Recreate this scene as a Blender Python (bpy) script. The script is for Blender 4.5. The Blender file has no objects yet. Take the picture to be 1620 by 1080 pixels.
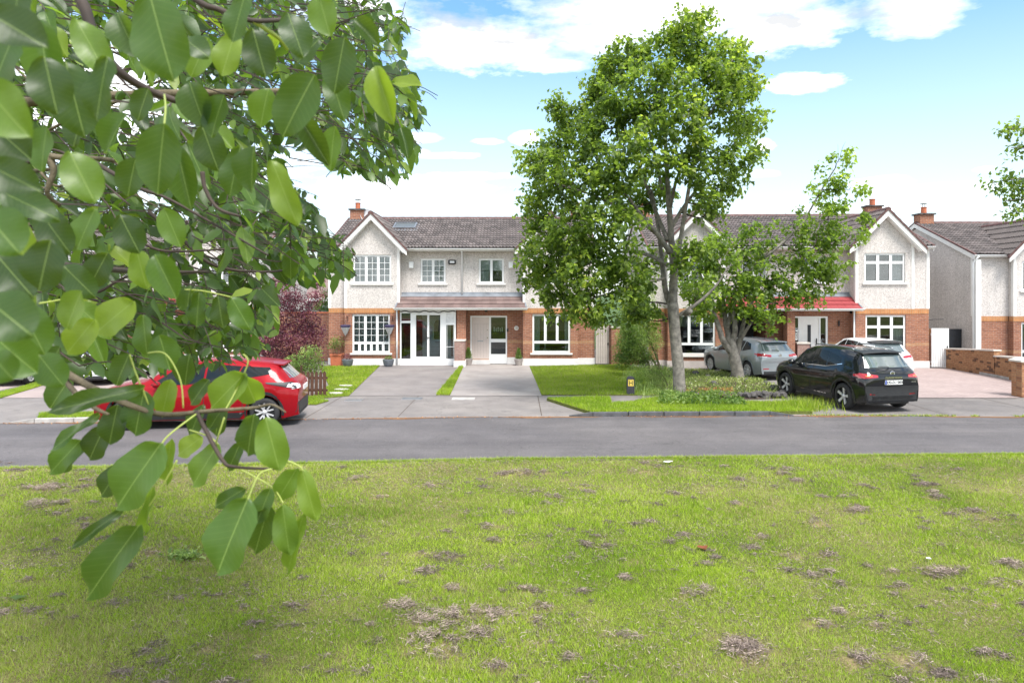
import bpy, bmesh, math, random
import numpy as np
from mathutils import Vector, Matrix, Quaternion
from mathutils.bvhtree import BVHTree
R=math.radians
rnd=random.Random(7)
rng=np.random.default_rng(11)
SC=bpy.context.scene
COL=SC.collection
# ------------------------------------------------------------ camera
F=1120.0; CH=3.1; HY=465.0; CX=810.0
cam=bpy.data.cameras.new('camera'); camo=bpy.data.objects.new('camera',cam); COL.objects.link(camo)
camo.location=(0,0,CH); camo.rotation_euler=(R(90),0,0)
cam.sensor_width=36; cam.lens=36*F/1620; cam.shift_y=-(540-HY)/1620
cam.clip_start=0.05; cam.clip_end=2500
cam.dof.use_dof=True; cam.dof.focus_distance=24; cam.dof.aperture_fstop=8.0
SC.camera=camo
def G(x,y,z=0.0):                      # ground point seen at photo pixel x,y
    Y=(CH-z)*F/(y-HY); return ((x-CX)*Y/F, Y)
def P(x,y,Y): return Vector(((x-CX)*Y/F, Y, CH-(y-HY)*Y/F))
# ------------------------------------------------------------ sun, sky, exposure
SUN_EL=60; SUN_AZ=152                    # degrees clockwise from +Y: high, behind the camera
w=bpy.data.worlds.new('World'); SC.world=w; w.use_nodes=True
N=w.node_tree.nodes; L=w.node_tree.links; N.clear()
def wn(t,**k):
    n=N.new(t)
    for a,b in k.items(): setattr(n,a,b)
    return n
def wm(op,a,b=None,c=None,clamp=False):
    n=N.new('ShaderNodeMath'); n.operation=op; n.use_clamp=clamp
    for i,v in enumerate((a,b,c)):
        if v is None: continue
        if isinstance(v,(int,float)): n.inputs[i].default_value=v
        else: L.new(v,n.inputs[i])
    return n.outputs[0]
out=wn('ShaderNodeOutputWorld'); bg=wn('ShaderNodeBackground'); bg.inputs['Strength'].default_value=0.1
sky=wn('ShaderNodeTexSky'); sky.sky_type='NISHITA'; sky.sun_disc=False
sky.sun_elevation=R(SUN_EL); sky.sun_rotation=R(SUN_AZ); sky.air_density=1.0; sky.dust_density=0.6; sky.ozone_density=1.6
tc=wn('ShaderNodeTexCoord'); sp=wn('ShaderNodeSeparateXYZ'); L.new(tc.outputs['Generated'],sp.inputs[0])
AZ=wm('ARCTAN2',sp.outputs[0],sp.outputs[1]); EL=wm('ARCSINE',sp.outputs[2])
def noise(scale,det,rough,vec):
    n=wn('ShaderNodeTexNoise'); n.inputs['Scale'].default_value=scale; n.inputs['Detail'].default_value=det
    n.inputs['Roughness'].default_value=rough; L.new(vec,n.inputs['Vector']); return n.outputs['Fac']
cv=wn('ShaderNodeCombineXYZ'); L.new(AZ,cv.inputs[0]); L.new(wm('MULTIPLY',EL,2.6),cv.inputs[1])
n1=noise(7,8,.6,cv.outputs[0]); n2=noise(24,6,.6,cv.outputs[0])
wob=wm('ADD',wm('MULTIPLY',wm('SUBTRACT',n1,.5),2.4),wm('MULTIPLY',wm('SUBTRACT',n2,.5),1.9))
clouds=[(770,75,150,42,1),(705,55,60,28,1),(860,104,60,14,1),(1080,10,300,62,1),(960,55,150,34,.9),(1240,45,130,36,1),(1450,8,95,42,1),(560,18,120,50,1),
 (1265,131,64,15,1),(1208,231,26,13,1),(830,218,24,12,.9),(660,218,40,9,.8),(700,246,55,6,.8),(772,224,24,5,.8),(660,240,25,6,.7),(740,279,75,8,.9),
 (1400,288,60,9,.8),(1480,300,130,12,.7),(1210,274,30,7,.7),(1555,268,22,5,.8),(1350,330,200,10,.5),(640,300,150,26,.8),(150,150,260,120,.9),(300,260,220,60,.8)]
acc=None
for (x,y,rx,ry,s) in clouds:
    a=math.atan((x-CX)/F); e=math.atan((HY-y)/F*math.cos(a))
    dx=wm('DIVIDE',wm('SUBTRACT',AZ,a),rx/F*math.cos(a)**2); 
    dy=wm('DIVIDE',wm('SUBTRACT',EL,e),ry/F)
    # flatter underside than top
    d=wm('SQRT',wm('ADD',wm('MULTIPLY',dx,dx),wm('MULTIPLY',dy,dy)))
    m=wm('MULTIPLY',wm('SUBTRACT',wm('ADD',1.06,wm('MULTIPLY',wob,.62)),d),1.15*s,clamp=True)
    m=wm('MULTIPLY',m,s)
    acc=m if acc is None else wm('MAXIMUM',acc,m)
# cumulus added outside the view, cover raised to whiten the fill light
gen=wm('MULTIPLY',wm('SUBTRACT',noise(3.2,9,.62,cv.outputs[0]),.42),7,clamp=True)
side=wm('MULTIPLY',wm('SUBTRACT',wm('ABSOLUTE',AZ),.78),4,clamp=True)
high=wm('MULTIPLY',wm('SUBTRACT',EL,.52),5,clamp=True)
gen=wm('MULTIPLY',gen,wm('MAXIMUM',side,high))
acc=wm('MAXIMUM',acc,gen)
# shading of the clouds: greyer thick middle
cr=wn('ShaderNodeMix'); cr.data_type='RGBA'
cr.inputs['A'].default_value=(12.5,12.3,12.0,1); cr.inputs['B'].default_value=(3.6,3.66,3.75,1)
thick=wm('MULTIPLY',wm('SUBTRACT',EL,.265),14,clamp=True)
L.new(wm('MULTIPLY',thick,wm('MULTIPLY',wm('SUBTRACT',n1,.32),3.5,clamp=True)),cr.inputs['Factor'])
tint=wn('ShaderNodeMix'); tint.data_type='RGBA'; tint.blend_type='MULTIPLY'; tint.inputs['Factor'].default_value=1
L.new(sky.outputs[0],tint.inputs['A']); tint.inputs['B'].default_value=(.80,1.08,1.10,1)
# horizon haze
hz=wm('POWER',wm('SUBTRACT',1.0,wm('DIVIDE',EL,.37,clamp=True),clamp=True),1.05)
hz=wm('MAXIMUM',wm('MULTIPLY',hz,.86),wm('MULTIPLY',wm('LESS_THAN',EL,0),.95))
hm=wn('ShaderNodeMix'); hm.data_type='RGBA'; L.new(hz,hm.inputs['Factor']); L.new(tint.outputs['Result'],hm.inputs['A']); hm.inputs['B'].default_value=(5.0,5.0,5.0,1)
cm=wn('ShaderNodeMix'); cm.data_type='RGBA'; L.new(acc,cm.inputs['Factor']); L.new(hm.outputs['Result'],cm.inputs['A']); L.new(cr.outputs['Result'],cm.inputs['B'])
L.new(cm.outputs['Result'],bg.inputs['Color']); L.new(bg.outputs[0],out.inputs[0])
sl=bpy.data.lights.new('sun','SUN'); sl.energy=2.35; sl.angle=R(22); sl.color=(1,.955,.90)
so=bpy.data.objects.new('sun',sl); COL.objects.link(so)
sd=Vector((math.sin(R(SUN_AZ))*math.cos(R(SUN_EL)),math.cos(R(SUN_AZ))*math.cos(R(SUN_EL)),math.sin(R(SUN_EL))))
so.rotation_euler=sd.to_track_quat('Z','Y').to_euler(); so.location=(5,-20,30)
SC.view_settings.view_transform='Standard'; SC.view_settings.look='None'; SC.view_settings.gamma=1; SC.view_settings.exposure=1.36
SC.view_settings.use_curve_mapping=False
SC.cycles.max_bounces=8; SC.cycles.transparent_max_bounces=12; SC.cycles.caustics_reflective=False; SC.cycles.caustics_refractive=False

# ------------------------------------------------------------ materials
MATS={}
def nmat(name):
    m=bpy.data.materials.new(name); m.use_nodes=True; nt=m.node_tree; nt.nodes.clear()
    o=nt.nodes.new('ShaderNodeOutputMaterial'); b=nt.nodes.new('ShaderNodeBsdfPrincipled'); nt.links.new(b.outputs[0],o.inputs[0])
    MATS[name]=m; return m,nt,b,o
class NT:
    def __init__(s,nt): s.t=nt
    def n(s,ty,**k):
        n=s.t.nodes.new(ty)
        for a,v in k.items():
            if a in n.inputs: 
                s.set(n.inputs[a],v)
            else: setattr(n,a,v)
        return n
    def set(s,i,v):
        if hasattr(v,'links') or isinstance(v,bpy.types.NodeSocket): s.t.links.new(v,i)
        else: i.default_value=v
    def math(s,op,a,b=0,clamp=False):
        n=s.t.nodes.new('ShaderNodeMath'); n.operation=op; n.use_clamp=clamp; s.set(n.inputs[0],a); s.set(n.inputs[1],b); return n.outputs[0]
    def mix(s,f,a,b,mode='MIX'):
        n=s.t.nodes.new('ShaderNodeMix'); n.data_type='RGBA'; n.blend_type=mode; s.set(n.inputs[0],f); s.set(n.inputs[6],a); s.set(n.inputs[7],b); return n.outputs[2]
    def noise(s,vec,scale,detail=4,rough=.55):
        n=s.t.nodes.new('ShaderNodeTexNoise'); s.set(n.inputs['Scale'],scale); s.set(n.inputs['Detail'],detail); s.set(n.inputs['Roughness'],rough)
        if vec is not None: s.set(n.inputs['Vector'],vec)
        return n.outputs['Fac']
    def ramp(s,f,stops):
        n=s.t.nodes.new('ShaderNodeValToRGB'); e=n.color_ramp.elements
        while len(e)<len(stops): e.new(.5)
        for i,(p,c) in enumerate(stops): e[i].position=p; e[i].color=c if len(c)==4 else (*c,1)
        s.set(n.inputs[0],f); return n.outputs[0]
    def bump(s,h,strength=.3,dist=.01):
        n=s.t.nodes.new('ShaderNodeBump'); n.inputs['Strength'].default_value=strength; n.inputs['Distance'].default_value=dist; s.set(n.inputs['Height'],h); return n.outputs[0]
def c4(c): return (*c,1) if len(c)==3 else c
def simple(name,col,rough=.6,metal=0,var=.12,scale=6,bump=0,bscale=60,spec=.5,coat=0,dist=.004):
    m,nt,b,o=nmat(name); t=NT(nt); tc=t.n('ShaderNodeTexCoord')
    nz=t.noise(tc.outputs['Object'],scale,5,.6)
    d=tuple(c*(1-var*1.6) for c in col); l=tuple(min(1,c*(1+var)) for c in col)
    t.set(b.inputs['Base Color'],t.ramp(nz,[(.3,d),(.7,l)]))
    b.inputs['Roughness'].default_value=rough; b.inputs['Metallic'].default_value=metal; b.inputs['Specular IOR Level'].default_value=spec
    if coat: b.inputs['Coat Weight'].default_value=coat; b.inputs['Coat Roughness'].default_value=.03
    if bump: t.set(b.inputs['Normal'],t.bump(t.noise(tc.outputs['Object'],bscale,4,.6),bump,dist))
    return m
def brickmat(name,c1,c2,mortar,bw=.225,rh=.075,vert=False,ms=.007,var=.35,dark=0.0):
    m,nt,b,o=nmat(name); t=NT(nt); tc=t.n('ShaderNodeTexCoord'); uv=tc.outputs['UV']
    br=t.n('ShaderNodeTexBrick'); br.offset=.5 if not vert else 0
    t.set(br.inputs['Vector'],uv); br.inputs['Scale'].default_value=1; br.inputs['Brick Width'].default_value=bw; br.inputs['Row Height'].default_value=rh
    br.inputs['Mortar Size'].default_value=ms; br.inputs['Mortar Smooth'].default_value=.1; br.inputs['Bias'].default_value=0
    br.inputs['Color1'].default_value=c4(c1); br.inputs['Color2'].default_value=c4(c2); br.inputs['Mortar'].default_value=c4(mortar)
    n1=t.noise(uv,1.1,5,.6); n2=t.noise(uv,9,4,.7); n3=t.noise(uv,90,3,.7)
    col=t.mix(1.0,br.outputs['Color'],t.ramp(n2,[(.25,(1-var,)*3),(.75,(1+var*.3,)*3)]),'MULTIPLY')
    col=t.mix(.5,col,t.ramp(n1,[(.3,(.78,.76,.75)),(.7,(1.08,1.06,1.02))]),'MULTIPLY')
    col=t.mix(.35,col,t.ramp(n3,[(.3,(.7,.7,.7)),(.7,(1.1,1.1,1.1))]),'MULTIPLY')
    if dark>0:  # odd dark bricks
        wv=t.n('ShaderNodeTexWhiteNoise'); wv.noise_dimensions='2D'
        sx=t.n('ShaderNodeSeparateXYZ',Vector=uv)
        row=t.math('FLOOR',t.math('DIVIDE',sx.outputs[1],rh)); cx=t.math('FLOOR',t.math('DIVIDE',t.math('ADD',sx.outputs[0],t.math('MULTIPLY',t.math('MODULO',row,2),bw/2)),bw))
        cb=t.n('ShaderNodeCombineXYZ',X=cx,Y=row); t.set(wv.inputs['Vector'],cb.outputs[0])
        col=t.mix(t.math('MULTIPLY',t.math('LESS_THAN',wv.outputs['Value'],dark),.75),col,(.06,.035,.03,1))
    t.set(b.inputs['Base Color'],col); b.inputs['Roughness'].default_value=.9; b.inputs['Specular IOR Level'].default_value=.2
    h=t.math('ADD',t.math('MULTIPLY',t.math('SUBTRACT',1,br.outputs['Fac']),1.0),t.math('MULTIPLY',n3,.3))
    t.set(b.inputs['Normal'],t.bump(h,.7,.006)); return m
brickmat('brick_red',(.43,.19,.115),(.31,.128,.082),(.40,.31,.25),var=.35)
brickmat('brick_belt',(.52,.29,.16),(.46,.24,.13),(.42,.33,.25),var=.25)
brickmat('brick_soldier',(.60,.28,.12),(.50,.22,.09),(.45,.32,.2),bw=.075,rh=.22,vert=True,var=.2)
brickmat('brick_wall',(.42,.22,.11),(.33,.15,.075),(.40,.30,.2),var=.35,dark=.13)
brickmat('brick_pinkish',(.42,.27,.23),(.34,.2,.18),(.42,.34,.3),var=.3)
brickmat('cobble',(.46,.37,.355),(.39,.31,.30),(.30,.24,.22),bw=.2,rh=.1,ms=.006,var=.18)
# pebbledash
m,nt,b,o=nmat('pebbledash'); t=NT(nt); tc=t.n('ShaderNodeTexCoord'); uv=tc.outputs['UV']
vo=t.n('ShaderNodeTexVoronoi'); t.set(vo.inputs['Vector'],uv); vo.inputs['Scale'].default_value=52
sp2=t.ramp(t.n('ShaderNodeSeparateColor',Color=vo.outputs['Color']).outputs[0],[(0,(.35,.32,.31)),(.2,(.53,.495,.48)),(.45,(.64,.605,.59)),(1,(.75,.715,.70))])
big=t.ramp(t.noise(uv,.9,6,.6),[(.3,(.86,.85,.84)),(.7,(1.03,1.02,1.0))])
mid=t.ramp(t.noise(uv,13,4,.75),[(.3,(.90,.89,.88)),(.68,(1.05,1.05,1.04))])
mp=t.n('ShaderNodeMapping'); mp.inputs['Scale'].default_value=(3.5,.22,1); t.set(mp.inputs['Vector'],uv)
stk=t.ramp(t.noise(mp.outputs[0],1.5,5,.7),[(.35,(.90,.90,.89)),(.58,(1,1,1))])
t.set(b.inputs['Base Color'],t.mix(1,t.mix(1,t.mix(1,sp2,big,'MULTIPLY'),mid,'MULTIPLY'),stk,'MULTIPLY')); b.inputs['Roughness'].default_value=.95; b.inputs['Specular IOR Level'].default_value=.15
t.set(b.inputs['Normal'],t.bump(vo.outputs['Distance'],.45,.008))
simple('white_paint',(.78,.77,.74),.45,var=.05,scale=2.5)
simple('white_pvc',(.82,.83,.83),.28,var=.03,scale=2)
simple('plinth_paint',(.72,.71,.70),.8,var=.1,scale=2,bump=.2,bscale=30)
simple('plinth_beige',(.50,.45,.43),.85,var=.12,scale=2,bump=.2,bscale=30)
simple('lead',(.22,.24,.27),.55,metal=.2,var=.2,scale=3,bump=.2,bscale=8)
simple('ridge_red',(.125,.065,.06),.85,var=.25,scale=8,bump=.4,bscale=60)
simple('porch_red',(.30,.045,.05),.6,var=.12,scale=5,bump=.2,bscale=60)
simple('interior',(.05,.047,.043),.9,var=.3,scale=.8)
simple('dark_opening',(.02,.022,.027),.6,var=.2)
simple('door_cream',(.62,.54,.50),.4,var=.03)
simple('door_white',(.8,.79,.77),.35,var=.03)
simple('door_blue',(.42,.55,.60),.4,var=.03)
simple('gate_beige',(.50,.44,.40),.7,var=.1,scale=5,bump=.15)
simple('curtain_grey',(.50,.51,.55),.9,var=.18,scale=10)
simple('curtain_white',(.74,.75,.76),.9,var=.1,scale=8)
simple('curtain_green',(.45,.58,.55),.9,var=.12,scale=10)
simple('terracotta',(.45,.13,.06),.7,var=.12,bump=.15)
simple('pot_grey',(.16,.18,.21),.5,var=.15)
simple('pot_stone',(.38,.34,.32),.7,var=.15,bump=.15)
simple('purple_dark',(.05,.04,.10),.6,var=.2)
simple('fence_brown',(.095,.04,.022),.75,var=.35,scale=9,bump=.4,bscale=40)
simple('kerb_stone',(.085,.085,.09),.9,var=.25,scale=5,bump=.5,bscale=50)
simple('kerb_light',(.40,.38,.36),.9,var=.2,scale=5,bump=.4,bscale=50)
simple('rock_dark',(.10,.092,.09),.9,var=.45,scale=5,bump=.9,bscale=14,dist=.02)
simple('stone_pale',(.55,.53,.48),.85,var=.15,scale=5,bump=.4,bscale=30)
simple('cap_stone',(.60,.55,.49),.85,var=.12,scale=4,bump=.3,bscale=40)
simple('mortar',(.30,.235,.17),.95,var=.2,bump=.4)
simple('metal_grey',(.35,.36,.38),.35,metal=.8,var=.1)
simple('black_plastic',(.018,.019,.021),.5,var=.2)
simple('rubber',(.022,.022,.024),.8,var=.2,bump=.1)
simple('alloy',(.50,.50,.51),.4,metal=.25,var=.05)
simple('alloy_dark',(.03,.03,.033),.35,metal=.6,var=.05)
simple('chrome',(.8,.8,.82),.08,metal=1,var=.02)
simple('lamp_white',(.75,.76,.78),.1,var=.02,coat=.5)
simple('plate_white',(.85,.86,.84),.3,var=.02)
simple('plate_blue',(.02,.06,.35),.4,var=.02)
simple('ink',(.02,.02,.025),.6,var=.02)
simple('hydrant_yellow',(.75,.55,.10),.5,var=.08)
simple('hydrant_post',(.045,.045,.055),.6,var=.25,scale=9,bump=.2)
simple('dish_grey',(.5,.5,.52),.5,var=.05)
simple('blue_cover',(.02,.07,.42),.35,var=.05)
simple('soil',(.085,.06,.042),.95,var=.35,scale=7,bump=.8,bscale=30,dist=.02)
def paint(name,col,metal=.35,rough=.32):
    m=simple(name,col,rough,metal,.03,2,coat=1.0); return m
paint('paint_red',(.28,.004,.010),.2,.3); paint('paint_black',(.005,.006,.008),.0,.3); MATS['paint_black'].node_tree.nodes['Principled BSDF'].inputs['Specular IOR Level'].default_value=.1; 
for k_,c_ in (('paint_red',.35),):
    b_=MATS[k_].node_tree.nodes['Principled BSDF']; b_.inputs['Specular IOR Level'].default_value=.12; b_.inputs['Coat Weight'].default_value=c_
paint('paint_silver',(.28,.315,.335),.45,.38); paint('paint_white',(.78,.79,.80),.0,.4); paint('paint_grey',(.36,.38,.40),.45,.38); paint('paint_blue',(.015,.06,.45),.2,.3)
def redlamp(name,col):
    m,nt,b,o=nmat(name); b.inputs['Base Color'].default_value=c4(col); b.inputs['Roughness'].default_value=.12; b.inputs['Coat Weight'].default_value=1
redlamp('tail_red',(.38,.012,.02)); redlamp('orange_lamp',(.6,.2,.03))
def glassmat(name,tint,amt,rough=.02):
    m,nt,b,o=nmat(name); t=NT(nt); nt.nodes.remove(b)
    tr=t.n('ShaderNodeBsdfTransparent',Color=c4(tint)); gl=t.n('ShaderNodeBsdfGlossy',Roughness=rough); gl.inputs['Color'].default_value=(.95,.97,1,1)
    fr=t.n('ShaderNodeFresnel',IOR=1.52); tc=t.n('ShaderNodeTexCoord')
    t.set(gl.inputs['Normal'],t.bump(t.noise(tc.outputs['Object'],1.3,2,.5),.05,.02))
    mx=nt.nodes.new('ShaderNodeMixShader'); t.set(mx.inputs[0],t.math('ADD',t.math('MULTIPLY',fr.outputs[0],1.3),amt,True)); nt.links.new(tr.outputs[0],mx.inputs[1]); nt.links.new(gl.outputs[0],mx.inputs[2]); nt.links.new(mx.outputs[0],o.inputs[0])
glassmat('window_glass',(.72,.78,.77),.02)
glassmat('car_glass',(.12,.14,.14),.03); glassmat('car_glass_clear',(.45,.52,.50),.10)
# opaque dark car glazing with reflections (nothing readable behind it)
m,nt,b,o=nmat('car_window'); b.inputs['Base Color'].default_value=(.012,.015,.016,1); b.inputs['Roughness'].default_value=.04; b.inputs['Specular IOR Level'].default_value=.35
m,nt,b,o=nmat('car_rear_glass'); b.inputs['Base Color'].default_value=(.10,.13,.135,1); b.inputs['Roughness'].default_value=.03; b.inputs['Specular IOR Level'].default_value=1; b.inputs['Coat Weight'].default_value=1
# roof tile, weathered, different from tile to tile
def tilemat(name,a,bc):
    m,nt,b,o=nmat(name); t=NT(nt); tc=t.n('ShaderNodeTexCoord'); oi=t.n('ShaderNodeObjectInfo'); ge=t.n('ShaderNodeNewGeometry')
    c=t.ramp(oi.outputs['Random'],[(0,a),(1,bc)])
    c=t.mix(.8,c,t.ramp(t.noise(ge.outputs['Position'],2.2,6,.65),[(.3,(.68,.68,.68)),(.7,(1.18,1.16,1.14))]),'MULTIPLY')
    c=t.mix(t.math('MULTIPLY',t.math('SUBTRACT',t.noise(ge.outputs['Position'],14,5,.7),.56,True),3.2,True),c,(.20,.20,.17,1))
    t.set(b.inputs['Base Color'],c); b.inputs['Roughness'].default_value=.85; b.inputs['Specular IOR Level'].default_value=.25
    t.set(b.inputs['Normal'],t.bump(t.noise(ge.outputs['Position'],70,3,.6),.35,.004))
tilemat('roof_tile',(.115,.10,.097),(.20,.172,.166)); tilemat('porch_tile',(.15,.105,.098),(.21,.15,.14))
tilemat('roof_tile_gable',(.13,.10,.10),(.17,.14,.13))
# surfaces of the ground
def groundmat(name,c1,c2,speck=.25,scale=1.2,patch=None,rough=.9,bs=120,crack=False,stain=None):
    m,nt,b,o=nmat(name); t=NT(nt); ge=t.n('ShaderNodeNewGeometry'); p=ge.outputs['Position']
    c=t.ramp(t.noise(p,scale,7,.65),[(.3,c1),(.7,c2)])
    c=t.mix(1,c,t.ramp(t.noise(p,55,3,.8),[(.25,(1-speck,)*3),(.75,(1+speck*.7,)*3)]),'MULTIPLY')
    c=t.mix(1,c,t.ramp(t.noise(p,.35,4,.6),[(.35,(.86,.86,.87)),(.65,(1.08,1.07,1.05))]),'MULTIPLY')
    if name=='asphalt':
        mp=t.n('ShaderNodeMapping'); mp.inputs['Scale'].default_value=(.10,1.1,1); t.set(mp.inputs['Vector'],p); c=t.mix(1,c,t.ramp(t.noise(mp.outputs[0],1.2,4,.6),[(.3,(.84,.84,.85)),(.7,(1.14,1.13,1.12))]),'MULTIPLY')
        c=t.mix(t.math('MULTIPLY',t.math('GREATER_THAN',t.noise(p,28,2,.5),.70),.35),c,(.4,.38,.36,1))
    if stain: c=t.mix(t.math('MULTIPLY',t.math('SUBTRACT',t.noise(p,.9,6,.7),.56,True),4,True),c,c4(stain))
    if crack:
        vo=t.n('ShaderNodeTexVoronoi',feature='DISTANCE_TO_EDGE'); pp=t.n('ShaderNodeVectorMath'); pp.operation='ADD'; t.set(pp.inputs[0],p)
        nz=t.n('ShaderNodeTexNoise'); nz.inputs['Scale'].default_value=2; t.set(nz.inputs['Vector'],p); t.set(pp.inputs[1],nz.outputs['Color'])
        t.set(vo.inputs['Vector'],pp.outputs[0]); vo.inputs['Scale'].default_value=.45
        c=t.mix(t.math('MULTIPLY',t.math('LESS_THAN',vo.outputs['Distance'],.005),.3),c,(.05,.05,.05,1))
    t.set(b.inputs['Base Color'],c); b.inputs['Roughness'].default_value=rough; b.inputs['Specular IOR Level'].default_value=.25
    t.set(b.inputs['Normal'],t.bump(t.noise(p,bs,3,.7),.5,.006)); return m
groundmat('asphalt',(.118,.110,.113),(.150,.140,.144),.42,1.0,crack=True)
groundmat('concrete',(.185,.168,.16),(.255,.233,.222),.2,1.3,crack=True,stain=(.17,.155,.15))
groundmat('drive_left',(.19,.17,.165),(.26,.238,.23),.2,1.1,stain=(.20,.17,.16))
groundmat('drive_right',(.29,.26,.245),(.39,.355,.335),.18,1.1,stain=(.30,.26,.24))
groundmat('path_dark',(.20,.18,.175),(.29,.265,.255),.3,2)
groundmat('paving_pink',(.32,.26,.245),(.40,.33,.31),.15,1)
groundmat('far_green',(.05,.09,.025),(.08,.13,.04),.3,.3)
groundmat('gutter_dirt',(.16,.09,.05),(.30,.16,.08),.5,3)
# lawn soil and blades: attributes computed in the script say how dry or bare a place is
def grassmat(name,leafy):
    m,nt,b,o=nmat(name); t=NT(nt); at=t.n('ShaderNodeAttribute',attribute_name='dry'); tn=t.n('ShaderNodeAttribute',attribute_name='tint')
    if leafy:
        g=t.ramp(tn.outputs['Fac'],[(0,(.12,.235,.014)),(.5,(.31,.46,.024)),(1,(.56,.64,.08))])
        s=t.ramp(tn.outputs['Fac'],[(0,(.27,.20,.10)),(.5,(.45,.41,.19)),(1,(.60,.56,.34))])
        c=t.mix(at.outputs['Fac'],g,s)
        t.set(b.inputs['Base Color'],c); b.inputs['Roughness'].default_value=.55; b.inputs['Specular IOR Level'].default_value=.3
        tr=t.n('ShaderNodeBsdfTranslucent'); t.set(tr.inputs['Color'],t.mix(.3,c,(.35,.5,.03,1)))
        mx=nt.nodes.new('ShaderNodeMixShader'); mx.inputs[0].default_value=.35; nt.links.new(b.outputs[0],mx.inputs[1]); nt.links.new(tr.outputs[0],mx.inputs[2]); nt.links.new(mx.outputs[0],o.inputs[0])
    else:
        ge=t.n('ShaderNodeNewGeometry'); nz=t.noise(ge.outputs['Position'],45,4,.75)
        g=t.ramp(nz,[(.3,(.035,.045,.012)),(.5,(.10,.13,.025)),(.72,(.22,.26,.06))])
        s=t.ramp(nz,[(.3,(.12,.085,.05)),(.5,(.27,.21,.11)),(.72,(.42,.34,.19))])
        t.set(b.inputs['Base Color'],t.mix(at.outputs['Fac'],g,s)); b.inputs['Roughness'].default_value=.95; b.inputs['Specular IOR Level'].default_value=.1
        t.set(b.inputs['Normal'],t.bump(nz,.8,.03))
grassmat('grass_blade',True); grassmat('lawn_base',False)
m,nt,b,o=nmat('dead_strands'); t=NT(nt); tn=t.n('ShaderNodeAttribute',attribute_name='tint')
t.set(b.inputs['Base Color'],t.ramp(tn.outputs['Fac'],[(0,(.05,.042,.038)),(.4,(.14,.108,.095)),(.75,(.27,.21,.18)),(1,(.44,.35,.29))])); b.inputs['Roughness'].default_value=.9
# leaves
def leafmat(name,stops,trcol,trans=.4,rough=.45,attr=True,under=None,veins=False,spec=.4):
    m,nt,b,o=nmat(name); t=NT(nt)
    if attr: f=t.n('ShaderNodeAttribute',attribute_name='tint').outputs['Fac']
    else: f=t.n('ShaderNodeSeparateColor',Color=t.n('ShaderNodeObjectInfo').outputs['Color']).outputs[0]
    c=t.ramp(f,stops); trc=t.mix(.5,c4(trcol),t.mix(1,c,(3.2,3.2,2.0,1),'MULTIPLY'))
    if veins:
        tc=t.n('ShaderNodeTexCoord'); sx=t.n('ShaderNodeSeparateXYZ',Vector=tc.outputs['UV'])
        ax=t.math('ABSOLUTE',t.math('SUBTRACT',sx.outputs[0],.5)) # 0 on the midrib .5 at the margin
        mid=t.math('SUBTRACT',1,t.math('DIVIDE',ax,.015),True)
        ph=t.math('FRACT',t.math('MULTIPLY',t.math('SUBTRACT',sx.outputs[1],t.math('MULTIPLY',ax,.42)),11))
        sv=t.math('SUBTRACT',1,t.math('DIVIDE',t.math('ABSOLUTE',t.math('SUBTRACT',ph,.5)),.085),True)
        sv=t.math('MULTIPLY',sv,.13)
        v=t.math('MAXIMUM',mid,sv)
        nz=t.noise(tc.outputs['Object'],4,4,.6)
        c=t.mix(.6,c,t.ramp(nz,[(.3,(.75,.78,.75)),(.7,(1.2,1.2,1.15))]),'MULTIPLY')
        c=t.mix(t.math('MULTIPLY',v,.75),c,(.30,.42,.10,1)); trc=t.mix(t.math('MULTIPLY',v,.7),trc,(.75,.85,.25,1))
        t.set(b.inputs['Normal'],t.bump(t.math('ADD',t.math('MULTIPLY',ph,.0),t.math('MULTIPLY',t.math('SUBTRACT',1,v),1)),.12,.02))
    if under:
        ge=t.n('ShaderNodeNewGeometry'); c=t.mix(ge.outputs['Backfacing'],c,c4(under))
    t.set(b.inputs['Base Color'],c); b.inputs['Roughness'].default_value=rough; b.inputs['Specular IOR Level'].default_value=spec
    tr=t.n('ShaderNodeBsdfTranslucent'); t.set(tr.inputs['Color'],trc)
    mx=nt.nodes.new('ShaderNodeMixShader'); mx.inputs[0].default_value=trans; nt.links.new(b.outputs[0],mx.inputs[1]); nt.links.new(tr.outputs[0],mx.inputs[2]); nt.links.new(mx.outputs[0],o.inputs[0])
leafmat('leaf_walnut_near',[(0,(.012,.032,.010)),(.40,(.026,.062,.014)),(.66,(.055,.115,.020)),(.86,(.11,.18,.025)),(1,(.19,.26,.03))],(.38,.54,.02),.38,.42,False,(.06,.11,.035),True,.5)
leafmat('leaf_walnut_far',[(0,(.014,.034,.010)),(.45,(.038,.078,.018)),(.78,(.10,.17,.03)),(1,(.28,.36,.06))],(.30,.50,.03),.40,.38,True,None,False,.5)
leafmat('leaf_lime',[(0,(.028,.055,.014)),(.45,(.095,.150,.03)),(.75,(.25,.31,.055)),(1,(.50,.52,.11))],(.45,.65,.06),.48,.42)
leafmat('leaf_maple',[(0,(.05,.09,.02)),(.5,(.13,.20,.035)),(.85,(.25,.33,.05)),(1,(.45,.51,.10))],(.45,.65,.06),.48,.42)
leafmat('leaf_purple',[(0,(.05,.016,.03)),(.5,(.14,.035,.06)),(.85,(.28,.11,.14)),(1,(.55,.36,.36))],(.25,.05,.10),.3,.45)
leafmat('leaf_shrub',[(0,(.04,.085,.02)),(.5,(.11,.18,.035)),(1,(.26,.34,.11))],(.25,.42,.05),.35,.5)
leafmat('leaf_pale',[(0,(.09,.15,.04)),(.5,(.22,.31,.09)),(1,(.45,.52,.22))],(.35,.5,.08),.4,.5)
leafmat('leaf_cover',[(0,(.07,.10,.035)),(.4,(.17,.22,.06)),(.8,(.32,.38,.12)),(1,(.48,.47,.33))],(.35,.5,.05),.3,.6)
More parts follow.
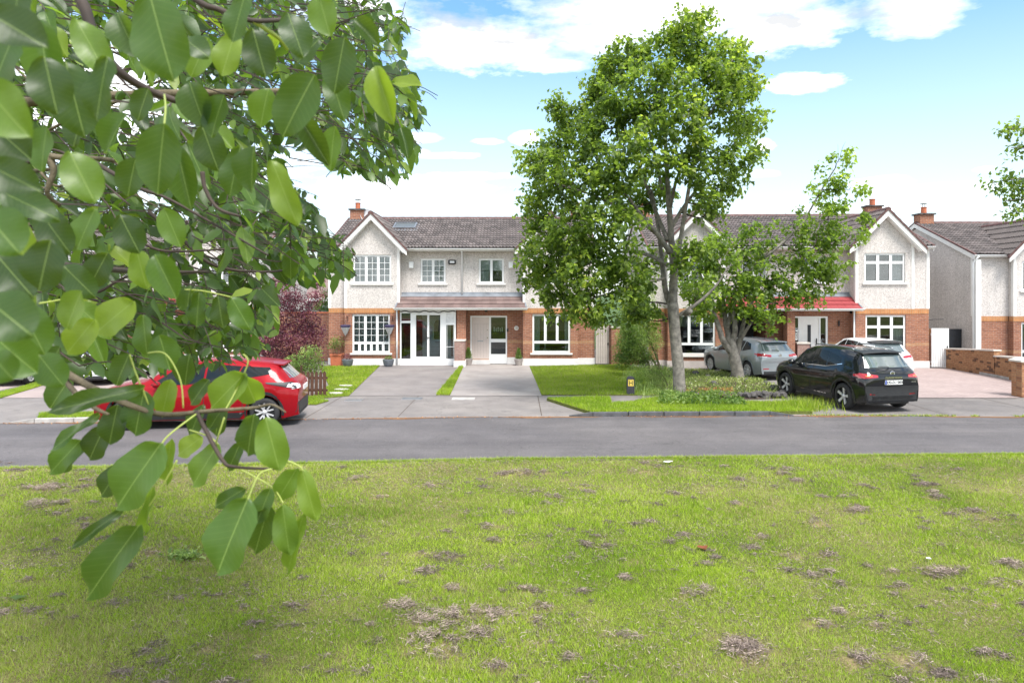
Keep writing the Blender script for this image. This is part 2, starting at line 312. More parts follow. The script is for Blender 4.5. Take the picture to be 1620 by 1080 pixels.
leafmat('leaf_dry',[(0,(.22,.07,.03)),(1,(.55,.28,.10))],(.5,.2,.05),.2,.7)
leafmat('petiole',[(0,(.28,.38,.07)),(1,(.40,.46,.12))],(.4,.5,.1),.2,.45,False)
simple('bark_grey',(.22,.20,.175),.9,var=.35,scale=7,bump=.9,bscale=26,dist=.02)
simple('bark_brown',(.15,.12,.075),.9,var=.4,scale=12,bump=.8,bscale=50,dist=.01)
simple('bark_twig',(.055,.038,.03),.8,var=.3,scale=9)
m,nt,b,o=nmat('skylight_glass'); b.inputs['Base Color'].default_value=(.09,.10,.10,1); b.inputs['Roughness'].default_value=.25; b.inputs['Specular IOR Level'].default_value=.5
# ------------------------------------------------------------ mesh helpers
def mesh(name,verts,faces,mats,midx=None,smooth=False,uv=True,attrs=None,sharp=None):
    me=bpy.data.meshes.new(name); me.from_pydata([tuple(v) for v in verts],[],[tuple(f) for f in faces])
    for mm in (mats if isinstance(mats,(list,tuple)) else [mats]): me.materials.append(MATS[mm])
    if midx is not None: me.polygons.foreach_set('material_index',midx)
    if smooth: me.polygons.foreach_set('use_smooth',[True]*len(me.polygons))
    me.update()
    if uv:
        l=me.uv_layers.new(name='UVMap'); vs=me.vertices
        for p in me.polygons:
            n=p.normal; ax=max(range(3),key=lambda i:abs(n[i]))
            for li in p.loop_indices:
                c=vs[me.loops[li].vertex_index].co
                l.data[li].uv=(c.y,c.z) if ax==0 else ((c.x,c.z) if ax==1 else (c.x,c.y))
    if sharp is not None: me.set_sharp_from_angle(angle=R(sharp))
    return me
def link(name,me,parent=None,mat=None):
    o=bpy.data.objects.new(name,me); COL.objects.link(o)
    if parent is not None: o.parent=parent
    if mat is not None: o.matrix_local=mat
    return o
def thing(name,label,cat,loc=(0,0,0),rz=0,group=None):
    o=bpy.data.objects.new(name,None); COL.objects.link(o); o.location=loc; o.rotation_euler=(0,0,rz); o.empty_display_size=.2
    tag(o,label,cat,group); return o
def tag(o,label=None,cat=None,group=None,kind=None):
    if label: o['label']=label
    if cat: o['category']=cat
    if group: o['group']=group
    if kind: o['kind']=kind
    return o
SPLIT={'belt_course','gutter','corner_band','fascia','bargeboard','verge','groove','wall_cap','plinth','glazing_bar','soldier_course','picket','rail'}
class MB:
    def __init__(s): s.v=[]; s.f=[]
    def quad(s,a,b,c,d): n=len(s.v); s.v+= [a,b,c,d]; s.f.append((n,n+1,n+2,n+3)); return s
    def poly(s,pts): n=len(s.v); s.v+=list(pts); s.f.append(tuple(range(n,n+len(pts)))); return s
    def box(s,x,y,z,bev=0):
        x0,x1=sorted(x); y0,y1=sorted(y); z0,z1=sorted(z); n=len(s.v)
        s.v+=[(a,b,c) for c in (z0,z1) for b in (y0,y1) for a in (x0,x1)]
        s.f+=[tuple(n+i for i in q) for q in ((0,2,3,1),(4,5,7,6),(0,1,5,4),(2,6,7,3),(0,4,6,2),(1,3,7,5))]; return s
    def prism(s,pts,y0,y1):            # polygon in x,z extruded along y
        n=len(s.v); k=len(pts); s.v+=[(p[0],y0,p[1]) for p in pts]+[(p[0],y1,p[1]) for p in pts]
        s.f.append(tuple(range(n,n+k))); s.f.append(tuple(range(n+2*k-1,n+k-1,-1)))
        for i in range(k): j=(i+1)%k; s.f.append((n+i,n+k+i,n+k+j,n+j))
        return s
    def prismx(s,pts,x0,x1):           # polygon in y,z extruded along x
        n=len(s.v); k=len(pts); s.v+=[(x0,p[0],p[1]) for p in pts]+[(x1,p[0],p[1]) for p in pts]
        s.f.append(tuple(range(n,n+k))); s.f.append(tuple(range(n+2*k-1,n+k-1,-1)))
        for i in range(k): j=(i+1)%k; s.f.append((n+i,n+k+i,n+k+j,n+j))
        return s
    def slab(s,pts,z0,z1,top=True):         # polygon in x,y extruded up
        n=len(s.v); k=len(pts); s.v+=[(p[0],p[1],z0) for p in pts]+[(p[0],p[1],z1) for p in pts]
        s.f.append(tuple(range(n+k,n+2*k)))
        for i in range(k): j=(i+1)%k; s.f.append((n+i,n+j,n+k+j,n+k+i))
        return s
    def lathe(s,prof,c=(0,0,0),seg=16,axis='z'):
        n=len(s.v); 
        for r,h in prof:
            for i in range(seg):
                a=2*math.pi*i/seg; p=(r*math.cos(a),r*math.sin(a),h)
                if axis=='y': p=(p[0],h,p[1])
                s.v.append((c[0]+p[0],c[1]+p[1],c[2]+p[2]))
        for j in range(len(prof)-1):
            for i in range(seg): k=(i+1)%seg; s.f.append((n+j*seg+i,n+j*seg+k,n+(j+1)*seg+k,n+(j+1)*seg+i))
        return s
    def tube(s,pts,rads,seg=7,cap=True):
        n=len(s.v); pts=[Vector(p) for p in pts]; k=len(pts)
        if not hasattr(rads,'__len__'): rads=[rads]*k
        up=None
        for i,p in enumerate(pts):
            d=(pts[min(i+1,k-1)]-pts[max(i-1,0)]); d=d.normalized() if d.length>1e-9 else Vector((0,0,1))
            if up is None: up=d.orthogonal().normalized()
            up=(up-d*up.dot(d)); up=up.normalized() if up.length>1e-6 else d.orthogonal().normalized()
            sd_=d.cross(up)
            for j in range(seg):
                a=2*math.pi*j/seg; s.v.append(tuple(p+(up*math.cos(a)+sd_*math.sin(a))*rads[i]))
        for i in range(k-1):
            for j in range(seg): q=(j+1)%seg; s.f.append((n+i*seg+j,n+i*seg+q,n+(i+1)*seg+q,n+(i+1)*seg+j))
        if cap: s.f.append(tuple(n+(k-1)*seg+j for j in range(seg))); s.f.append(tuple(n+seg-1-j for j in range(seg)))
        return s
    def add(s,o,M=None):
        n=len(s.v); s.v+=[tuple(M@Vector(v)) for v in o.v] if M is not None else list(o.v); s.f+=[tuple(n+i for i in f) for f in o.f]; return s
    def obj(s,name,mat,parent=None,smooth=False,sharp=None,M=None,bevel=0):
        if name in SPLIT:                 # every loose run becomes a piece of its own
            par=list(range(len(s.v)))
            def fd(a):
                while par[a]!=a: par[a]=par[par[a]]; a=par[a]
                return a
            for f in s.f:
                for b_ in f[1:]: par[fd(b_)]=fd(f[0])
            gs={}
            for f in s.f: gs.setdefault(fd(f[0]),[]).append(f)
            if len(gs)>1:
                r=None
                for fs in gs.values():
                    ids=sorted({i for f in fs for i in f}); mp={a:i for i,a in enumerate(ids)}; q=MB(); q.v=[s.v[i] for i in ids]; q.f=[tuple(mp[i] for i in f) for f in fs]
                    SPLIT.discard(name); r=q.obj(name,mat,parent,smooth,sharp,M,bevel); SPLIT.add(name)
                return r
        me=mesh(name,s.v,s.f,mat,smooth=smooth,sharp=sharp)
        if bevel:
            bm=bmesh.new(); bm.from_mesh(me); bmesh.ops.recalc_face_normals(bm,faces=bm.faces); bmesh.ops.bevel(bm,geom=bm.edges[:],offset=bevel,segments=1,affect='EDGES'); bm.to_mesh(me); bm.free()
        else:
            bm=bmesh.new(); bm.from_mesh(me); bmesh.ops.recalc_face_normals(bm,faces=bm.faces); bm.to_mesh(me); bm.free()
        return link(name,me,parent,M)
def smooth_path(pts,n=6):
    pts=[Vector(p) for p in pts]; o=[]
    for i in range(len(pts)-1):
        p0=pts[max(i-1,0)];p1=pts[i];p2=pts[i+1];p3=pts[min(i+2,len(pts)-1)]
        for k in range(n):
            t=k/n; o.append(.5*((2*p1)+(p2-p0)*t+(2*p0-5*p1+4*p2-p3)*t*t+(3*p1-3*p2+p3-p0)*t**3))
    o.append(pts[-1]); return o
# value noise for numpy arrays
_tab=rng.random((256,256))
def vnoise(x,y,s,o=3):
    r=0;a=1;tot=0
    for k in range(o):
        X=x*s*2**k+17.3*k+1000; Y=y*s*2**k+5.1*k+1000
        xi=np.floor(X).astype(int);yi=np.floor(Y).astype(int);fx=X-xi;fy=Y-yi;fx=fx*fx*(3-2*fx);fy=fy*fy*(3-2*fy)
        g=lambda i,j:_tab[(xi+i)%256,(yi+j)%256]
        r=r+a*((g(0,0)*(1-fx)+g(1,0)*fx)*(1-fy)+(g(0,1)*(1-fx)+g(1,1)*fx)*fy); tot+=a; a*=.5
    return r/tot
def npmesh(name,V,T,mat,tint=None,dry=None,smooth=False,quads=False):
    me=bpy.data.meshes.new(name); nv=len(V); nf=len(T); k=T.shape[1]
    me.vertices.add(nv); me.vertices.foreach_set('co',np.ascontiguousarray(V,dtype=np.float32).ravel())
    me.loops.add(nf*k); me.loops.foreach_set('vertex_index',T.astype(np.int32).ravel())
    me.polygons.add(nf); me.polygons.foreach_set('loop_start',np.arange(0,nf*k,k,dtype=np.int32))
    me.update(calc_edges=True)
    for nm,a in (('tint',tint),('dry',dry)):
        if a is not None:
            at=me.attributes.new(nm,'FLOAT','POINT'); at.data.foreach_set('value',np.clip(a,0,1).astype(np.float32))
    me.materials.append(MATS[mat]); 
    if smooth: me.polygons.foreach_set('use_smooth',np.ones(nf,dtype=bool))
    return me
def nrm(a): return a/np.maximum(np.linalg.norm(a,axis=1,keepdims=True),1e-9)
def leaves_mesh(name,pos,dirs,ups,ln,wd,mat,tint,fold=.18,droop=.15):
    """six-sided folded leaves: base, two shoulders each side, tip"""
    n=len(pos); d=nrm(dirs); s=nrm(np.cross(d,ups)); u=np.cross(s,d); ln=ln[:,None]; wd=wd[:,None]
    b=pos; t=pos+d*ln-u*ln*droop
    m1=pos+d*ln*.30; m2=pos+d*ln*.68-u*ln*droop*.45
    l1=m1+s*wd*.46+u*wd*fold; r1=m1-s*wd*.46+u*wd*fold; l2=m2+s*wd*.42+u*wd*fold*.8; r2=m2-s*wd*.42+u*wd*fold*.8
    V=np.stack([b,l1,l2,t,r2,r1,m1,m2],1).reshape(-1,3); i=(np.arange(n)*8)[:,None]
    T=np.concatenate([i+np.array([[0,6,1]]),i+np.array([[1,6,7]]),i+np.array([[1,7,2]]),i+np.array([[2,7,3]]),i+np.array([[0,5,6]]),i+np.array([[5,7,6]]),i+np.array([[5,4,7]]),i+np.array([[4,3,7]])],0)
    return npmesh(name,V,T,mat,tint=np.repeat(tint,8))
def leaves_simple(name,pos,dirs,ups,ln,wd,mat,tint,fold=.2):
    n=len(pos); d=nrm(dirs); s=nrm(np.cross(d,ups)); u=np.cross(s,d); ln=ln[:,None]; wd=wd[:,None]
    V=np.stack([pos,pos+d*ln*.42+s*wd*.5+u*wd*fold,pos+d*ln,pos+d*ln*.42-s*wd*.5+u*wd*fold],1).reshape(-1,3); i=(np.arange(n)*4)[:,None]
    T=np.concatenate([i+np.array([[0,2,1]]),i+np.array([[0,3,2]])],0)
    return npmesh(name,V,T,mat,tint=np.repeat(tint,4))
def rdir(n): return nrm(rng.normal(size=(n,3)))
# ------------------------------------------------------------ houses
def wallmb(u0,u1,z0,z1,y,ops=(),depth=.11):
    m=MB(); us=sorted({u0,u1,*[o[0] for o in ops],*[o[1] for o in ops]}); zs=sorted({z0,z1,*[o[2] for o in ops],*[o[3] for o in ops]})
    us=[u for u in us if u0<=u<=u1]; zs=[z for z in zs if z0<=z<=z1]
    for i in range(len(us)-1):
        for j in range(len(zs)-1):
            cu=(us[i]+us[i+1])/2; cz=(zs[j]+zs[j+1])/2
            if any(o[0]<cu<o[1] and o[2]<cz<o[3] for o in ops): continue
            m.quad((us[i],y,zs[j]),(us[i+1],y,zs[j]),(us[i+1],y,zs[j+1]),(us[i],y,zs[j+1]))
    for a,b,c,d in ops:
        c2=max(c,z0); d2=min(d,z1)
        if c2>=d2: continue
        m.quad((a,y,c2),(a,y+depth,c2),(a,y+depth,d2),(a,y,d2)); m.quad((b,y,c2),(b,y+depth,c2),(b,y+depth,d2),(b,y,d2))
        if d<=z1: m.quad((a,y,d),(b,y,d),(b,y+depth,d),(a,y+depth,d))
        if c>=z0: m.quad((a,y,c),(b,y,c),(b,y+depth,c),(a,y+depth,c))
    return m
def flip(m,s):
    if s<0: m.v=[(-a,b,c) for a,b,c in m.v]
    return m
def window(parent,s,u0,u1,z0,z1,y,rows,curtain=None,sill=True,fw=.05):
    yf=y+.06; m=MB()
    m.box((u0,u0+fw),(yf,yf+.06),(z0,z1)); m.box((u1-fw,u1),(yf,yf+.06),(z0,z1))
    m.box((u0+fw,u1-fw),(yf,yf+.06),(z0,z0+fw)); m.box((u0+fw,u1-fw),(yf,yf+.06),(z1-fw,z1))
    a0,a1,b0,b1=u0+fw,u1-fw,z0+fw,z1-fw; cells=[]
    for (f0,f1,nc,bars) in rows:
        za=b0+(b1-b0)*f0; zb=b0+(b1-b0)*f1
        if f0>0: m.box((a0,a1),(yf+.002,yf+.058),(za-.025,za+.025))
        za2=za+(.025 if f0>0 else 0); zb2=zb-(.025 if f1<1 else 0)
        for i in range(nc):
            ua=a0+(a1-a0)*i/nc+(.028 if i else 0); ub=a0+(a1-a0)*(i+1)/nc-(.028 if i<nc-1 else 0)
            if i: m.box((ua-.056,ua),(yf+.004,yf+.056),(za2,zb2))
            e=.028
            m.box((ua,ua+e),(yf-.008,yf+.04),(za2,zb2)); m.box((ub-e,ub),(yf-.008,yf+.04),(za2,zb2)); m.box((ua+e,ub-e),(yf-.008,yf+.04),(za2,za2+e)); m.box((ua+e,ub-e),(yf-.008,yf+.04),(zb2-e,zb2))
            cells.append((ua+e,ub-e,za2+e,zb2-e,bars))
    w=flip(m,s).obj('window','white_pvc',parent)
    for (a,b,c,d,bars) in cells:
        flip(MB().box((a,b),(yf+.02,yf+.028),(c,d)),s).obj('pane','window_glass',w)
        if bars:
            g=MB(); nx,nz=bars
            for k in range(1,nx): g.box((a+(b-a)*k/nx-.009,a+(b-a)*k/nx+.009),(yf+.008,yf+.018),(c,d))
            for k in range(1,nz): g.box((a,b),(yf+.006,yf+.016),(c+(d-c)*k/nz-.009,c+(d-c)*k/nz+.009))
            flip(g,s).obj('glazing_bar','white_pvc',w)
    if sill: 
        flip(MB().box((u0-.09,u1+.09),(y-.07,y+.07),(z0-.075,z0-.002)),s).obj('sill','white_paint',w)
    if curtain:
        for (ua,ub,za,zb,mt,wave) in curtain:
            a=u0+(u1-u0)*ua; b=u0+(u1-u0)*ub; c=z0+(z1-z0)*za; d=z0+(z1-z0)*zb; n=max(8,int((b-a)/.03)); g=MB()
            for k in range(n):
                p=a+(b-a)*k/n; q=a+(b-a)*(k+1)/n; yp=yf+.14+wave*math.sin(k*1.7)*.5; yq=yf+.14+wave*math.sin((k+1)*1.7)*.5
                g.quad((p,yp,c),(q,yq,c),(q,yq,d),(p,yp,d))
            flip(g,s).obj('curtain' if wave else 'blind',mt,w,smooth=True)
    return w
def roll_tile(wd=.295,ln=.37):
    m=MB(); xs=[0,.03,.055,.085,.14,.17,.2,.225,.255,.295]; hs=[.010,.038,.048,.014,.004,.014,.046,.046,.014,.008]
    n=len(xs)
    for yy,zz in ((0,.044),(ln,.004)): m.v+=[(x*wd/.295,yy,h+zz) for x,h in zip(xs,hs)]
    m.v+=[(x*wd/.295,0,h-.02+.044) for x,h in zip(xs,hs)]
    for i in range(n-1): m.f.append((i,i+1,n+i+1,n+i)); m.f.append((2*n+i,2*n+i+1,i+1,i))
    m.f.append((0,n,2*n)); return m
def flat_tile(wd=.325,ln=.34):
    m=MB(); m.v+=[(0.003,0,.034),(wd-.003,0,.034),(wd-.003,ln,.0),(0.003,ln,.0),(0.003,0,.004),(wd-.003,0,.004)]
    m.f+=[(0,1,2,3),(4,5,1,0),(0,3,4),(1,5,2)]; return m
TILE={}
def tile_mesh(kind,mat):
    k=(kind,mat)
    if k not in TILE:
        m=roll_tile() if kind=='roll' else flat_tile(); TILE[k]=mesh('tile',m.v,m.f,mat,smooth=False)
    return TILE[k]
KG=1.035; RZ=6.86; KM=.393; YE=.12; YR=4.55; GZ=6.62
def zmain(y): return 5.12+(y-YE)*KM
def unit(name,label,s,ox,oy,oz,rz,o):
    H=thing(name,label,'house',(ox,oy,oz),rz,o.get('group')); SW=o.get('side',.77); W=5.1+SW; yb=.0; ys=.3; yr_=.6
    bays=(2.70,5.10); cu=3.90; tiles=o.get('tiles',True)
    # window openings
    wl=(3.11,4.77,.53,2.22); wu=(3.06,4.74,3.57,4.81); ws=(.74,1.86,3.58,4.68)
    low=[wl] if o.get('low',True) else []
    # --- brick ground floor, soldier course, belt, plinth
    br=MB(); 
    def brickband(z0,z1):
        g=MB(); g.add(wallmb(2.70,5.10,z0,z1,yb,[wl])); 
        g.quad((2.70,yb,z0),(2.70,1.2,z0),(2.70,1.2,z1),(2.70,yb,z1)); g.quad((5.10,yb,z0),(5.10,ys,z0),(5.10,ys,z1),(5.10,yb,z1))
        g.add(wallmb(5.10,W,z0,z1,ys)); return g
    br=MB(); 
    for z0,z1 in ((.28,.92),(1.05,2.27)): br.add(brickband(z0,z1))
    flip(br,s).obj('brick_wall','brick_red',H)
    flip(brickband(.92,1.05),s).obj('belt_course','brick_belt',H)
    so_=MB(); so_.box((2.685,5.115),(-.015,.25),(2.27,2.48)); so_.box((5.115,W-.002),(ys-.015,ys+.08),(2.27,2.48)); flip(so_,s).obj('soldier_course','brick_soldier',H)
    pl=MB(); pl.box((2.66,5.13),(-.03,.3),(-.02,.28)); pl.box((5.13,W+.02),(ys-.03,ys+.2),(-.02,.28)); flip(pl,s).obj('plinth',o.get('plinth','plinth_paint'),H)
    # --- rendered first floor
    up=MB(); up.add(wallmb(2.70,5.10,2.48,5.15,yb,[wu])); up.poly([(2.70,yb,5.15),(5.10,yb,5.15),(5.02,yb,5.28),(3.9,yb,6.50),(2.78,yb,5.28)])
    up.quad((2.70,yb,2.48),(2.70,yr_,2.48),(2.70,yr_,5.3),(2.70,yb,5.3)); up.quad((5.10,yb,2.48),(5.10,ys,2.48),(5.10,ys,5.3),(5.10,yb,5.3))
    up.add(wallmb(0,2.70,2.48,5.2,yr_,[ws])); up.add(wallmb(5.10,W,2.48,5.2,ys))
    flip(up,s).obj('rendered_wall','pebbledash',H)
    sd2=MB(); zb=o.get('sidebase',.0)
    sd2.v+= [(W,ys,zb),(W,8.8,zb),(W,8.8,5.15),(W,YR,RZ-.05),(W,ys,5.19)]; sd2.f.append((0,1,2,3,4))
    sd2.quad((0,8.8,0),(W,8.8,0),(W,8.8,5.15),(0,8.8,5.15)); flip(sd2,s).obj('gable_wall','pebbledash',H)
    q=MB(); 
    for (a,b,y) in ((2.69,2.80,-.02),(4.99,5.11,-.02)): q.box((a,b),(y,y+.15),(2.48,5.2))
    q.box((W-.11,W+.02),(ys-.02,ys+.12),(2.48,5.1)); flip(q,s).obj('corner_band','white_paint',H)
    # --- interior
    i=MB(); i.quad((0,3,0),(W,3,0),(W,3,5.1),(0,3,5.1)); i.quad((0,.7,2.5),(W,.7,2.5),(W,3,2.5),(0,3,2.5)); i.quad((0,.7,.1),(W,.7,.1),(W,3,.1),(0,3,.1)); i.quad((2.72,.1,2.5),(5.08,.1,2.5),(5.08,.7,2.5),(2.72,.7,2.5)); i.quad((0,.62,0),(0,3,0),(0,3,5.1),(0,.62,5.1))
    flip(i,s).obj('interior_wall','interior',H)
    # --- windows
    k=o['win']; B24=(2,4)
    if k=='bars':
        window(H,s,*wl,yb,[(0,.24,6,None),(.24,1,3,B24)],[(0,1,0,1,'curtain_white',.03)]); window(H,s,*wu,yb,[(0,1,3,B24)],[(0,1,0,1,'curtain_grey',.03)]); window(H,s,*ws,yr_,[(0,1,2,B24)],[(0,1,0,1,'curtain_grey',.02)])
    elif k=='plain':
        window(H,s,*wl,yb,[(0,.26,1,None),(.26,1,3,None)],[(0,.2,0,.9,'curtain_green',.04),(.86,1,0,.9,'curtain_white',.04),(0,1,.88,1,'curtain_green',0)]); window(H,s,*wu,yb,[(0,1,3,None)],[(0,.12,0,1,'curtain_white',.04)])
        window(H,s,*ws,yr_,[(0,1,2,None)],[(0,1,.52,1,'curtain_white',0),(0,.42,0,.5,'curtain_white',.03)])
    elif k=='toplight':
        window(H,s,*wl,yb,[(0,.72,3,None),(.72,1,3,None)],[(.7,.98,0,.7,'curtain_white',.04)] if s>0 else None); window(H,s,*wu,yb,[(0,.70,3,None),(.70,1,3,None)],[(.68,1,0,1,'curtain_grey',.03)] if s>0 else None); window(H,s,*ws,yr_,[(0,.7,2,None),(.7,1,2,None)],[(0,1,.4,1,'curtain_white',0)])
    else:
        window(H,s,*wl,yb,[(0,.26,1,None),(.26,1,3,None)],[(0,1,.7,1,'curtain_white',0)]); window(H,s,*wu,yb,[(0,1,3,None)],[(0,1,.5,1,'curtain_white',0)]); window(H,s,*ws,yr_,[(0,1,2,None)])
    # --- main roof
    al=math.atan(KM); ag=math.atan(KG)
    r=MB(); r.prismx([(YE,5.11),(YR,RZ),(9.0,5.11),(8.9,5.02),(YR,RZ-.12),(YE,5.02)],-.0,W+.06); rf=flip(r,s).obj('roof','roof_tile_gable',H)
    tm=tile_mesh('roll','roof_tile')
    pos=[]
    nc=round((W+.06)/.295); cw=(W+.06)/nc; slope=(YR-YE)/math.cos(al); nr=14; g=slope/nr
    for j in range(nr):
        for c in range(nc):
            uc=(c+.5)*cw; d0=j*g; yc=YE-.04+(d0+.18)*math.cos(al); zc=zmain(yc)
            if GZ-abs(uc-cu)*KG>zc+.05 and abs(uc-cu)<1.5: continue
            y0=YE-.05+d0*math.cos(al); z0=zmain(y0)+.012
            pos.append(Matrix.Translation((c*cw if s>0 else -(c+1)*cw,y0,z0))@Matrix.Rotation(al,4,'X')@Matrix.Rotation(R(rnd.uniform(-.5,.5)),4,'Z')@Matrix.Diagonal((cw/.295,1,1,1)))
    gpos=[]
    gl=1.50/math.cos(ag); gr=6; gg=gl/gr; gc=.30
    for sg in (-1,1):
        for j in range(gr):
            for c in range(15):
                yc=-.30+(c+.5)*gc; dmid=(j+.5)*gg*math.cos(ag); dd=1.50-dmid; zc=GZ-dd*KG
                if yc>YE and zmain(yc)>zc+.06: continue
                d0=1.50-j*gg*math.cos(ag); z0=GZ-d0*KG+.012; y0=-.30+c*gc
                # the tile's up-slope runs towards the gable ridge
                e=sg*s; M=Matrix.Identity(4)
                up_=Vector((-e*math.cos(ag),0,math.sin(ag))); right=Vector((0,e,0)) ; nor=right.cross(up_)
                base=Vector((s*cu+e*d0,(y0 if e>0 else y0+gc),z0))
                M.col[0]=(*right,0);M.col[1]=(*up_,0);M.col[2]=(*nor,0);M.col[3]=(*base,1); gpos.append(M)
    allp=[(p,rf) for p in pos]
    gr_=MB()
    gr_.v+= [(cu-1.50,-.28,GZ-1.5*KG),(cu,-.28,GZ),(cu+1.50,-.28,GZ-1.5*KG),(cu-1.5,YE,GZ-1.5*KG),(cu,(GZ-5.12)/KM+YE+.05,GZ),(cu+1.5,YE,GZ-1.5*KG),(cu-1.50,-.28,GZ-1.5*KG-.07),(cu,-.28,GZ-.07),(cu+1.50,-.28,GZ-1.5*KG-.07)]
    gr_.f+=[(0,1,4,3),(1,2,5,4),(0,6,7,1),(1,7,8,2),(6,0,3),(8,5,2)]
    gf=flip(gr_,s).obj('gable_roof','roof_tile_gable',H)
    allp+=[(p,gf) for p in gpos]
    if tiles:
        for k2,(p,pa) in enumerate(allp[:300]): link('tile',tm,pa,p)
        rest=allp[300:]
    else: rest=allp
    if rest:
        src=roll_tile()
        for pa in (rf,gf):
            sub=[p for p,q2 in rest if q2 is pa]
            if sub:
                mm=MB(); [mm.add(src,p) for p in sub]; tag(mm.obj('tiles','roof_tile',pa),kind='stuff')
    # ridge tiles
    def half(n,L_,r0):
        m=MB(); 
        for yy,rr in ((0,r0*1.06),(L_,r0)): m.v+=[(rr*math.cos(math.pi*a/6),yy,rr*math.sin(math.pi*a/6)) for a in range(7)]
        m.f+=[(a,a+1,8+a,7+a) for a in range(6)]; m.f.append(tuple(range(7))); return m
    if 'ridge' not in TILE: hm_=half(0,.46,.12); TILE['ridge']=mesh('ridge_tile',hm_.v,hm_.f,'ridge_red',smooth=False)
    n=round(W/.45)
    for c in range(n): link('ridge_tile',TILE['ridge'],rf,Matrix.Translation((s*(c*W/n),YR,RZ-.015))@Matrix.Rotation(-s*R(90),4,'Z'))
    for c in range(9): link('ridge_tile',TILE['ridge'],gf,Matrix.Translation((s*cu,-.31+c*.45,GZ-.035)))
    # verges and bargeboards
    b=MB(); e0=1.56
    for sg in (-1,1):
        A=lambda d,z: (cu+sg*d,z)
        pts=[A(0,GZ-.04),A(e0,GZ-.04-e0*KG),A(e0,GZ-.24-e0*KG),A(e0-.14,GZ-.26-(e0-.14)*KG),A(0,GZ-.29)]
        b.prism(pts,-.295,-.262)
        b.prism([A(.0,GZ-.27),A(1.4,GZ-.27-1.4*KG),A(1.38,GZ-.31-1.4*KG),A(.0,GZ-.31)],-.262,.0)
    flip(b,s).obj('bargeboard','white_paint',H)
    v=MB()
    for sg in (-1,1):
        A=lambda d,z: (cu+sg*d,z)
        v.prism([A(0,GZ+.06),A(e0+.03,GZ+.06-(e0+.03)*KG),A(e0+.03,GZ-.04-(e0+.03)*KG),A(0,GZ-.045)],-.33,-.20)
    flip(v,s).obj('verge','ridge_red',H)
    b2=MB(); b2.prismx([(YE-.08,5.08),(YR,RZ+.0),(YR,RZ-.2),(YE-.02,4.9)],W+.065,W+.10); b2.prismx([(YR+.002,RZ),(9.0,5.08),(9.0,4.9),(YR+.002,RZ-.2)],W+.065,W+.10); flip(b2,s).obj('bargeboard','white_paint',H)
    v2=MB(); v2.prismx([(YE-.08,5.16),(YR,RZ+.06),(YR,RZ-.0),(YE-.08,5.085)],W+.02,W+.115); v2.prismx([(YR+.002,RZ+.06),(9.0,5.16),(9.0,5.085),(YR+.002,RZ)],W+.02,W+.115); flip(v2,s).obj('verge','ridge_red',H)
    # eaves
    ev=MB(); ev.box((.0,2.52),(YE-.03,yr_+.02),(4.99,5.015)); ev.box((.0,2.52),(YE-.035,YE-.01),(4.99,5.10)); ev.box((5.28,W+.06),(YE-.03,ys+.02),(4.99,5.015)); ev.box((5.28,W+.06),(YE-.035,YE-.01),(4.99,5.10))
    flip(ev,s).obj('fascia','white_paint',H)
    gu=MB(); 
    for a,b_ in ((-.0,2.62),(5.22,W+.12)):
        prof=[(YE-.035-.055+.055*math.cos(math.pi*t_/6+math.pi),5.095+.06*math.sin(math.pi*t_/6+math.pi)) for t_ in range(7)]+[(YE-.03,5.12),(YE-.145,5.12)][:0]
        gu.prismx(prof,a,b_)
    flip(gu,s).obj('gutter','white_pvc',H,smooth=False)
    # --- porch roof
    pr=MB(); pr.v+=[(-.0,.6,3.10),(2.70,.6,3.10),(2.86,-.30,2.50),(-.0,-.30,2.50),(-.0,.6,3.0),(2.70,.6,3.0),(2.86,-.30,2.44),(-.0,-.30,2.44)]
    pr.f+=[(0,1,2,3),(7,6,5,4),(3,2,6,7),(1,5,6,2),(0,3,7,4)]; pf=flip(pr,s).obj('porch_roof',o.get('ptile','porch_tile'),H)
    pa=math.atan2(.6,.9); ptm=tile_mesh('flat',o.get('ptile','porch_tile')); 
    for j in range(3):
        n=9; wdt=(2.84-.04*j*1.3)/n; d0=j*.29
        for c in range(n):
            x0=c*wdt; y0=-.335+d0*math.cos(pa); z0=2.50+(y0+.30)*.667+.012
            link('tile',ptm,pf,Matrix.Translation((x0 if s>0 else -(c+1)*wdt,y0,z0))@Matrix.Rotation(pa,4,'X')@Matrix.Diagonal((wdt/.325,1,1,1)))
    fl=MB(); fl.v+=[(0,.595,3.18),(2.70,.595,3.18),(2.70,.585,3.10),(0,.585,3.10),(2.73,.38,2.985),(0,.38,2.985)]; fl.f+=[(0,1,2,3),(3,2,4,5)]
    fl.quad((2.70,.59,3.18),(2.70,.55,3.12),(2.88,-.30,2.535),(2.80,-.32,2.54)); flip(fl,s).obj('lead_flashing','lead',H)
    pf2=MB(); pf2.box((0,2.87),(-.34,-.31),(2.40,2.50)); pf2.box((0,2.69),(-.31,.6),(2.40,2.42)); flip(pf2,s).obj('porch_fascia','white_paint',H)
    pg=MB(); prof=[(-.40+.055*math.cos(math.pi*t_/6+math.pi),2.50+.06*math.sin(math.pi*t_/6+math.pi)) for t_ in range(7)]; pg.prismx(prof,0,2.90); flip(pg,s).obj('porch_gutter','white_pvc',H)
    # --- ground floor behind the porch roof
    gk=o['porch']
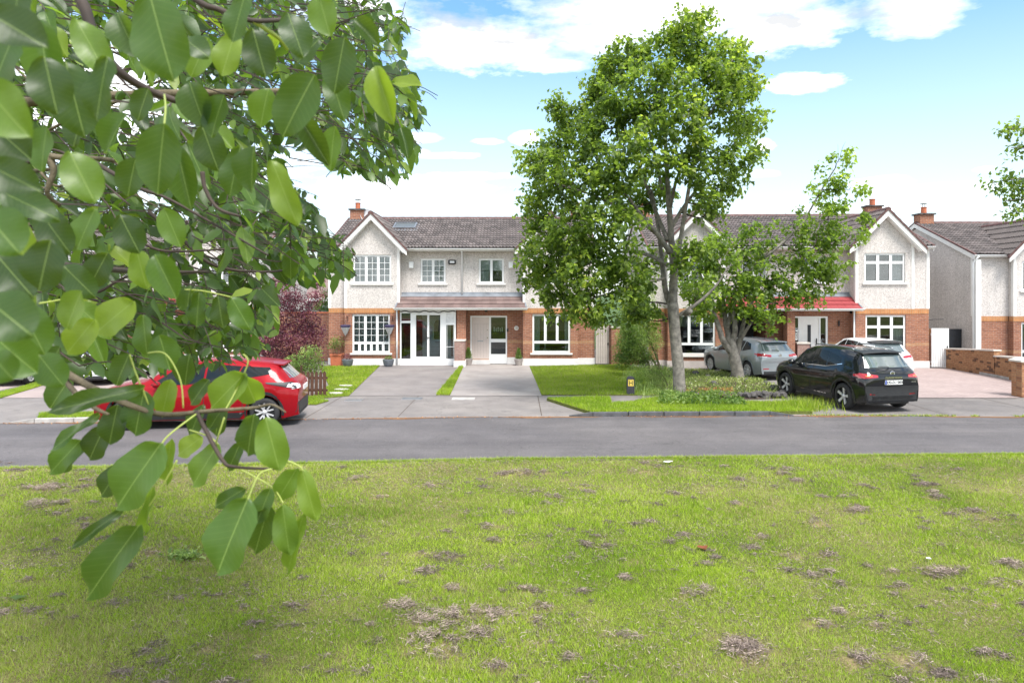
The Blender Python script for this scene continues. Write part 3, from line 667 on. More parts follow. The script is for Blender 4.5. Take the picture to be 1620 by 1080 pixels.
    def recess(y,z1,ops,u0=.0,u1=2.70):
        for z0_,z1_,mt,nm in ((.28,.92,'brick_red','brick_wall'),(.92,1.05,'brick_belt','belt_course'),(1.05,z1,'brick_red','brick_wall')):
            flip(wallmb(u0,u1,z0_,z1_,y,ops),s).obj(nm,mt,H)
        p_=MB()
        for a,b_ in ([(u0,ops[0][0]),(ops[0][1],u1)] if ops else [(u0,u1)]):
            if b_>a+.01: p_.box((a,b_),(y-.03,y+.1),(-.02,.28))
        if p_.v: flip(p_,s).obj('plinth',o.get('plinth','plinth_paint'),H)
    if gk=='A':
        recess(1.15,2.42,[(.55,1.85,0,2.15)])
        d=flip(MB().box((.72,1.50),(1.2,1.24),(.12,2.1)),s).obj('inner_door','door_blue',H)
        arch=[(.90,1.05),(1.32,1.05)]+[(1.11+.21*math.cos(a),1.72+.21*math.sin(a)) for a in [k_*math.pi/8 for k_ in range(9)]]
        flip(MB().prism(arch,1.185,1.2),s).obj('pane','dark_opening',d)
        for zz in (.3,.5,.7): flip(MB().box((.78,1.44),(1.19,1.2),(zz,zz+.012)),s).obj('groove','lead',d)
        flip(MB().box((.95,1.27),(1.185,1.2),(.90,.95)),s).obj('letterbox','metal_grey',d)
        flip(MB().box((1.50,1.85),(1.2,1.23),(0,2.15)).box((.55,.72),(1.2,1.23),(0,2.15)),s).obj('door_frame','white_pvc',H)
        y=.02; f=MB(); zt=2.40
        f.box((.24,2.68),(y,y+.07),(-.02,.27)); f.box((.24,2.68),(y,y+.07),(2.26,zt))
        for a,b_ in ((.24,.31),(.66,.92),(1.40,1.49),(1.98,2.22),(2.62,2.68)): f.box((a,b_),(y+.002,y+.068),(.27,2.26))
        f.box((.31,.66),(y+.004,y+.066),(1.75,1.84)); f.box((2.22,2.62),(y+.004,y+.066),(1.83,1.93))
        f.box((1.49,1.98),(y-.01,y+.06),(.27,.36)); f.box((.92,1.40),(y-.01,y+.06),(.27,.36)); f.box((1.49,1.98),(y-.01,y+.06),(2.18,2.26)); f.box((.92,1.40),(y-.01,y+.06),(2.18,2.26))
        pf3=flip(f,s).obj('porch_screen','white_pvc',H)
        for a,b_,c,d_ in ((.31,.66,.27,1.75),(.92,1.40,.36,2.18),(1.49,1.98,.36,2.18),(2.22,2.62,.27,1.83),(2.22,2.62,1.93,2.26)):
            flip(MB().box((a,b_),(y+.03,y+.04),(c,d_)),s).obj('pane','window_glass',pf3)
        flip(MB().box((.31,.66),(y+.02,y+.05),(1.84,2.26)),s).obj('infill_panel','curtain_white',pf3)
        for uu in (.34,.62): flip(MB().box((uu-.006,uu+.006),(y+.015,y+.025),(.27,1.75)),s).obj('glazing_bar','white_pvc',pf3)
        flip(MB().box((.31,.66),(y+.016,y+.026),(.78,.80)),s).obj('glazing_bar','white_pvc',pf3)
        for uu in (1.43,1.46): flip(MB().box((uu-.012,uu+.012),(y-.035,y+.0),(1.18,1.22)).box((uu-.05,uu+.05),(y-.045,y-.03),(1.185,1.205)),s).obj('handle','chrome',pf3)
        fr=MB(); zz=2.40; 
        path=[(.25+2.4*t_/40,-.02+.012*math.sin(t_*2.1),2.33+.022*math.sin(t_*.9)+.02*math.sin(t_*.37)) for t_ in range(41)]
        fr.tube(path,.02,5); flip(fr,s).obj('light_cable','black_plastic',H)
        # bonus plant pot on a stand behind the side pane
        flip(MB().lathe([(.05,.3),(.12,.32),(.14,.62),(.10,.64)],(2.42,.5,0),12),s).obj('plant_pot','purple_dark',H)
    if gk=='B':
        dd=(.36,2.0,.0,2.13); recess(.6,2.42,[dd])
        f=MB(); y=.66
        for a,b_ in ((.36,.42),(1.20,1.28),(1.94,2.0)): f.box((a,b_),(y-.03,y+.06),(.0,2.13))
        f.box((.42,1.20),(y-.03,y+.06),(2.07,2.13)); f.box((1.28,1.94),(y-.028,y+.058),(2.06,2.13)); f.box((1.28,1.94),(y-.028,y+.058),(.95,1.1)); f.box((1.28,1.94),(y-.028,y+.058),(.0,.42))
        fo=flip(f,s).obj('door_frame','white_pvc',H)
        flip(MB().box((1.28,1.94),(y,y+.01),(1.1,2.06)),s).obj('pane','window_glass',fo); flip(MB().box((1.28,1.94),(y,y+.01),(.42,.95)),s).obj('pane','window_glass',fo)
        g=MB()
        for k_ in range(5): g.box((1.40+k_*.09,1.445+k_*.09),(y+.03,y+.045),(1.42,1.62-.04*(k_%2)))
        flip(g,s).obj('window_ornament','curtain_white',fo)
        flip(MB().box((.36,1.24),(.45,.66),(-.02,.17)),s).obj('door_step','plinth_paint',H)
        d=flip(MB().box((.42,1.20),(y,y+.045),(.2,2.07)),s).obj('front_door','door_cream',H)
        flip(MB().box((.42,1.20),(y-.03,y-.002),(.17,.2)),s).obj('threshold','brick_belt',d)
        gr2=MB()
        for uu in (.56,.69,.82,.95,1.07): gr2.box((uu-.006,uu+.006),(y-.003,y-.001),(.28,1.75))
        gr2.box((.46,1.16),(y-.003,y-.001),(1.76,1.775)); flip(gr2,s).obj('groove','gate_beige',d)
        flip(MB().box((.68,.93),(y-.012,y-.002),(.98,1.02)),s).obj('letterbox','metal_grey',d)
        flip(MB().lathe([(0,-.03),(.025,-.03),(.028,0)],(1.12,y,1.15),10,'y'),s).obj('handle','chrome',d); flip(MB().lathe([(0,-.02),(.018,-.02),(.02,0)],(1.12,y,1.5),10,'y'),s).obj('lock','chrome',d)
        flip(MB().lathe([(0,.56),(.1,.575),(.105,.6)],(2.42,0,1.58),14,'y'),s).obj('number_plaque','white_paint',H)
        flip(MB().lathe([(0,.557),(.05,.56),(.055,.574)],(2.42,0,1.58),14,'y'),s).obj('number_plaque','stone_pale',H)
        flip(MB().box((1.99,2.06),(.56,.6),(1.42,1.56)),s).obj('doorbell','black_plastic',H)
        flip(MB().lathe([(0,2.30),(.06,2.31),(.07,2.40)],(1.08,.2,0),12),s).obj('porch_lamp','black_plastic',H)
    if gk=='C':
        recess(.9,2.42,[(.74,2.70,-.05,2.5)])
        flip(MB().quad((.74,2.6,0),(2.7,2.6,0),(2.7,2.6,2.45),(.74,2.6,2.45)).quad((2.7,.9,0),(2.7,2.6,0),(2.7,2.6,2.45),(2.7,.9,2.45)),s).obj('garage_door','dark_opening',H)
        w_=MB().quad((.74,.9,0),(.74,2.6,0),(.74,2.6,2.45),(.74,.9,2.45)); flip(w_,s).obj('brick_wall','brick_red',H)
        flip(MB().box((-.16,.16),(-.12,.4),(0,2.4)),s).obj('porch_pier','brick_red',H)
        flip(MB().tube([(2.62,-.05,0),(2.62,-.05,2.44)],.035,8),s).obj('downpipe','white_pvc',H,smooth=True)
    if gk=='D':
        dd=(.26,1.78,.0,2.15); recess(.55,2.42,[dd],.0)
        y=.6; f=MB()
        for a,b_ in ((.26,.32),(.54,.62),(1.42,1.48),(1.70,1.78)): f.box((a,b_),(y-.03,y+.06),(.1,2.15))
        for a,b_ in ((.32,.54),(.62,1.42),(1.48,1.70)): f.box((a,b_),(y-.03,y+.06),(2.08,2.15))
        for a,b_ in ((.32,.54),(1.48,1.70)): f.box((a,b_),(y-.03,y+.06),(.1,.22))
        fo=flip(f,s).obj('door_frame','white_pvc',H)
        for a,b_ in ((.32,.54),(1.48,1.70)): flip(MB().box((a,b_),(y,y+.01),(.22,2.08)),s).obj('pane','window_glass',fo)
        d=flip(MB().box((.62,1.42),(y,y+.045),(.15,2.08)),s).obj('front_door','door_white',H)
        flip(MB().box((.94,1.08),(y-.012,y-.002),(.35,1.78)),s).obj('pane','dark_opening',d)
        flip(MB().box((1.30,1.33),(y-.05,y-.002),(.95,1.2)).box((1.26,1.33),(y-.055,y-.05),(1.06,1.09)),s).obj('handle','black_plastic',d)
        flip(MB().box((.26,1.78),(.35,.6),(-.02,.1)),s).obj('door_step','plinth_paint',H)
        flip(MB().box((.25,.75),(-.15,.1),(0,1.02)),s).obj('low_wall','brick_pinkish',H); flip(MB().box((.22,.78),(-.18,.13),(1.02,1.08)),s).obj('wall_cap','cap_stone',H)
        flip(MB().lathe([(.0,1.72),(.035,1.74),(.045,1.9),(.02,1.98),(.0,1.99)],(2.22,.49,0),8),s).obj('wall_lamp','black_plastic',H)
        flip(MB().tube([(2.62,-.05,0),(2.62,-.05,2.44)],.035,8),s).obj('downpipe','white_pvc',H,smooth=True)
    if gk=='plain':
        recess(.6,2.42,[(.4,1.9,0,2.1)])
        flip(MB().box((.4,1.9),(.64,.7),(0,2.1)),s).obj('front_door',o.get('door','door_white'),H)
    # --- chimney
    u0,u1=W-.70,W-.03; y0,y1=YR-.28,YR+.28
    ch=flip(MB().box((u0,u1),(y0,y1),(6.2,7.27)),s).obj('chimney','brick_red',H)
    flip(MB().box((u0-.07,u1+.07),(y0-.07,y1+.07),(7.27,7.34)),s).obj('chimney_cap','rock_dark',ch)
    flip(MB().lathe([(.13,7.34),(.125,7.62),(.145,7.63),(.145,7.66),(.09,7.66)],((u0+u1)/2,YR,0),12),s).obj('chimney_pot','terracotta',ch,smooth=True,sharp=40)
    if o.get('cowl'):
        c_=MB(); cx_=(u0+u1)/2
        for a in range(4): c_.tube([(cx_+.07*math.cos(a*1.57),YR+.07*math.sin(a*1.57),7.64),(cx_+.07*math.cos(a*1.57),YR+.07*math.sin(a*1.57),7.84)],.012,4)
        c_.lathe([(.0,7.87),(.17,7.84),(.17,7.82),(0,7.83)],(cx_,YR,0),12); flip(c_,s).obj('cowl','metal_grey',ch)
    fb=MB(); fb.box((u0-.05,u1+.03),(y0-.16,y1+.16),(6.60,6.76)); flip(fb,s).obj('lead_flashing','lead',ch)
    return H
AY=30.95
def H_local(H,s): return H
grp='pebbledash and brick semi-detached houses'
hA=unit('semi_detached_house','house with skylight, glazed white porch screen and lattice-barred bay windows',-1,-2.22,AY,0,0,dict(win='bars',porch='A',cowl=True,group=grp))
hB=unit('semi_detached_house','house with cream front door beside a tall glass sidelight, half hidden behind the tall tree',1,-2.22,AY,0,0,dict(win='plain',porch='B',group=grp))
CR=R(-2.0)
hC=unit('semi_detached_house','house with red porch roof over a dark garage opening, behind the forked tree',-1,11.68,29.72,0,CR,dict(win='plain2',porch='C',ptile='porch_red',plinth='plinth_beige',group=grp))
hD=unit('semi_detached_house','house with red porch roof and white front door, beside the white gate',1,11.68,29.72,0,CR,dict(win='toplight',porch='D',ptile='porch_red',group=grp))
hE=unit('semi_detached_house','house at the right edge with bare side wall, set lower beyond the brick boundary wall',-1,26.35,30.0,-.33,0,dict(win='plain',porch='plain',side=1.52,cowl=True,group=grp))
hF=unit('semi_detached_house','house farthest left, behind the parked white hatchback and leaves',-1,-17.6,32.6,0,R(2),dict(win='plain',porch='plain',tiles=False,group=grp))
hG=unit('semi_detached_house','house seen through the walnut leaves, left of the purple bush',1,-17.6,32.6,0,R(2),dict(win='toplight',porch='plain',ptile='porch_red',tiles=False,group=grp))
# details of the first house
m=MB(); y0=2.72; z0=zmain(y0); a=math.atan(KM)
def rb(x,yl,zl): 
    o=MB().box(x,yl,zl); M=Matrix.Translation((0,y0,z0))@Matrix.Rotation(a,4,'X'); o.v=[tuple(M@Vector(v)) for v in o.v]; return o
sk=flip(rb((2.38,3.46),(0,.07),(.0,.13)).add(rb((2.38,3.46),(.83,.90),(.0,.13))).add(rb((2.38,2.45),(.07,.83),(.0,.13))).add(rb((3.39,3.46),(.07,.83),(0,.13))),-1).obj('skylight','metal_grey',hA)
flip(rb((2.45,3.39),(.07,.83),(.08,.10)),-1).obj('pane','skylight_glass',sk)
flip(rb((2.27,3.52),(-.22,.0),(.035,.05)).add(rb((2.27,2.38),(0,1.0),(.035,.05))).add(rb((3.46,3.52),(0,1.0),(.035,.05))),-1).obj('skylight_flashing','lead',sk)
al=MB().box((.28,.62),(.5,.598),(4.42,4.62)).obj('alarm_box','black_plastic',hA,M=Matrix.Scale(-1,4,(1,0,0)),bevel=.03)
MB().box((-.54,-.34),(.495,.499),(4.47,4.57)).obj('alarm_label','curtain_white',al,M=Matrix.Scale(-1,4,(1,0,0)))
for hh,uu,ss in ((hA,2.26,-1),(hB,2.17,1)):
    flip(MB().box((uu-.10,uu+.10),(.48,.598),(4.25,4.53)),ss).obj('vent_box','white_pvc',hh,bevel=.015)
MB().tube([(-.0,.10,5.05),(-.0,.3,4.9),(-.0,.53,4.8),(-.0,.53,3.1)],.04,8).obj('downpipe','white_pvc',hA,smooth=True)
MB().tube([(-2.80,-.07,2.46),(-2.80,-.07,0)],.038,8).obj('downpipe','white_pvc',hA,smooth=True)
lw=MB().box((-.24,.20),(-.75,.0),(.25,1.08)).obj('low_wall','brick_pinkish',hA)
MB().box((-.26,.22),(-.77,.02),(1.08,1.13)).obj('wall_cap','cap_stone',lw); MB().box((-.27,.23),(-.79,.03),(-.02,.25)).obj('plinth','plinth_paint',lw)
MB().box((-.20,.20),(-.02,.55),(1.13,2.40)).obj('porch_pier','brick_red',hA); MB().box((-.22,.22),(.03,.55),(-.02,1.13)).obj('porch_pier','brick_red',hA)
for uu,ww in ((3.0,0),(4.95,0)):
    b_=flip(MB().tube([(uu,-.02,1.92),(uu,-.02,2.12),(uu,-.2,2.10)],.012,5),-1).obj('wall_bracket','black_plastic',hA)
# satellite dish on the chimney
d_=MB(); prof=[(.36*t_/8,(.36*t_/8)**2*.8) for t_ in range(9)]; d_.lathe(prof,(0,0,0),20); 
M=Matrix.Translation((-5.05,YR-.05,6.98))@Matrix.Rotation(R(70),4,'X')@Matrix.Rotation(R(25),4,'Y')
di=d_.obj('satellite_dish','dish_grey',hA,smooth=True,M=M); MB().tube([(0,-.33,.1),(0,-.1,.32)],.012,5).obj('dish_arm','metal_grey',di); MB().tube([(0,0,0),(-.1,-.2,-.3)],.02,5).obj('dish_mount','metal_grey',di)
# downpipe on the far right house
MB().tube([(-6.55,.02,5.05),(-6.62,.12,4.9),(-6.66,.22,4.75),(-6.66,.22,0)],.045,8).obj('downpipe','white_pvc',hE,smooth=True)
MB().prismx([(.1,0),(.22,0),(.22,4.9),(.1,4.9)],-6.62,-6.40).obj('corner_band','white_paint',hE)
# low distant house on the left
bh=thing('bungalow','low distant house with red-brown roof glimpsed left of the glazed-porch house','house',(-12.6,45,0))
wb=MB().box((-5.5,5.5),(0,8),(0,2.75)).obj('wall','pebbledash',bh)
MB().prismx([(-.35,2.8),(4,4.9),(8.35,2.8),(8.35,2.7),(-.35,2.7)],-5.8,5.8).obj('roof','porch_tile',bh)
MB().box((-5.8,5.8),(-.42,-.3),(2.66,2.86)).obj('gutter','white_pvc',bh)
for x in (-3.2,0.35,2.7): 
    wn_=MB().box((x,x+1.6),(-.06,-.003),(1.0,2.35)).obj('window','white_pvc',bh)
    for q in (0,1): MB().box((x+.08+q*.76,x+.76+q*.76),(-.08,-.062),(1.1,2.25)).obj('pane','car_rear_glass',wn_)
# ------------------------------------------------------------ ground
def sheet(name,pts,z,mat,kind='structure',parent=None,thick=None,sub=None):
    m=MB()
    if thick: m.slab(pts,z-thick,z)
    else: m.poly([(p[0],p[1],z) for p in pts])
    o=m.obj(name,mat,parent); 
    if kind: tag(o,kind=kind)
    return o
sheet('ground',[(-900,-400),(900,-400),(900,1400),(-900,1400)],-.06,'far_green')
def far_edge(x): # far kerb line of the road
    xs=[-60,-12.4,-1.45,7.8,12.9,60]; ys=[13.2,17.15,18.05,18.27,18.1,16.4]; return float(np.interp(x,xs,ys))
def near_edge(x):
    xs=[-60,-9.13,0,10,60]; ys=[9.4,12.63,13.4,13.83,13.0]; return float(np.interp(x,xs,ys))
xs=[-60,-30,-20,-12.4,-9.13,-5,-1.45,0,4,7.8,10,12.9,20,30,60]
rd=MB()
for a,b in zip(xs[:-1],xs[1:]): rd.quad((a,near_edge(a)-.1,-.03),(b,near_edge(b)-.1,-.03),(b,far_edge(b)+.12,-.03),(a,far_edge(a)+.12,-.03))
tag(rd.obj('road','asphalt'),kind='structure')
pv=MB()
for a,b in zip(xs[:-1],xs[1:]): pv.quad((a,far_edge(a)+.0,-.012),(b,far_edge(b)+.0,-.012),(b,40,-.012),(a,40,-.012))
# dropped kerb edge where the drives meet the road
for a,b in zip(xs[:-1],xs[1:]): pv.quad((a,far_edge(a),-.012),(b,far_edge(b),-.012),(b,far_edge(b)-.03,-.03),(a,far_edge(a)-.03,-.03))
tag(pv.obj('pavement','concrete'),kind='structure')
zA=0.0
sheet('driveway',[G(601,577.5),G(727,577.5),G(691,625.5),G(552,625.5)],-.004,'drive_left')
sheet('driveway',[G(727,576.5),G(838,576.5),G(857,625.5),G(691,625.5)],-.003,'drive_right')
sheet('driveway',[(5.6,29.6),(12.0,29.6),(12.0,22.2),(7.9,22.2)],-.005,'path_dark')
sheet('driveway',[(12.0,29.6),(18.5,29.6),(18.1,24.9),(17.6,22.2),(15.1,21.2),(12.2,21.2)],-.002,'cobble')
sheet('driveway',[(-24,32),(-18.0,32),(-16.3,21.5),(-19.6,21.5)],-.005,'paving_pink'); sheet('driveway',[(-17.0,32),(-12.4,32),(-12.9,21.2),(-15.6,21.2)],-.004,'paving_pink')
# litter and dirt strip along the far gutter
gd=MB(); px=-40.0
while px<40:
    w1=.10+.09*math.sin(px*1.7)+.06*math.sin(px*4.1); w2=.10+.09*math.sin((px+.4)*1.7)+.06*math.sin((px+.4)*4.1)
    gd.quad((px,far_edge(px)-.04-w1,-.026),(px+.4,far_edge(px+.4)-.04-w2,-.026),(px+.4,far_edge(px+.4)-.02,-.026),(px,far_edge(px)-.02,-.026)); px+=.4
tag(gd.obj('gutter_dirt','gutter_dirt'),kind='structure')
for (x,y,w_,h_) in ((652,629.5,.30,.22),(733,629.8,.34,.24),(560,632,.25,.2)):
    a=G(x,y); tag(MB().box((a[0]-w_,a[0]+w_),(a[1]-h_,a[1]+h_),(-.03,-.006)).obj('utility_cover','metal_grey' if x!=733 else 'kerb_light',bevel=.004),{652:'square grey service cover set in the apron before the left drive',733:'pale square service cover before the right drive',560:'service cover set in the apron near the picket panel'}[x],'service cover')
jt=MB()
for xa in (-10.6,-7.6,-5.2,-2.9,.75,11.2,14.0):
    ya=far_edge(xa)+.02; jt.quad((xa,ya,-.0085),(xa+.018,ya,-.0085),(xa+.05,21.7,-.0085),(xa+.03,21.7,-.0085))
jt.quad((-8.6,21.70,-.0083),(1.1,21.66,-.0083),(1.1,21.69,-.0083),(-8.6,21.73,-.0083)); jt.quad((8.2,21.1,-.0083),(15.0,21.05,-.0083),(15.0,21.08,-.0083),(8.2,21.13,-.0083))
tag(jt.obj('pavement_joint','soil'),kind='structure')
# --- kerbs: single stones, each set a little differently
kerb_sources={}
def kerb(xa,xb,mat,label):
    k=thing('kerb',label,'kerb',(0,0,0)); x=xa; me=None
    L0=.915; n=int((xb-xa)/L0)
    mb=MB().box((.008,L0-.008),(-.06,.065),(-.05,.085)).obj('kerb_stone',mat,k,bevel=.012); me=mb.data
    for i in range(n):
        o=mb if i==0 else link('kerb_stone',me,k)
        x=xa+i*L0; y=far_edge(x); a=math.atan2(far_edge(x+L0)-y,L0)
        o.matrix_local=Matrix.Translation((x,y+.0,rnd.uniform(-.006,.004)))@Matrix.Rotation(a+R(rnd.uniform(-.35,.35)),4,'Z')
    for xe,sg in ((xa,-1),(xa+n*L0,1)):      # sloping end stones
        m=MB(); y=far_edge(xe); X1=xe+sg*.6
        m.v+=[(xe,y-.06,.08),(xe,y+.065,.08),(X1,y+.065,-.012),(X1,y-.06,-.012),(xe,y-.06,-.05),(X1,y-.06,-.05),(xe,y+.065,-.05),(X1,y+.065,-.05)]
        m.f+=[(0,1,2,3),(0,3,5,4),(1,6,7,2),(0,4,6,1),(3,2,7,5)]; m.obj('kerb_stone',mat,k)
    return k
xk0,_=G(935,653); xk1,_=G(1268,656)
kerb(xk0,xk1,'kerb_stone','dark granite kerb along the grass verge under the tall tree'); 
xj0,_=G(66,664); kerb(xj0,-6.6,'kerb_light','pale worn kerb beside the red car')
# ------------------------------------------------------------ grass
def inpoly(x,y,poly):
    r=np.zeros(len(x),bool); n=len(poly); j=n-1
    for i in range(n):
        xi,yi=poly[i];xj,yj=poly[j]
        c=((yi>y)!=(yj>y))&(x<(xj-xi)*(y-yi)/((yj-yi) if yj!=yi else 1e-9)+xi); r^=c; j=i
    return r
ne=np.vectorize(near_edge)
def lawn_z(x,y): return .035*(vnoise(x,y,.45,2)-.5)+.03*(vnoise(x+40,y,1.6,2)-.5)-.0+ -.05*np.clip(1-(ne(x)-y)/.5,0,1)+.015
CL=[(685,985,.30),(640,962,.20),(720,978,.22),(790,983,.22),(755,975,.2),(690,1015,.26),(660,1030,.2),(690,1040,.22),(700,886,.12),(715,883,.12),(680,905,.12),(640,925,.1),(712,935,.14),(830,1020,.2),(750,1010,.2),(1092,940,.16),(1110,935,.14),(1185,1035,.25),(1165,1025,.2),
 (1295,990,.14),(1290,830,.16),(1355,810,.18),(1355,805,.14),(1190,870,.14),(1250,880,.16),(1205,852,.12),(1340,790,.14),(1300,790,.12),(1480,790,.18),(1540,812,.16),(1480,910,.22),(1505,905,.18),(1600,930,.22),(1600,900,.2),(1240,752,.16),(1260,762,.16),(1250,745,.2),
 (825,750,.24),(800,752,.18),(860,750,.18),(760,762,.12),(730,812,.12),(755,820,.1),(780,838,.14),(780,858,.12),(920,772,.14),(930,782,.14),(875,788,.16),(1010,748,.2),(1030,828,.12),(1020,800,.1),(990,888,.14),(930,865,.1),(1000,1010,.14),(870,1050,.16),(650,850,.0),(600,785,.2),(570,760,.2),(1060,860,.1),(1440,1050,.2),(1360,1040,.2),(1330,970,.12),(1165,800,.14),(75,775,.3),(60,800,.25),(100,800,.2),(540,740,.1),(830,940,.14),(860,965,.12)]
clx=[];cly=[];cls=[]
for (x,y,s_) in CL:
    if s_>0: a=G(x,y); clx.append(a[0]); cly.append(a[1]); cls.append(s_*.86)
for k in range(520):
    Y=rnd.uniform(5.3,13.2); X=rnd.uniform(-.78,.78)*Y
    if vnoise(np.array([X]),np.array([Y]),.5,2)[0]<.40: continue
    clx.append(X); cly.append(Y); cls.append(rnd.uniform(.03,.11))
clx=np.array(clx);cly=np.array(cly);cls=np.array(cls)
def dryness(x,y):
    n=vnoise(x+7,y+3,.55,4); n2=vnoise(x+90,y+31,2.6,3)
    n3=vnoise(x+3,y+77,7,2); v=.10+np.clip((n-.40)*3.2,0,1)*.42+np.clip((n2-.47)*3,0,1)*.32+np.clip((n3-.5)*3,0,1)*.25
    # lusher zones right of the middle, drier left
    v=v*.85+.20*np.clip(-(x+1)/4,0,1)-.22*np.exp(-((x-1.6)/1.9)**2-((y-8.4)/1.0)**2)-.15*np.clip((x-3)/3,0,1)*np.clip((8-y)/2,0,1)
    return np.clip(v,0,1)
def bare(x,y):
    b=np.zeros(len(x))
    for a,c,s_ in zip(clx,cly,cls):
        if s_<.09: continue
        q=((x-a)/s_/1.3)**2+((y-c)/s_/1.0)**2; b=np.maximum(b,np.clip(1.1-q*.6,0,1)*.85)
    return b*np.clip((vnoise(x+5,y+9,9,2)-.33)*4,0,1)
gx=np.concatenate([np.arange(-60,-13,2.),np.arange(-13,13,.11),np.arange(13,61,2.)]); gy=np.concatenate([np.arange(-40,4.5,2.),np.linspace(4.5,1,0),np.linspace(0,1,85)])
rows=[]; ynear=np.arange(-40,4.1,3.)
X,T_=np.meshgrid(gx,np.linspace(0,1,90)); NE=ne(gx)[None,:]
Yg=4.2+(NE-4.2)*T_
X0,Y0=np.meshgrid(gx,ynear); X=np.vstack([X0,X]);Yg=np.vstack([Y0,Yg]); xx=X.ravel();yy=Yg.ravel(); zz=lawn_z(xx,yy)
nr_,nc_=X.shape; idx=np.arange(nr_*nc_).reshape(nr_,nc_); Q=np.stack([idx[:-1,:-1],idx[:-1,1:],idx[1:,1:],idx[1:,:-1]],-1).reshape(-1,4)
lw_=npmesh('lawn',np.stack([xx,yy,zz],1),Q,'lawn_base',dry=np.clip(dryness(xx,yy)+bare(xx,yy)*.8,0,1),smooth=True)
tag(link('lawn',lw_),kind='structure')
# lawn edge down to the road
ed=MB()
for a,b in zip(np.arange(-60,60,.5),np.arange(-59.5,60.5,.5)):
    za,zb=lawn_z(np.array([a,b]),np.array([near_edge(a),near_edge(b)])); ed.quad((a,near_edge(a),za),(b,near_edge(b),zb),(b,near_edge(b)+.02,-.04),(a,near_edge(a)+.02,-.04))
tag(ed.obj('lawn_edge','soil'),kind='structure')
def blades(name,x,y,z,h,wd,mat='grass_blade',dry=None,lean=.5,label=None,kind='stuff',tint=None,thing_=None):
    n=len(x); a=rng.uniform(0,2*np.pi,n); l=rng.normal(0,lean,(n,2))*h[:,None]
    ca=np.cos(a)*wd*.5; sa=np.sin(a)*wd*.5
    v0=np.stack([x-ca,y-sa,z-.004],1); v1=np.stack([x+ca,y+sa,z-.004],1)
    v2=np.stack([x+l[:,0],y+l[:,1],z+h],1)
    V=np.stack([v0,v1,v2],1).reshape(-1,3); T=np.arange(n*3).reshape(-1,3)
    if tint is None: tint=rng.random(n)
    me=npmesh(name,V,T,mat,tint=np.repeat(tint,3),dry=np.repeat(dry,3) if dry is not None else None)
    return me
# near lawn blades, thinning with distance
def lawn_points(n,y0,y1):
    y=np.sqrt(rng.uniform(y0**2,y1**2,n)); x=rng.uniform(-.80,.80,n)*y; m_=n//3; x2=rng.uniform(.80,.80+3.2/y[:m_],m_)*y[:m_]*np.where(rng.random(m_)<.5,-1,1); x=np.concatenate([x,x2]); y=np.concatenate([y,y[:m_]]); k=y<ne(x)-.0; return x[k],y[k]
P1=[];
for n,y0,y1 in ((90000,3.4,5.2),(330000,5.2,8.0),(240000,8.0,11.0),(150000,11.0,13.9)):
    x,y=lawn_points(n,y0,y1); P1.append((x,y))
x=np.concatenate([p[0] for p in P1]); y=np.concatenate([p[1] for p in P1])
dr=dryness(x,y); br_=bare(x,y)
k=rng.random(len(x))>br_*.72; k&=rng.random(len(x))>np.clip(vnoise(x+3,y+50,5.5,2)-.42,0,1)*1.5
x,y,dr,br_=x[k],y[k],dr[k],br_[k]
dist=y; h=rng.uniform(.014,.046,len(x))*(.55+1.5*np.clip(vnoise(x+11,y+60,1.1,4)-.2,0,1))*np.where(dist>9,1.12,1)
w_=rng.uniform(.004,.0075,len(x))*np.clip(dist/7,1,2.)
isdry=np.clip((rng.random(len(x))<(.12+.62*dr)).astype(float)*rng.uniform(.6,1,len(x)),0,1)
tn=np.clip(.55*rng.random(len(x))+.75*(vnoise(x+200,y+80,.9,3)-.25),0,1)
me=blades('grass',x,y,lawn_z(x,y),h,w_,dry=isdry,lean=.55,tint=tn)
tag(link('grass',me),'short mown yellow-green grass of the near green',None,None,'stuff')
# dead thatch lying in tufts
sx=[];sy=[];sz=[];sh=[]
for a,c,s_ in zip(clx,cly,cls):
    n=int(620*(s_/.15)**2) if s_>.09 else int(200*(s_/.08)**2); n=min(max(n,30),2400)
    q=rng.normal(0,.42,(n,2))*np.where(rng.random(n)<.35,2.3,1)[:,None]; px_=a+q[:,0]*s_*1.35; py_=c+q[:,1]*s_
    keepq=(vnoise(px_+2,py_*1.3,11,2)+vnoise(px_+8,py_+3,4,2))>.90+.12*rng.random(n); px_=px_[keepq];py_=py_[keepq];q=q[keepq];n=len(px_)
    if n<3: continue
    q=q*1.0
    hh=np.clip(1-(q**2).sum(1)*.8,0.06,1)*min(s_*.45,.085)
    lump=vnoise(px_*1.0,py_*1.0,22,2)
    sx.append(px_);sy.append(py_);sz.append(hh*(0.35+1.1*lump)*rng.uniform(.15,1,n)); sh.append(np.full(n,lump.mean()))
sx=np.concatenate(sx);sy=np.concatenate(sy);sz=np.concatenate(sz); n=len(sx)
base=np.stack([sx,sy,lawn_z(sx,sy)+.008+sz],1); d=rdir(n); d[:,2]*=.35; d=nrm(d); ln=rng.uniform(.03,.085,n); pw=nrm(np.cross(d,rdir(n)))*rng.uniform(.0015,.0035,n)[:,None]
V=np.stack([base-d*ln[:,None]/2-pw,base-d*ln[:,None]/2+pw,base+d*ln[:,None]/2+pw*.4],1).reshape(-1,3)
tt=np.clip(.04+rng.random(n)*.62+np.clip(sz/.04,0,1)*.45-.25*(vnoise(sx,sy,9,2)-.5)*2,0,1)
tag(link('dead_grass',npmesh('dead_grass',V,np.arange(3*n).reshape(-1,3),'dead_strands',tint=np.repeat(tt,3))),'brown tufts of dead grass clippings strewn over the green',None,None,'stuff')
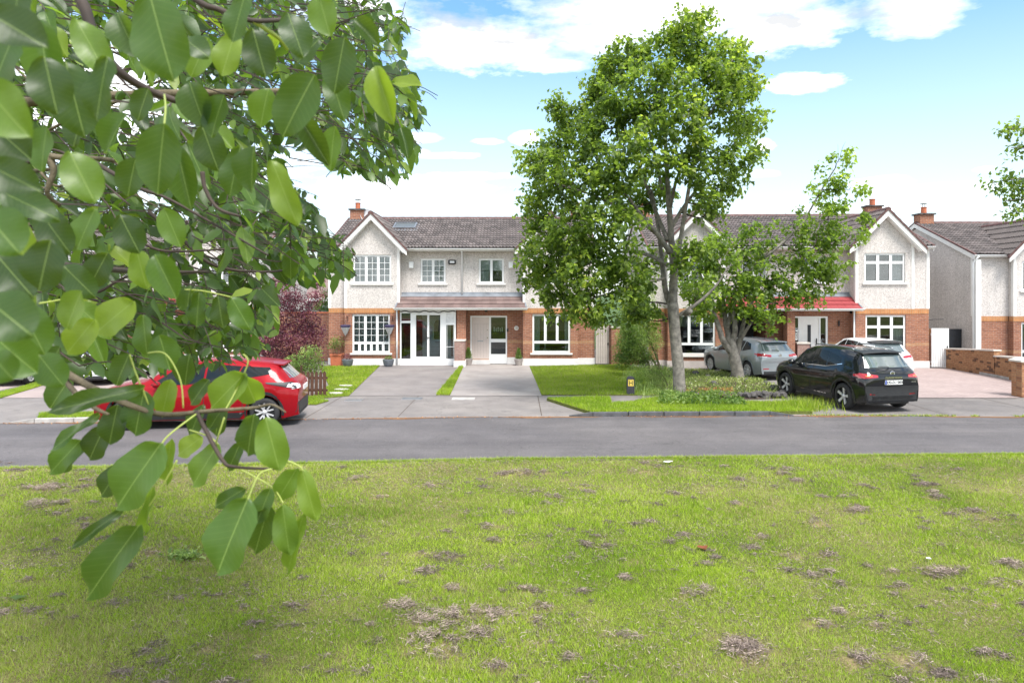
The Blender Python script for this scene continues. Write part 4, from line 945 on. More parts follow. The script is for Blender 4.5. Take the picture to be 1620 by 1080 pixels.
# loose clippings scattered singly, thicker in drifts
n=120000; yq=np.sqrt(rng.uniform(5.2**2,13.4**2,n)); xq=rng.uniform(-.8,.8,n)*yq; k=(yq<ne(xq))&(rng.random(n)<np.clip(vnoise(xq+4,yq*1.3+9,1.5,4)-.40,0,1)*4.2*(.3+.7*(vnoise(xq+14,yq+19,8,2)>.5))); xq=xq[k];yq=yq[k];n=len(xq)
base=np.stack([xq,yq,lawn_z(xq,yq)+rng.uniform(.008,.04,n)],1); d=rdir(n); d[:,2]*=.4; d=nrm(d); ln=rng.uniform(.02,.07,n); pw=nrm(np.cross(d,rdir(n)))*rng.uniform(.0018,.0042,n)[:,None]
V=np.stack([base-d*ln[:,None]/2-pw,base-d*ln[:,None]/2+pw,base+d*ln[:,None]/2+pw*.4],1).reshape(-1,3)
tag(link('clippings',npmesh('clippings',V,np.arange(3*n).reshape(-1,3),'dead_strands',tint=np.repeat(rng.random(n)**.7,3))),'loose brown grass clippings scattered thinly over the green',None,None,'stuff')
# ragged grass along the road edge
n=26000; xq=rng.uniform(-11,12,n); yq=ne(xq)-np.abs(rng.normal(0,.05,n))+.015+.05*(vnoise(xq,xq*0+2,3,3)-.5); zq=np.clip(lawn_z(xq,yq),-.035,.05)
tag(link('edge_grass',blades('edge_grass',xq,yq,zq,rng.uniform(.02,.075,n),rng.uniform(.007,.014,n),dry=(rng.random(n)<.3)*.8,lean=.7,tint=np.clip(.5*rng.random(n)+.5*vnoise(xq,yq,2,2),0,1))),'ragged grass overhanging the near edge of the road',None,None,'stuff')
# garden lawns and verges
def green(name,poly,z,label,dens=1500,hmin=.03,hmax=.07,thick=None,dry=.15,mat='lawn_base',kind=True):
    xs_=[p[0] for p in poly]; ys_=[p[1] for p in poly]; A=(max(xs_)-min(xs_))*(max(ys_)-min(ys_)); n=int(A*dens)
    m=MB(); m.slab(poly,z-(thick or .03),z); o=m.obj(name,mat); at=o.data.attributes.new('dry','FLOAT','POINT'); at.data.foreach_set('value',[dry]*len(o.data.vertices)); tag(o,kind='structure')
    x=rng.uniform(min(xs_),max(xs_),n); y=rng.uniform(min(ys_),max(ys_),n); k=inpoly(x,y,poly); x=x[k];y=y[k]
    hv=rng.uniform(hmin,hmax,len(x))*(.6+.9*vnoise(x,y,1.7,2)); dr=(rng.random(len(x))<dry*.8).astype(float)*.8
    tn=np.clip(.5*rng.random(len(x))+.6*(vnoise(x+20,y+8,1.3,3)-.2),0,1)
    me=blades('grass',x,y,np.full(len(x),z),hv,rng.uniform(.010,.018,len(x)),dry=dr,lean=.4,tint=tn)
    tag(link('grass',me),label,None,None,'stuff'); return o
green('garden_lawn',[G(505,580),G(601,578.5),G(552,626),G(488,632),(-6.2,24)],.01,'clipped lawn in front of the bay with barred windows',1300)
green('garden_lawn',[G(726.5,580.5),G(733,580.5),G(712,625),G(690,625)],.015,'narrow strip of grass between the two central drives',2500,.03,.09)
green('garden_lawn',[G(838,580),G(985,577),G(1060,590),G(1045,625),G(857,624.5)],.01,'bright garden lawn behind the small black and yellow post',1900,.03,.07,dry=.28)
green('verge',[G(865,633),G(965,631),G(968,641),G(1000,638),G(1040,632),G(1085,633),G(1130,637),G(1185,639),G(1262,640),(xk1+.35,far_edge(xk1+.35)+.07),(7.0,far_edge(7)+.07),(5,far_edge(5)+.07),(3,far_edge(3)+.07),(xk0,far_edge(xk0)+.07),G(905,646)],.065,'grass verge along the kerb under the two street trees',2600,.03,.085,thick=.1,dry=.12)
green('verge',[G(62,658),(-11.3,18.2),(-8,18.55),(-6.7,18.7),(-6.6,far_edge(-6.6)+.07),(-9,far_edge(-9)+.07),(xj0,far_edge(xj0)+.07)],.06,'short grass verge behind the pale kerb near the red car',2200,.03,.08,thick=.1)
green('verge',[G(0,621),G(100,594),G(112,596),G(60,612),G(0,630)],.012,'thin grass strip between the pink drives at left',2500,.03,.07)
green('verge',[G(482,628),G(520,634),G(500,640),G(470,640)],.012,'small weedy patch by the brown picket panel',2500,.03,.08)
# right garden edge weeds growing in the road joint
x=rng.uniform(7.6,20,2600); y=np.array([far_edge(v) for v in x])+rng.normal(-.03,.025,len(x)); k=vnoise(x,y*0,1.3,3)>.42; x=x[k];y=y[k]
tag(link('weeds',blades('weeds',x,y,np.full(len(x),-.02),rng.uniform(.02,.07,len(x)),rng.uniform(.01,.02,len(x)),dry=(rng.random(len(x))<.35)*.7,lean=.6)),'weeds along the joint between road and concrete apron',None,None,'stuff')
# longer grass at the verge's right end, by the black car
cx_,cy_=G(1268,645); x=cx_+rng.normal(0,.33,1500); y=cy_+rng.normal(0,.30,1500)
tag(link('long_grass',blades('long_grass',x,y,np.full(len(x),.0),rng.uniform(.10,.34,len(x)),rng.uniform(.010,.018,len(x)),dry=(rng.random(len(x))<.15)*.6,lean=.35)),'long unmown grass at the end of the verge beside the black car',None,None,'stuff')
# ------------------------------------------------------------ trees beyond the road
def canopy(lobes,Y0,dens,lo,hi,seed,depth=1.0,lightdir=(0.25,-.35,.9)):
    """lobes: (centre x, y, rx, ry in photo pixels, depth offset m) turned into ellipsoids round the tree"""
    C=[];Rr=[]
    for (x,y,rx,ry,dz) in lobes:
        Y=Y0+dz; C.append(P(x,y,Y)); Rr.append((rx*Y/F,(rx+ry)/2*Y/F*depth,ry*Y/F))
    pos=[];cl=[]
    for c,r in zip(C,Rr):
        vol=r[0]*r[2]; nsub=max(3,int(vol*dens/26))
        # sprigs inside the ellipsoid, leaves round each sprig
        u=rdir(nsub)*(rng.random(nsub)**.45)[:,None]; sc=u*np.array(r)+np.array(c)
        for q,uu in zip(sc,u):
            n=rng.integers(18,40); L_=rng.uniform(.28,.55); dr=nrm((uu*np.array([1,1,.6])+rng.normal(0,.45,3)+np.array([0,0,.15]))[None])[0]
            t_=rng.random(n); p=q+dr*(t_[:,None]-.3)*L_+rng.normal(0,.085+.05*(1-t_)[:,None],(n,3))*np.array([1,1,.8]); pos.append(p); cl.append(np.full(n,rng.random()))
    return np.concatenate(pos),np.concatenate(cl),C,Rr
def crown(parent,lobes,Y0,dens,ls,mat,top,depth=.95,name='crown'):
    p,cl,C,Rr=canopy(lobes,Y0,dens,0,0,0,depth)
    n=len(p); d=rng.normal(0,1,(n,3)); d[:,2]-=.9; up=rng.normal(0,.45,(n,3)); up[:,2]+=1
    ln=rng.uniform(ls[0],ls[1],n); wd=ln*rng.uniform(.62,.86,n)
    zmx=p[:,2].max(); zmn=p[:,2].min(); c0=p.mean(0)
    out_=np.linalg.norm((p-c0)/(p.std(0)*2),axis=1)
    tint=np.clip(.30+.22*rng.normal(size=n)*.8+(cl-.5)*.45+(out_-.80)*top*1.6+ (p[:,2]-zmn)/(zmx-zmn)*top*.5-.1,0,1)  # yellow tips outside and on top; inner shade painted in for depth
    me=leaves_simple(name,p,d,up,ln,wd,mat,tint); o=link(name,me,parent); tag(o,kind='stuff'); return C,n
def limbs(parent,paths,mat,name='limb',seg=8):
    r=[]
    for pts,r0,r1 in paths:
        sp_=smooth_path(pts,6); n=len(sp_); rr=[r0+(r1-r0)*(i/(n-1))**.8 for i in range(n)]
        sp_=[q+Vector((rnd.uniform(-1,1),rnd.uniform(-1,1),0))*rr[i]*.12 for i,q in enumerate(sp_)]
        mm=MB().tube(sp_,rr,seg); r.append(mm.obj(name,mat,parent,smooth=True))
    return r
def twigs(parent,C,paths,mat,r0=.035,per=5,spread=.7,name='branch'):
    pts=[q for p_,a,b in paths for q in smooth_path(p_,6)]
    for c in C:
        q=min(pts,key=lambda t:(t-c).length+max(0,t.z-c.z)*1.2)
        m_=(q+c)/2+Vector((rnd.uniform(-.2,.2),rnd.uniform(-.2,.2),rnd.uniform(-.25,.1)))
        mb=MB().tube(smooth_path([q,m_,c],5),[r0*(1-.7*i/10) for i in range(11)],5)
        for k in range(per):
            e=c+Vector((rnd.gauss(0,spread),rnd.gauss(0,spread),rnd.gauss(0,spread*.8)+.15)); st=m_.lerp(c,rnd.uniform(.2,1))
            mb.tube(smooth_path([st,(st+e)/2+Vector((0,0,rnd.uniform(-.1,.12))),e],3),[r0*.42*(1-.8*i/6) for i in range(7)],4,False)
        tag(mb.obj(name,mat,parent,smooth=True))
# --- the tall lime
TY=21.3; bx,_=G(1075,628)
t=thing('lime_tree','tall full-crowned street tree behind the verge, left of the forked one','tree',(bx,TY,0)); 
t1=t
rel=lambda v: v-Vector((bx,TY,0))
p=lambda x,y,dy=0: rel(P(x,y,TY+dy))
trunk=[p(1076,632),p(1075,615),p(1073,580),p(1069,540),p(1066,505),p(1064,478)]
tr=MB().tube(smooth_path(trunk,5),[.21,.195,.185,.182,.18,.185,.183,.18,.178,.176,.174,.172,.17,.168,.166,.165,.165,.165,.165,.166,.167,.168,.17,.17,.16,.15][:len(smooth_path(trunk,5))],12); tr.obj('trunk','bark_grey',t,smooth=True)
MB().tube([p(1083,497,-.1),p(1090,493,-.22),p(1093,491,-.3)],[.09,.085,.075],9).obj('stub','bark_grey',t,smooth=True)
L1=[([p(1068,500),p(1056,470,.2),p(1050,440,.3),p(1046,400,.3),p(1040,350,.4),p(1030,300,.5)],.11,.045),
    ([p(1064,480),p(1066,430),p(1062,380),p(1058,320),p(1054,250),p(1050,180),p(1046,110)],.15,.03),
    ([p(1065,450),p(1075,390,-.3),p(1086,320,-.4),p(1100,240,-.4),p(1112,160,-.3),p(1118,80,-.2)],.09,.02),
    ([p(1060,400),p(1040,370,-.4),p(1018,345,-.6),p(1000,320,-.7),p(975,290,-.8)],.09,.03),
    ([p(1058,420),p(1030,405,.2),p(1000,398,.1),p(965,402,0),p(925,420,0),p(890,430,0)],.07,.025),
    ([p(1056,380),p(1036,330,.5),p(1010,260,.8),p(985,200,.8),p(960,150,.6)],.08,.02),
    ([p(1062,360),p(1080,330,.5),p(1110,290,.8),p(1145,250,.7),p(1180,200,.5)],.07,.02),
    ([p(1060,330),p(1072,280,-.6),p(1100,220,-.9),p(1140,150,-.8),p(1160,90,-.5)],.06,.015),
    ([p(1072,500),p(1100,482,-.3),p(1130,455,-.5),p(1150,425,-.6)],.07,.02),
    ([p(1050,380),p(1000,340,-.9),p(940,310,-1.2),p(880,290,-1.2)],.06,.02),
    ([p(1052,440),p(1010,450,-.5),p(960,465,-.8),p(910,480,-.9)],.05,.015),
    ([p(1048,300),p(1030,220,.2),p(1015,150,.3),p(1005,90,.3)],.06,.015)]
limbs(t,L1,'bark_grey')
LOB=[(1092,48,38,38,0),(1070,90,45,40,.3),(1118,95,42,42,-.3),(1010,82,40,32,.2),(985,105,38,32,.4),(1160,92,34,28,.2),(1175,130,36,34,0),(955,120,32,24,.2),(1040,125,55,42,-.6),(1130,140,50,42,-.6),(950,160,42,34,.5),(1000,170,60,42,-.8),
 (1075,180,60,45,-1.0),(1165,180,42,38,-.3),(1190,200,26,26,.2),(890,172,34,20,.2),(900,200,46,32,.4),(940,215,50,40,-.4),(1010,235,60,42,-1.2),(1090,250,52,40,-.9),(1160,250,44,34,-.4),(865,240,40,32,.2),(850,262,34,26,.3),(900,270,55,40,-.7),(965,290,55,42,-1.1),
 (1150,290,34,26,.2),(1120,310,32,22,-.6),(1040,300,36,26,.9),(1000,320,44,30,.9),(870,310,46,34,0),(915,345,55,40,-.8),(970,360,46,36,-1.2),(1120,335,30,18,.3),(855,355,34,26,.3),(880,400,52,36,-.3),(935,410,52,38,-1.0),(985,410,36,32,-.9),
 (850,425,40,24,.1),(885,455,48,32,-.4),(945,465,46,34,-1.0),(1000,460,36,26,-.6),(910,492,46,22,-.5),(955,505,28,16,-.6),(1030,420,26,24,1.0),(1085,410,22,24,-.6),(1100,395,30,16,-.5),(840,445,26,10,.1),(1020,480,28,22,.5),(1100,470,26,26,.3),(1010,500,28,20,.2)]
LOBr=[(x,y,rx,ry,dz*1.5) for x,y,rx,ry,dz in LOB]
H0=Matrix.Translation((-bx,-TY,0))
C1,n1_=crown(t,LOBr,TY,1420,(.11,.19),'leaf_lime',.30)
t.children[-1]  # crown
for ch in t.children:
    if ch.name.startswith('crown'): ch.data.transform(H0)
twigs(t,[rel(c) for c in C1],L1,'bark_twig',.03,6,.30)
# --- the forked maple
FY=25.0; fx,_=G(1168,604)
t=thing('maple_tree','smaller forked street tree with a long limb reaching right over the rock bed','tree',(fx,FY,0))
rel2=lambda v: v-Vector((fx,FY,0)); q=lambda x,y,dy=0: rel2(P(x,y,FY+dy))
tk=smooth_path([q(1170,607),q(1167,590),q(1163,570),q(1158,550),q(1154,535)],5)
MB().tube(tk,[.225-.003*i for i in range(len(tk))],12).obj('trunk','bark_grey',t,smooth=True)
L2=[([q(1160,562),q(1145,540,-.1),q(1136,515,-.1),q(1128,490,0),q(1120,460,.1),q(1105,430,.2)],.13,.04),
    ([q(1156,545),q(1150,520,.1),q(1146,490,.2),q(1142,455,.3),q(1135,410,.4)],.14,.03),
    ([q(1160,540),q(1163,515,-.2),q(1160,485,-.3),q(1165,450,-.3),q(1175,410,-.2)],.12,.03),
    ([q(1166,560),q(1172,530,0),q(1180,500,.1),q(1195,465,.2),q(1205,430,.2)],.12,.03),
    ([q(1168,545),q(1182,520,-.3),q(1196,500,-.4),q(1215,480,-.5)],.08,.02),
    ([q(1150,520),q(1165,470,.2),q(1190,425,.2),q(1225,395,0),q(1262,362,0),q(1280,335,0),q(1300,300,0),q(1322,265,0)],.085,.02),
    ([q(1196,420,.1),q(1230,408,-.2),q(1262,400,-.2),q(1285,395,-.2)],.05,.02),
    ([q(1262,362),q(1290,352,0),q(1330,345,0),q(1370,352,0)],.035,.01),
    ([q(1240,385),q(1262,400,0),q(1280,430,0),q(1300,450,0)],.035,.01),
    ([q(1130,500),q(1110,470,-.5),q(1095,440,-.6)],.05,.015)]
limbs(t,L2,'bark_grey')
LO2=[(1328,252,20,14,0),(1318,285,34,18,0),(1345,300,30,12,0),(1300,310,26,18,0),(1310,340,44,20,0),(1360,372,22,10,0),(1370,345,22,8,0),(1290,370,44,24,0),(1330,375,34,18,0),(1255,360,22,12,0),(1272,410,46,28,0),(1310,415,30,26,0),(1250,440,44,28,-.3),(1295,450,40,22,0),(1270,475,34,16,0),
 (1190,365,30,18,0),(1180,395,36,24,.2),(1215,400,26,20,.2),(1140,390,30,22,.3),(1105,385,24,16,.3),(1110,420,42,26,.2),(1160,430,46,28,-.4),(1205,440,40,28,-.2),(1130,455,42,24,-.4),(1180,470,44,26,-.5),(1220,470,34,22,.2),(1140,490,34,20,.3),(1190,500,34,20,-.4),(1218,512,26,14,-.5),(1095,450,28,22,.2),(1110,480,28,16,.1)]
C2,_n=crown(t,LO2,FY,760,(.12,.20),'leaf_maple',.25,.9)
for ch in t.children:
    if ch.name.startswith('crown'): ch.data.transform(Matrix.Translation((-fx,-FY,0)))
twigs(t,[rel2(c) for c in C2],L2,'bark_twig',.022,4,.26)
# --- tree whose branch ends reach into the right edge
RY=17; rx_=17.2
t=thing('street_tree','tree at the right edge, only its branch tips reaching in','tree',(rx_,RY,0)); rel3=lambda v: v-Vector((rx_,RY,0)); q=lambda x,y,dy=0: rel3(P(x,y,RY+dy))
MB().tube([(0,0,0),(.05,0,2),(0,0,4),(-.1,0,7.5)],[.2,.16,.14,.05],10).obj('trunk','bark_grey',t,smooth=True)
L3=[([Vector((0,0,3.6)),q(1780,250),q(1700,225),q(1640,205),q(1600,204)],.07,.01),([Vector((0,0,3.4)),q(1740,300),q(1680,285),q(1620,282),q(1565,290)],.06,.01),([Vector((0,0,3.2)),q(1740,340),q(1680,320),q(1625,315),q(1590,318)],.05,.01),([Vector((0,0,3.9)),q(1740,260),q(1660,238),q(1600,234)],.05,.01)]
limbs(t,L3,'bark_grey',seg=6)
LO3=[(1612,205,22,5,0),(1640,212,30,10,0),(1615,232,24,6,0),(1645,240,30,12,0),(1590,285,30,5,0),(1625,288,30,8,0),(1605,302,24,8,0),(1640,305,30,12,0),(1618,318,20,8,0),(1610,335,14,5,0),(1650,330,30,16,0),(1700,280,50,40,0),(1720,220,60,50,.5),(1760,300,60,50,0)]
crown(t,LO3,RY,260,(.09,.14),'leaf_lime',.3,.8)
for ch in t.children:
    if ch.name.startswith('crown'): ch.data.transform(Matrix.Translation((-rx_,-RY,0)))
# ------------------------------------------------------------ shrubs
def shrub(name,label,cat,base,blobs,Y0,mat,dens,ls,stems=7,depth=.9,up=0.0,narrow=.5,group=None):
    """blobs in photo pixels at distance Y0+dz"""
    t=thing(name,label,cat,(base[0],base[1],0),group=group); B=Vector((base[0],base[1],0)); pos=[];cc=[]
    for (x,y,rx,ry,dz) in blobs:
        Y=Y0+dz; c=np.array(P(x,y,Y)); r=np.array([rx*Y/F,(rx+ry)/2*Y/F*depth,ry*Y/F]); n=int(r[0]*r[2]*dens*16); u=rdir(n)*(rng.random(n)**.5)[:,None]
        pos.append(c+u*r); cc.append(np.full(n,rng.random()))
    p=np.concatenate(pos)-np.array(B); cc=np.concatenate(cc); k=p[:,2]>.01; p=p[k];cc=cc[k]; n=len(p); d=rng.normal(0,1,(n,3)); d[:,2]+=up; uu=rng.normal(0,.5,(n,3)); uu[:,2]+=1; ln=rng.uniform(ls[0],ls[1],n)
    clump=vnoise(p[:,0]*1+9,p[:,2]+3,3.5,2)
    tint=np.clip(.35+.28*rng.normal(size=n)*.8+(cc-.5)*.3+(clump-.5)*1.2,0,1)
    f=link('foliage',leaves_simple('foliage',p,d,uu,ln,ln*narrow*rng.uniform(.8,1.2,n),mat,tint),t); tag(f,kind='stuff')
    for i in range(stems):
        e=Vector(p[rng.integers(n)]); MB().tube(smooth_path([Vector((rnd.uniform(-.08,.08),rnd.uniform(-.08,.08),0)),Vector((e.x*.4,e.y*.4,e.z*.5)),e],4),[.02-.0022*j for j in range(9)],5).obj('stem','bark_brown',t,smooth=True)
    return t
shrub('purple_bush','tall purple-leaved bush behind the brown picket panel','bush',(-8.15,25.2),[(455,470,26,30,0),(435,500,34,34,0),(480,500,28,40,.2),(495,530,24,30,.3),(460,540,44,36,-.3),(425,545,34,34,0),(400,560,28,26,0),(500,470,16,14,.2),(505,448,10,10,.2),(440,450,18,14,0),(485,570,30,26,-.3),(450,575,40,22,-.3),(415,585,30,20,-.2)],25.0,'leaf_purple',260,(.05,.10),stems=10)
shrub('variegated_shrub','grey-green shrub at the foot of the purple bush','bush',(-7.35,22.6),[(492,560,22,16,0),(500,580,18,16,0),(470,575,26,16,0),(480,590,26,14,0),(450,590,26,12,0)],22.6,'leaf_pale',300,(.04,.08),stems=5)
shrub('garden_tree','green shrub rising behind the garden wall left of the first house','bush',(-9.0,35),[(515,470,10,16,0),(505,485,12,10,0),(520,490,10,12,0)],35,'leaf_shrub',200,(.06,.12),stems=3)
shrub('bamboo','pale feathery clump of tall foliage between the garden gate and the tall tree','bush',(6.0,28.6),[(1010,470,28,30,0),(1000,500,28,30,.2),(1020,505,26,34,0),(1000,535,28,26,-.2),(1028,540,22,22,0),(1012,450,22,16,0),(990,555,22,22,0)],28.6,'leaf_pale',330,(.06,.16),stems=12,narrow=.22,up=.4)
shrub('round_shrub','dense dark green shrub beside the brick gate pier','bush',(5.3,26.6),[(1000,540,24,24,0),(1002,562,24,20,0),(985,570,18,14,0),(1022,566,20,14,0),(995,520,16,14,0)],26.6,'leaf_shrub',420,(.05,.10),stems=6,narrow=.4)
shrub('grey_shrub','low silvery wispy shrub in the grass behind the small post','bush',(5.15,23.2),[(1015,590,30,14,0),(1045,590,26,14,0),(1030,605,34,12,0),(1000,600,20,10,0)],23.2,'leaf_pale',330,(.05,.16),stems=4,narrow=.12,up=.8)
shrub('wall_climber','small sprawling climber against the brick by the square pot','bush',(-7.6,30.9),[(533,540,14,10,0),(528,548,12,8,0)],30.9,'leaf_shrub',160,(.05,.09),stems=3)
# ivy and weeds round the tall tree's foot
def cover(name,label,poly,z0,h,n,mat,ls,narrow=.5,clump=2.0,thr=.0,up=.6,cat=None,zf=None):
    xs_=[a[0] for a in poly];ys_=[a[1] for a in poly]; x=rng.uniform(min(xs_),max(xs_),n);y=rng.uniform(min(ys_),max(ys_),n); k=inpoly(x,y,poly); x=x[k];y=y[k]
    c=vnoise(x,y,clump,3); k=c>thr; x=x[k];y=y[k];c=c[k]; z=z0+rng.random(len(x))**.7*h*np.clip((c-thr)*2.4,.15,1.2)
    if zf is not None: z=z+zf(x,y)
    m=len(x); d=rng.normal(0,1,(m,3)); d[:,2]+=up; uu=rng.normal(0,.5,(m,3)); uu[:,2]+=1; ln=rng.uniform(ls[0],ls[1],m)
    o=link(name,leaves_simple(name,np.stack([x,y,z],1),d,uu,ln,ln*narrow,mat,np.clip(.45+.25*rng.normal(size=m)+(c-.5)*1.0,0,1))); return tag(o,label,None,None,'stuff')
cover('ivy','dark ivy and weeds at the foot of the tall tree',[(4.0,19.4),(6.4,19.2),(6.6,20.6),(5.4,21.7),(4.5,21.4)],.05,.20,2600,'leaf_shrub',(.06,.12),.7,1.5,.25)
cover('weeds_patch','tall weedy grass left of the tall trunk',[(3.7,20.6),(5.0,20.6),(5.4,23.6),(3.9,23.8)],.0,.30,1500,'leaf_pale',(.08,.2),.1,1.5,.2,1.5)
# rock bed: soil mound, rocks one by one, creeping cover
bed=[G(1040,622),G(1100,634.5),G(1240,629.5),G(1247,618),G(1215,604),G(1150,588),G(1060,582),G(1000,582)]
bx0=sum(a[0] for a in bed)/len(bed); by0=sum(a[1] for a in bed)/len(bed)
def mound(x,y):
    return .10*np.exp(-((x-bx0)/2.3)**2-((y-by0)/1.9)**2)
m_=MB(); n=26
ring=[]; 
verts=[];faces=[]
for j in range(9):
    f_=j/8
    for i,(a,b) in enumerate([ (bed[k][0]+(bed[(k+1)%len(bed)][0]-bed[k][0])*u_,bed[k][1]+(bed[(k+1)%len(bed)][1]-bed[k][1])*u_) for k in range(len(bed)) for u_ in (0,.25,.5,.75)]):
        X_=bx0+(a-bx0)*(1-f_); Y_=by0+(b-by0)*(1-f_); verts.append((X_,Y_,(0.0 if j==0 else float(mound(X_,Y_))+.03*float(vnoise(np.array([X_]),np.array([Y_]),3,2)[0]))))
nn=len(bed)*4
for j in range(8):
    for i in range(nn): k=(i+1)%nn; faces.append((j*nn+i,j*nn+k,(j+1)*nn+k,(j+1)*nn+i))
tag(link('flower_bed',mesh('flower_bed',verts,faces,'soil',smooth=True)),kind='structure')
cover('ground_cover','creeping yellow-green plants spilling over the rock bed',[(a_[0]*.9+bx0*.1,a_[1]*.9+by0*.1+.05) for a_ in bed],.02,.09,15000,'leaf_cover',(.04,.10),.45,1.3,.22,.7,zf=mound)
cover('dry_heather','greyish dry heather on the near left edge of the rock bed',[G(1085,620),G(1085,630),G(1160,631),G(1160,620)],.04,.10,2200,'leaf_dry',(.03,.07),.3,1.8,.15,.9)
def rock(sz,seed):
    r_=random.Random(seed); m=MB(); bm=bmesh.new(); bmesh.ops.create_icosphere(bm,subdivisions=2,radius=1)
    for v in bm.verts: 
        k=1+r_.uniform(-.22,.18); v.co=Vector((v.co.x*sz[0]*k,v.co.y*sz[1]*k,max(v.co.z,-.6)*sz[2]*k))
    me=bpy.data.meshes.new('rock'); bm.to_mesh(me); bm.free(); me.materials.append(MATS['rock_dark']); return me
rk=thing('rockery','row of dark rough stones edging the planted bed under the forked tree','rockery',(0,0,0)); RM=[rock((.15,.11,.12),s_) for s_ in range(6)]
rp=[]
for i in range(17): rp.append((1085+i*9.6+rnd.uniform(-2,2),629.5-(i*.05)+rnd.uniform(-1.2,1.2)))
for (x,y) in [(1120,602),(1128,612),(1180,608),(1100,596),(1212,612),(1225,618),(1238,625),(1072,590),(1060,588),(1135,592),(1048,585),(1040,583),(1160,600)]: rp.append((x,y))
for i,(x,y) in enumerate(rp):
    a=G(x,y-(0 if i>16 else .5)); zz=float(mound(np.array([a[0]]),np.array([a[1]]))[0]) if i>=17 else 0.02
    link('rock',RM[i%6],rk,Matrix.Translation((a[0],a[1],zz+(.05 if i<17 else .05)))@Matrix.Rotation(rnd.uniform(0,6),4,'Z')@Matrix.Diagonal((rnd.uniform(.7,1.25),)*3+(1,)))
# ------------------------------------------------------------ the walnut close to the camera
WX,WY=-6.0,2.2
wt=thing('walnut_tree','large-leaved tree overhanging the whole left side, close to the camera','tree',(WX,WY,0)); WB=Vector((WX,WY,0))
rw=lambda v:v-WB
def lf(name,seed,curl,cup,wave):
    """one walnut leaflet, 1 long along +y, 1 wide"""
    ny,nx=11,3; v=[];f=[];uvs={}; r_=random.Random(seed)
    def half(t_): return .5*max(0,1-abs(2*t_-1)**2.1)**(.66 if t_<.5 else .74)
    for j in range(ny):
        t_=(1-math.cos(math.pi*j/(ny-1)))/2; tt=t_; hw=max(.012,half(tt)); bend=-curl*t_*t_
        for i in range(-nx,nx+1):
            a=i/nx; x=a*hw; z=bend+cup*(abs(a)**1.3)*hw*1.0+wave*math.sin(t_*9+seed+ (1.6 if i<0 else 0))*abs(a)*.05; v.append((x,t_,z)); uvs[len(v)-1]=(a*.5*min(1,hw/.5)*1.0+.5,t_)
    W_=2*nx+1
    for j in range(ny-1):
        for i in range(W_-1): f.append((j*W_+i,j*W_+i+1,(j+1)*W_+i+1,(j+1)*W_+i))
    me=bpy.data.meshes.new('leaf'); me.from_pydata(v,[],f); l=me.uv_layers.new(name='UVMap')
    for p_ in me.polygons:
        p_.use_smooth=True
        for li in p_.loop_indices: l.data[li].uv=uvs[me.loops[li].vertex_index]
    me.materials.append(MATS['leaf_walnut_near']); me.update(); return me
LM=[lf('a',0,.10,.25,1),lf('b',1,.22,.35,1.3),lf('c',2,.03,.12,1.5),lf('d',3,.35,.2,.8),lf('e',4,.14,.5,1)]
LEAFN=[0]; PET=MB()
def leaf(b,tip,width,normal,mi=None,tone=None):
    d=tip-b; ln=d.length; y=d/ln; s=y.cross(normal); s=s.normalized() if s.length>1e-5 else y.orthogonal().normalized(); z=s.cross(y); M=Matrix.Identity(4)
    M.col[0]=(*(s*width),0);M.col[1]=(*(y*ln),0);M.col[2]=(*(z*ln),0);M.col[3]=(*rw(b),1)
    o_=link('leaf',LM[mi if mi is not None else rnd.randrange(5)],wt,M); LEAFN[0]+=1; v_=rnd.random()**1.25 if tone is None else tone; o_.color=(v_,v_,v_,1)
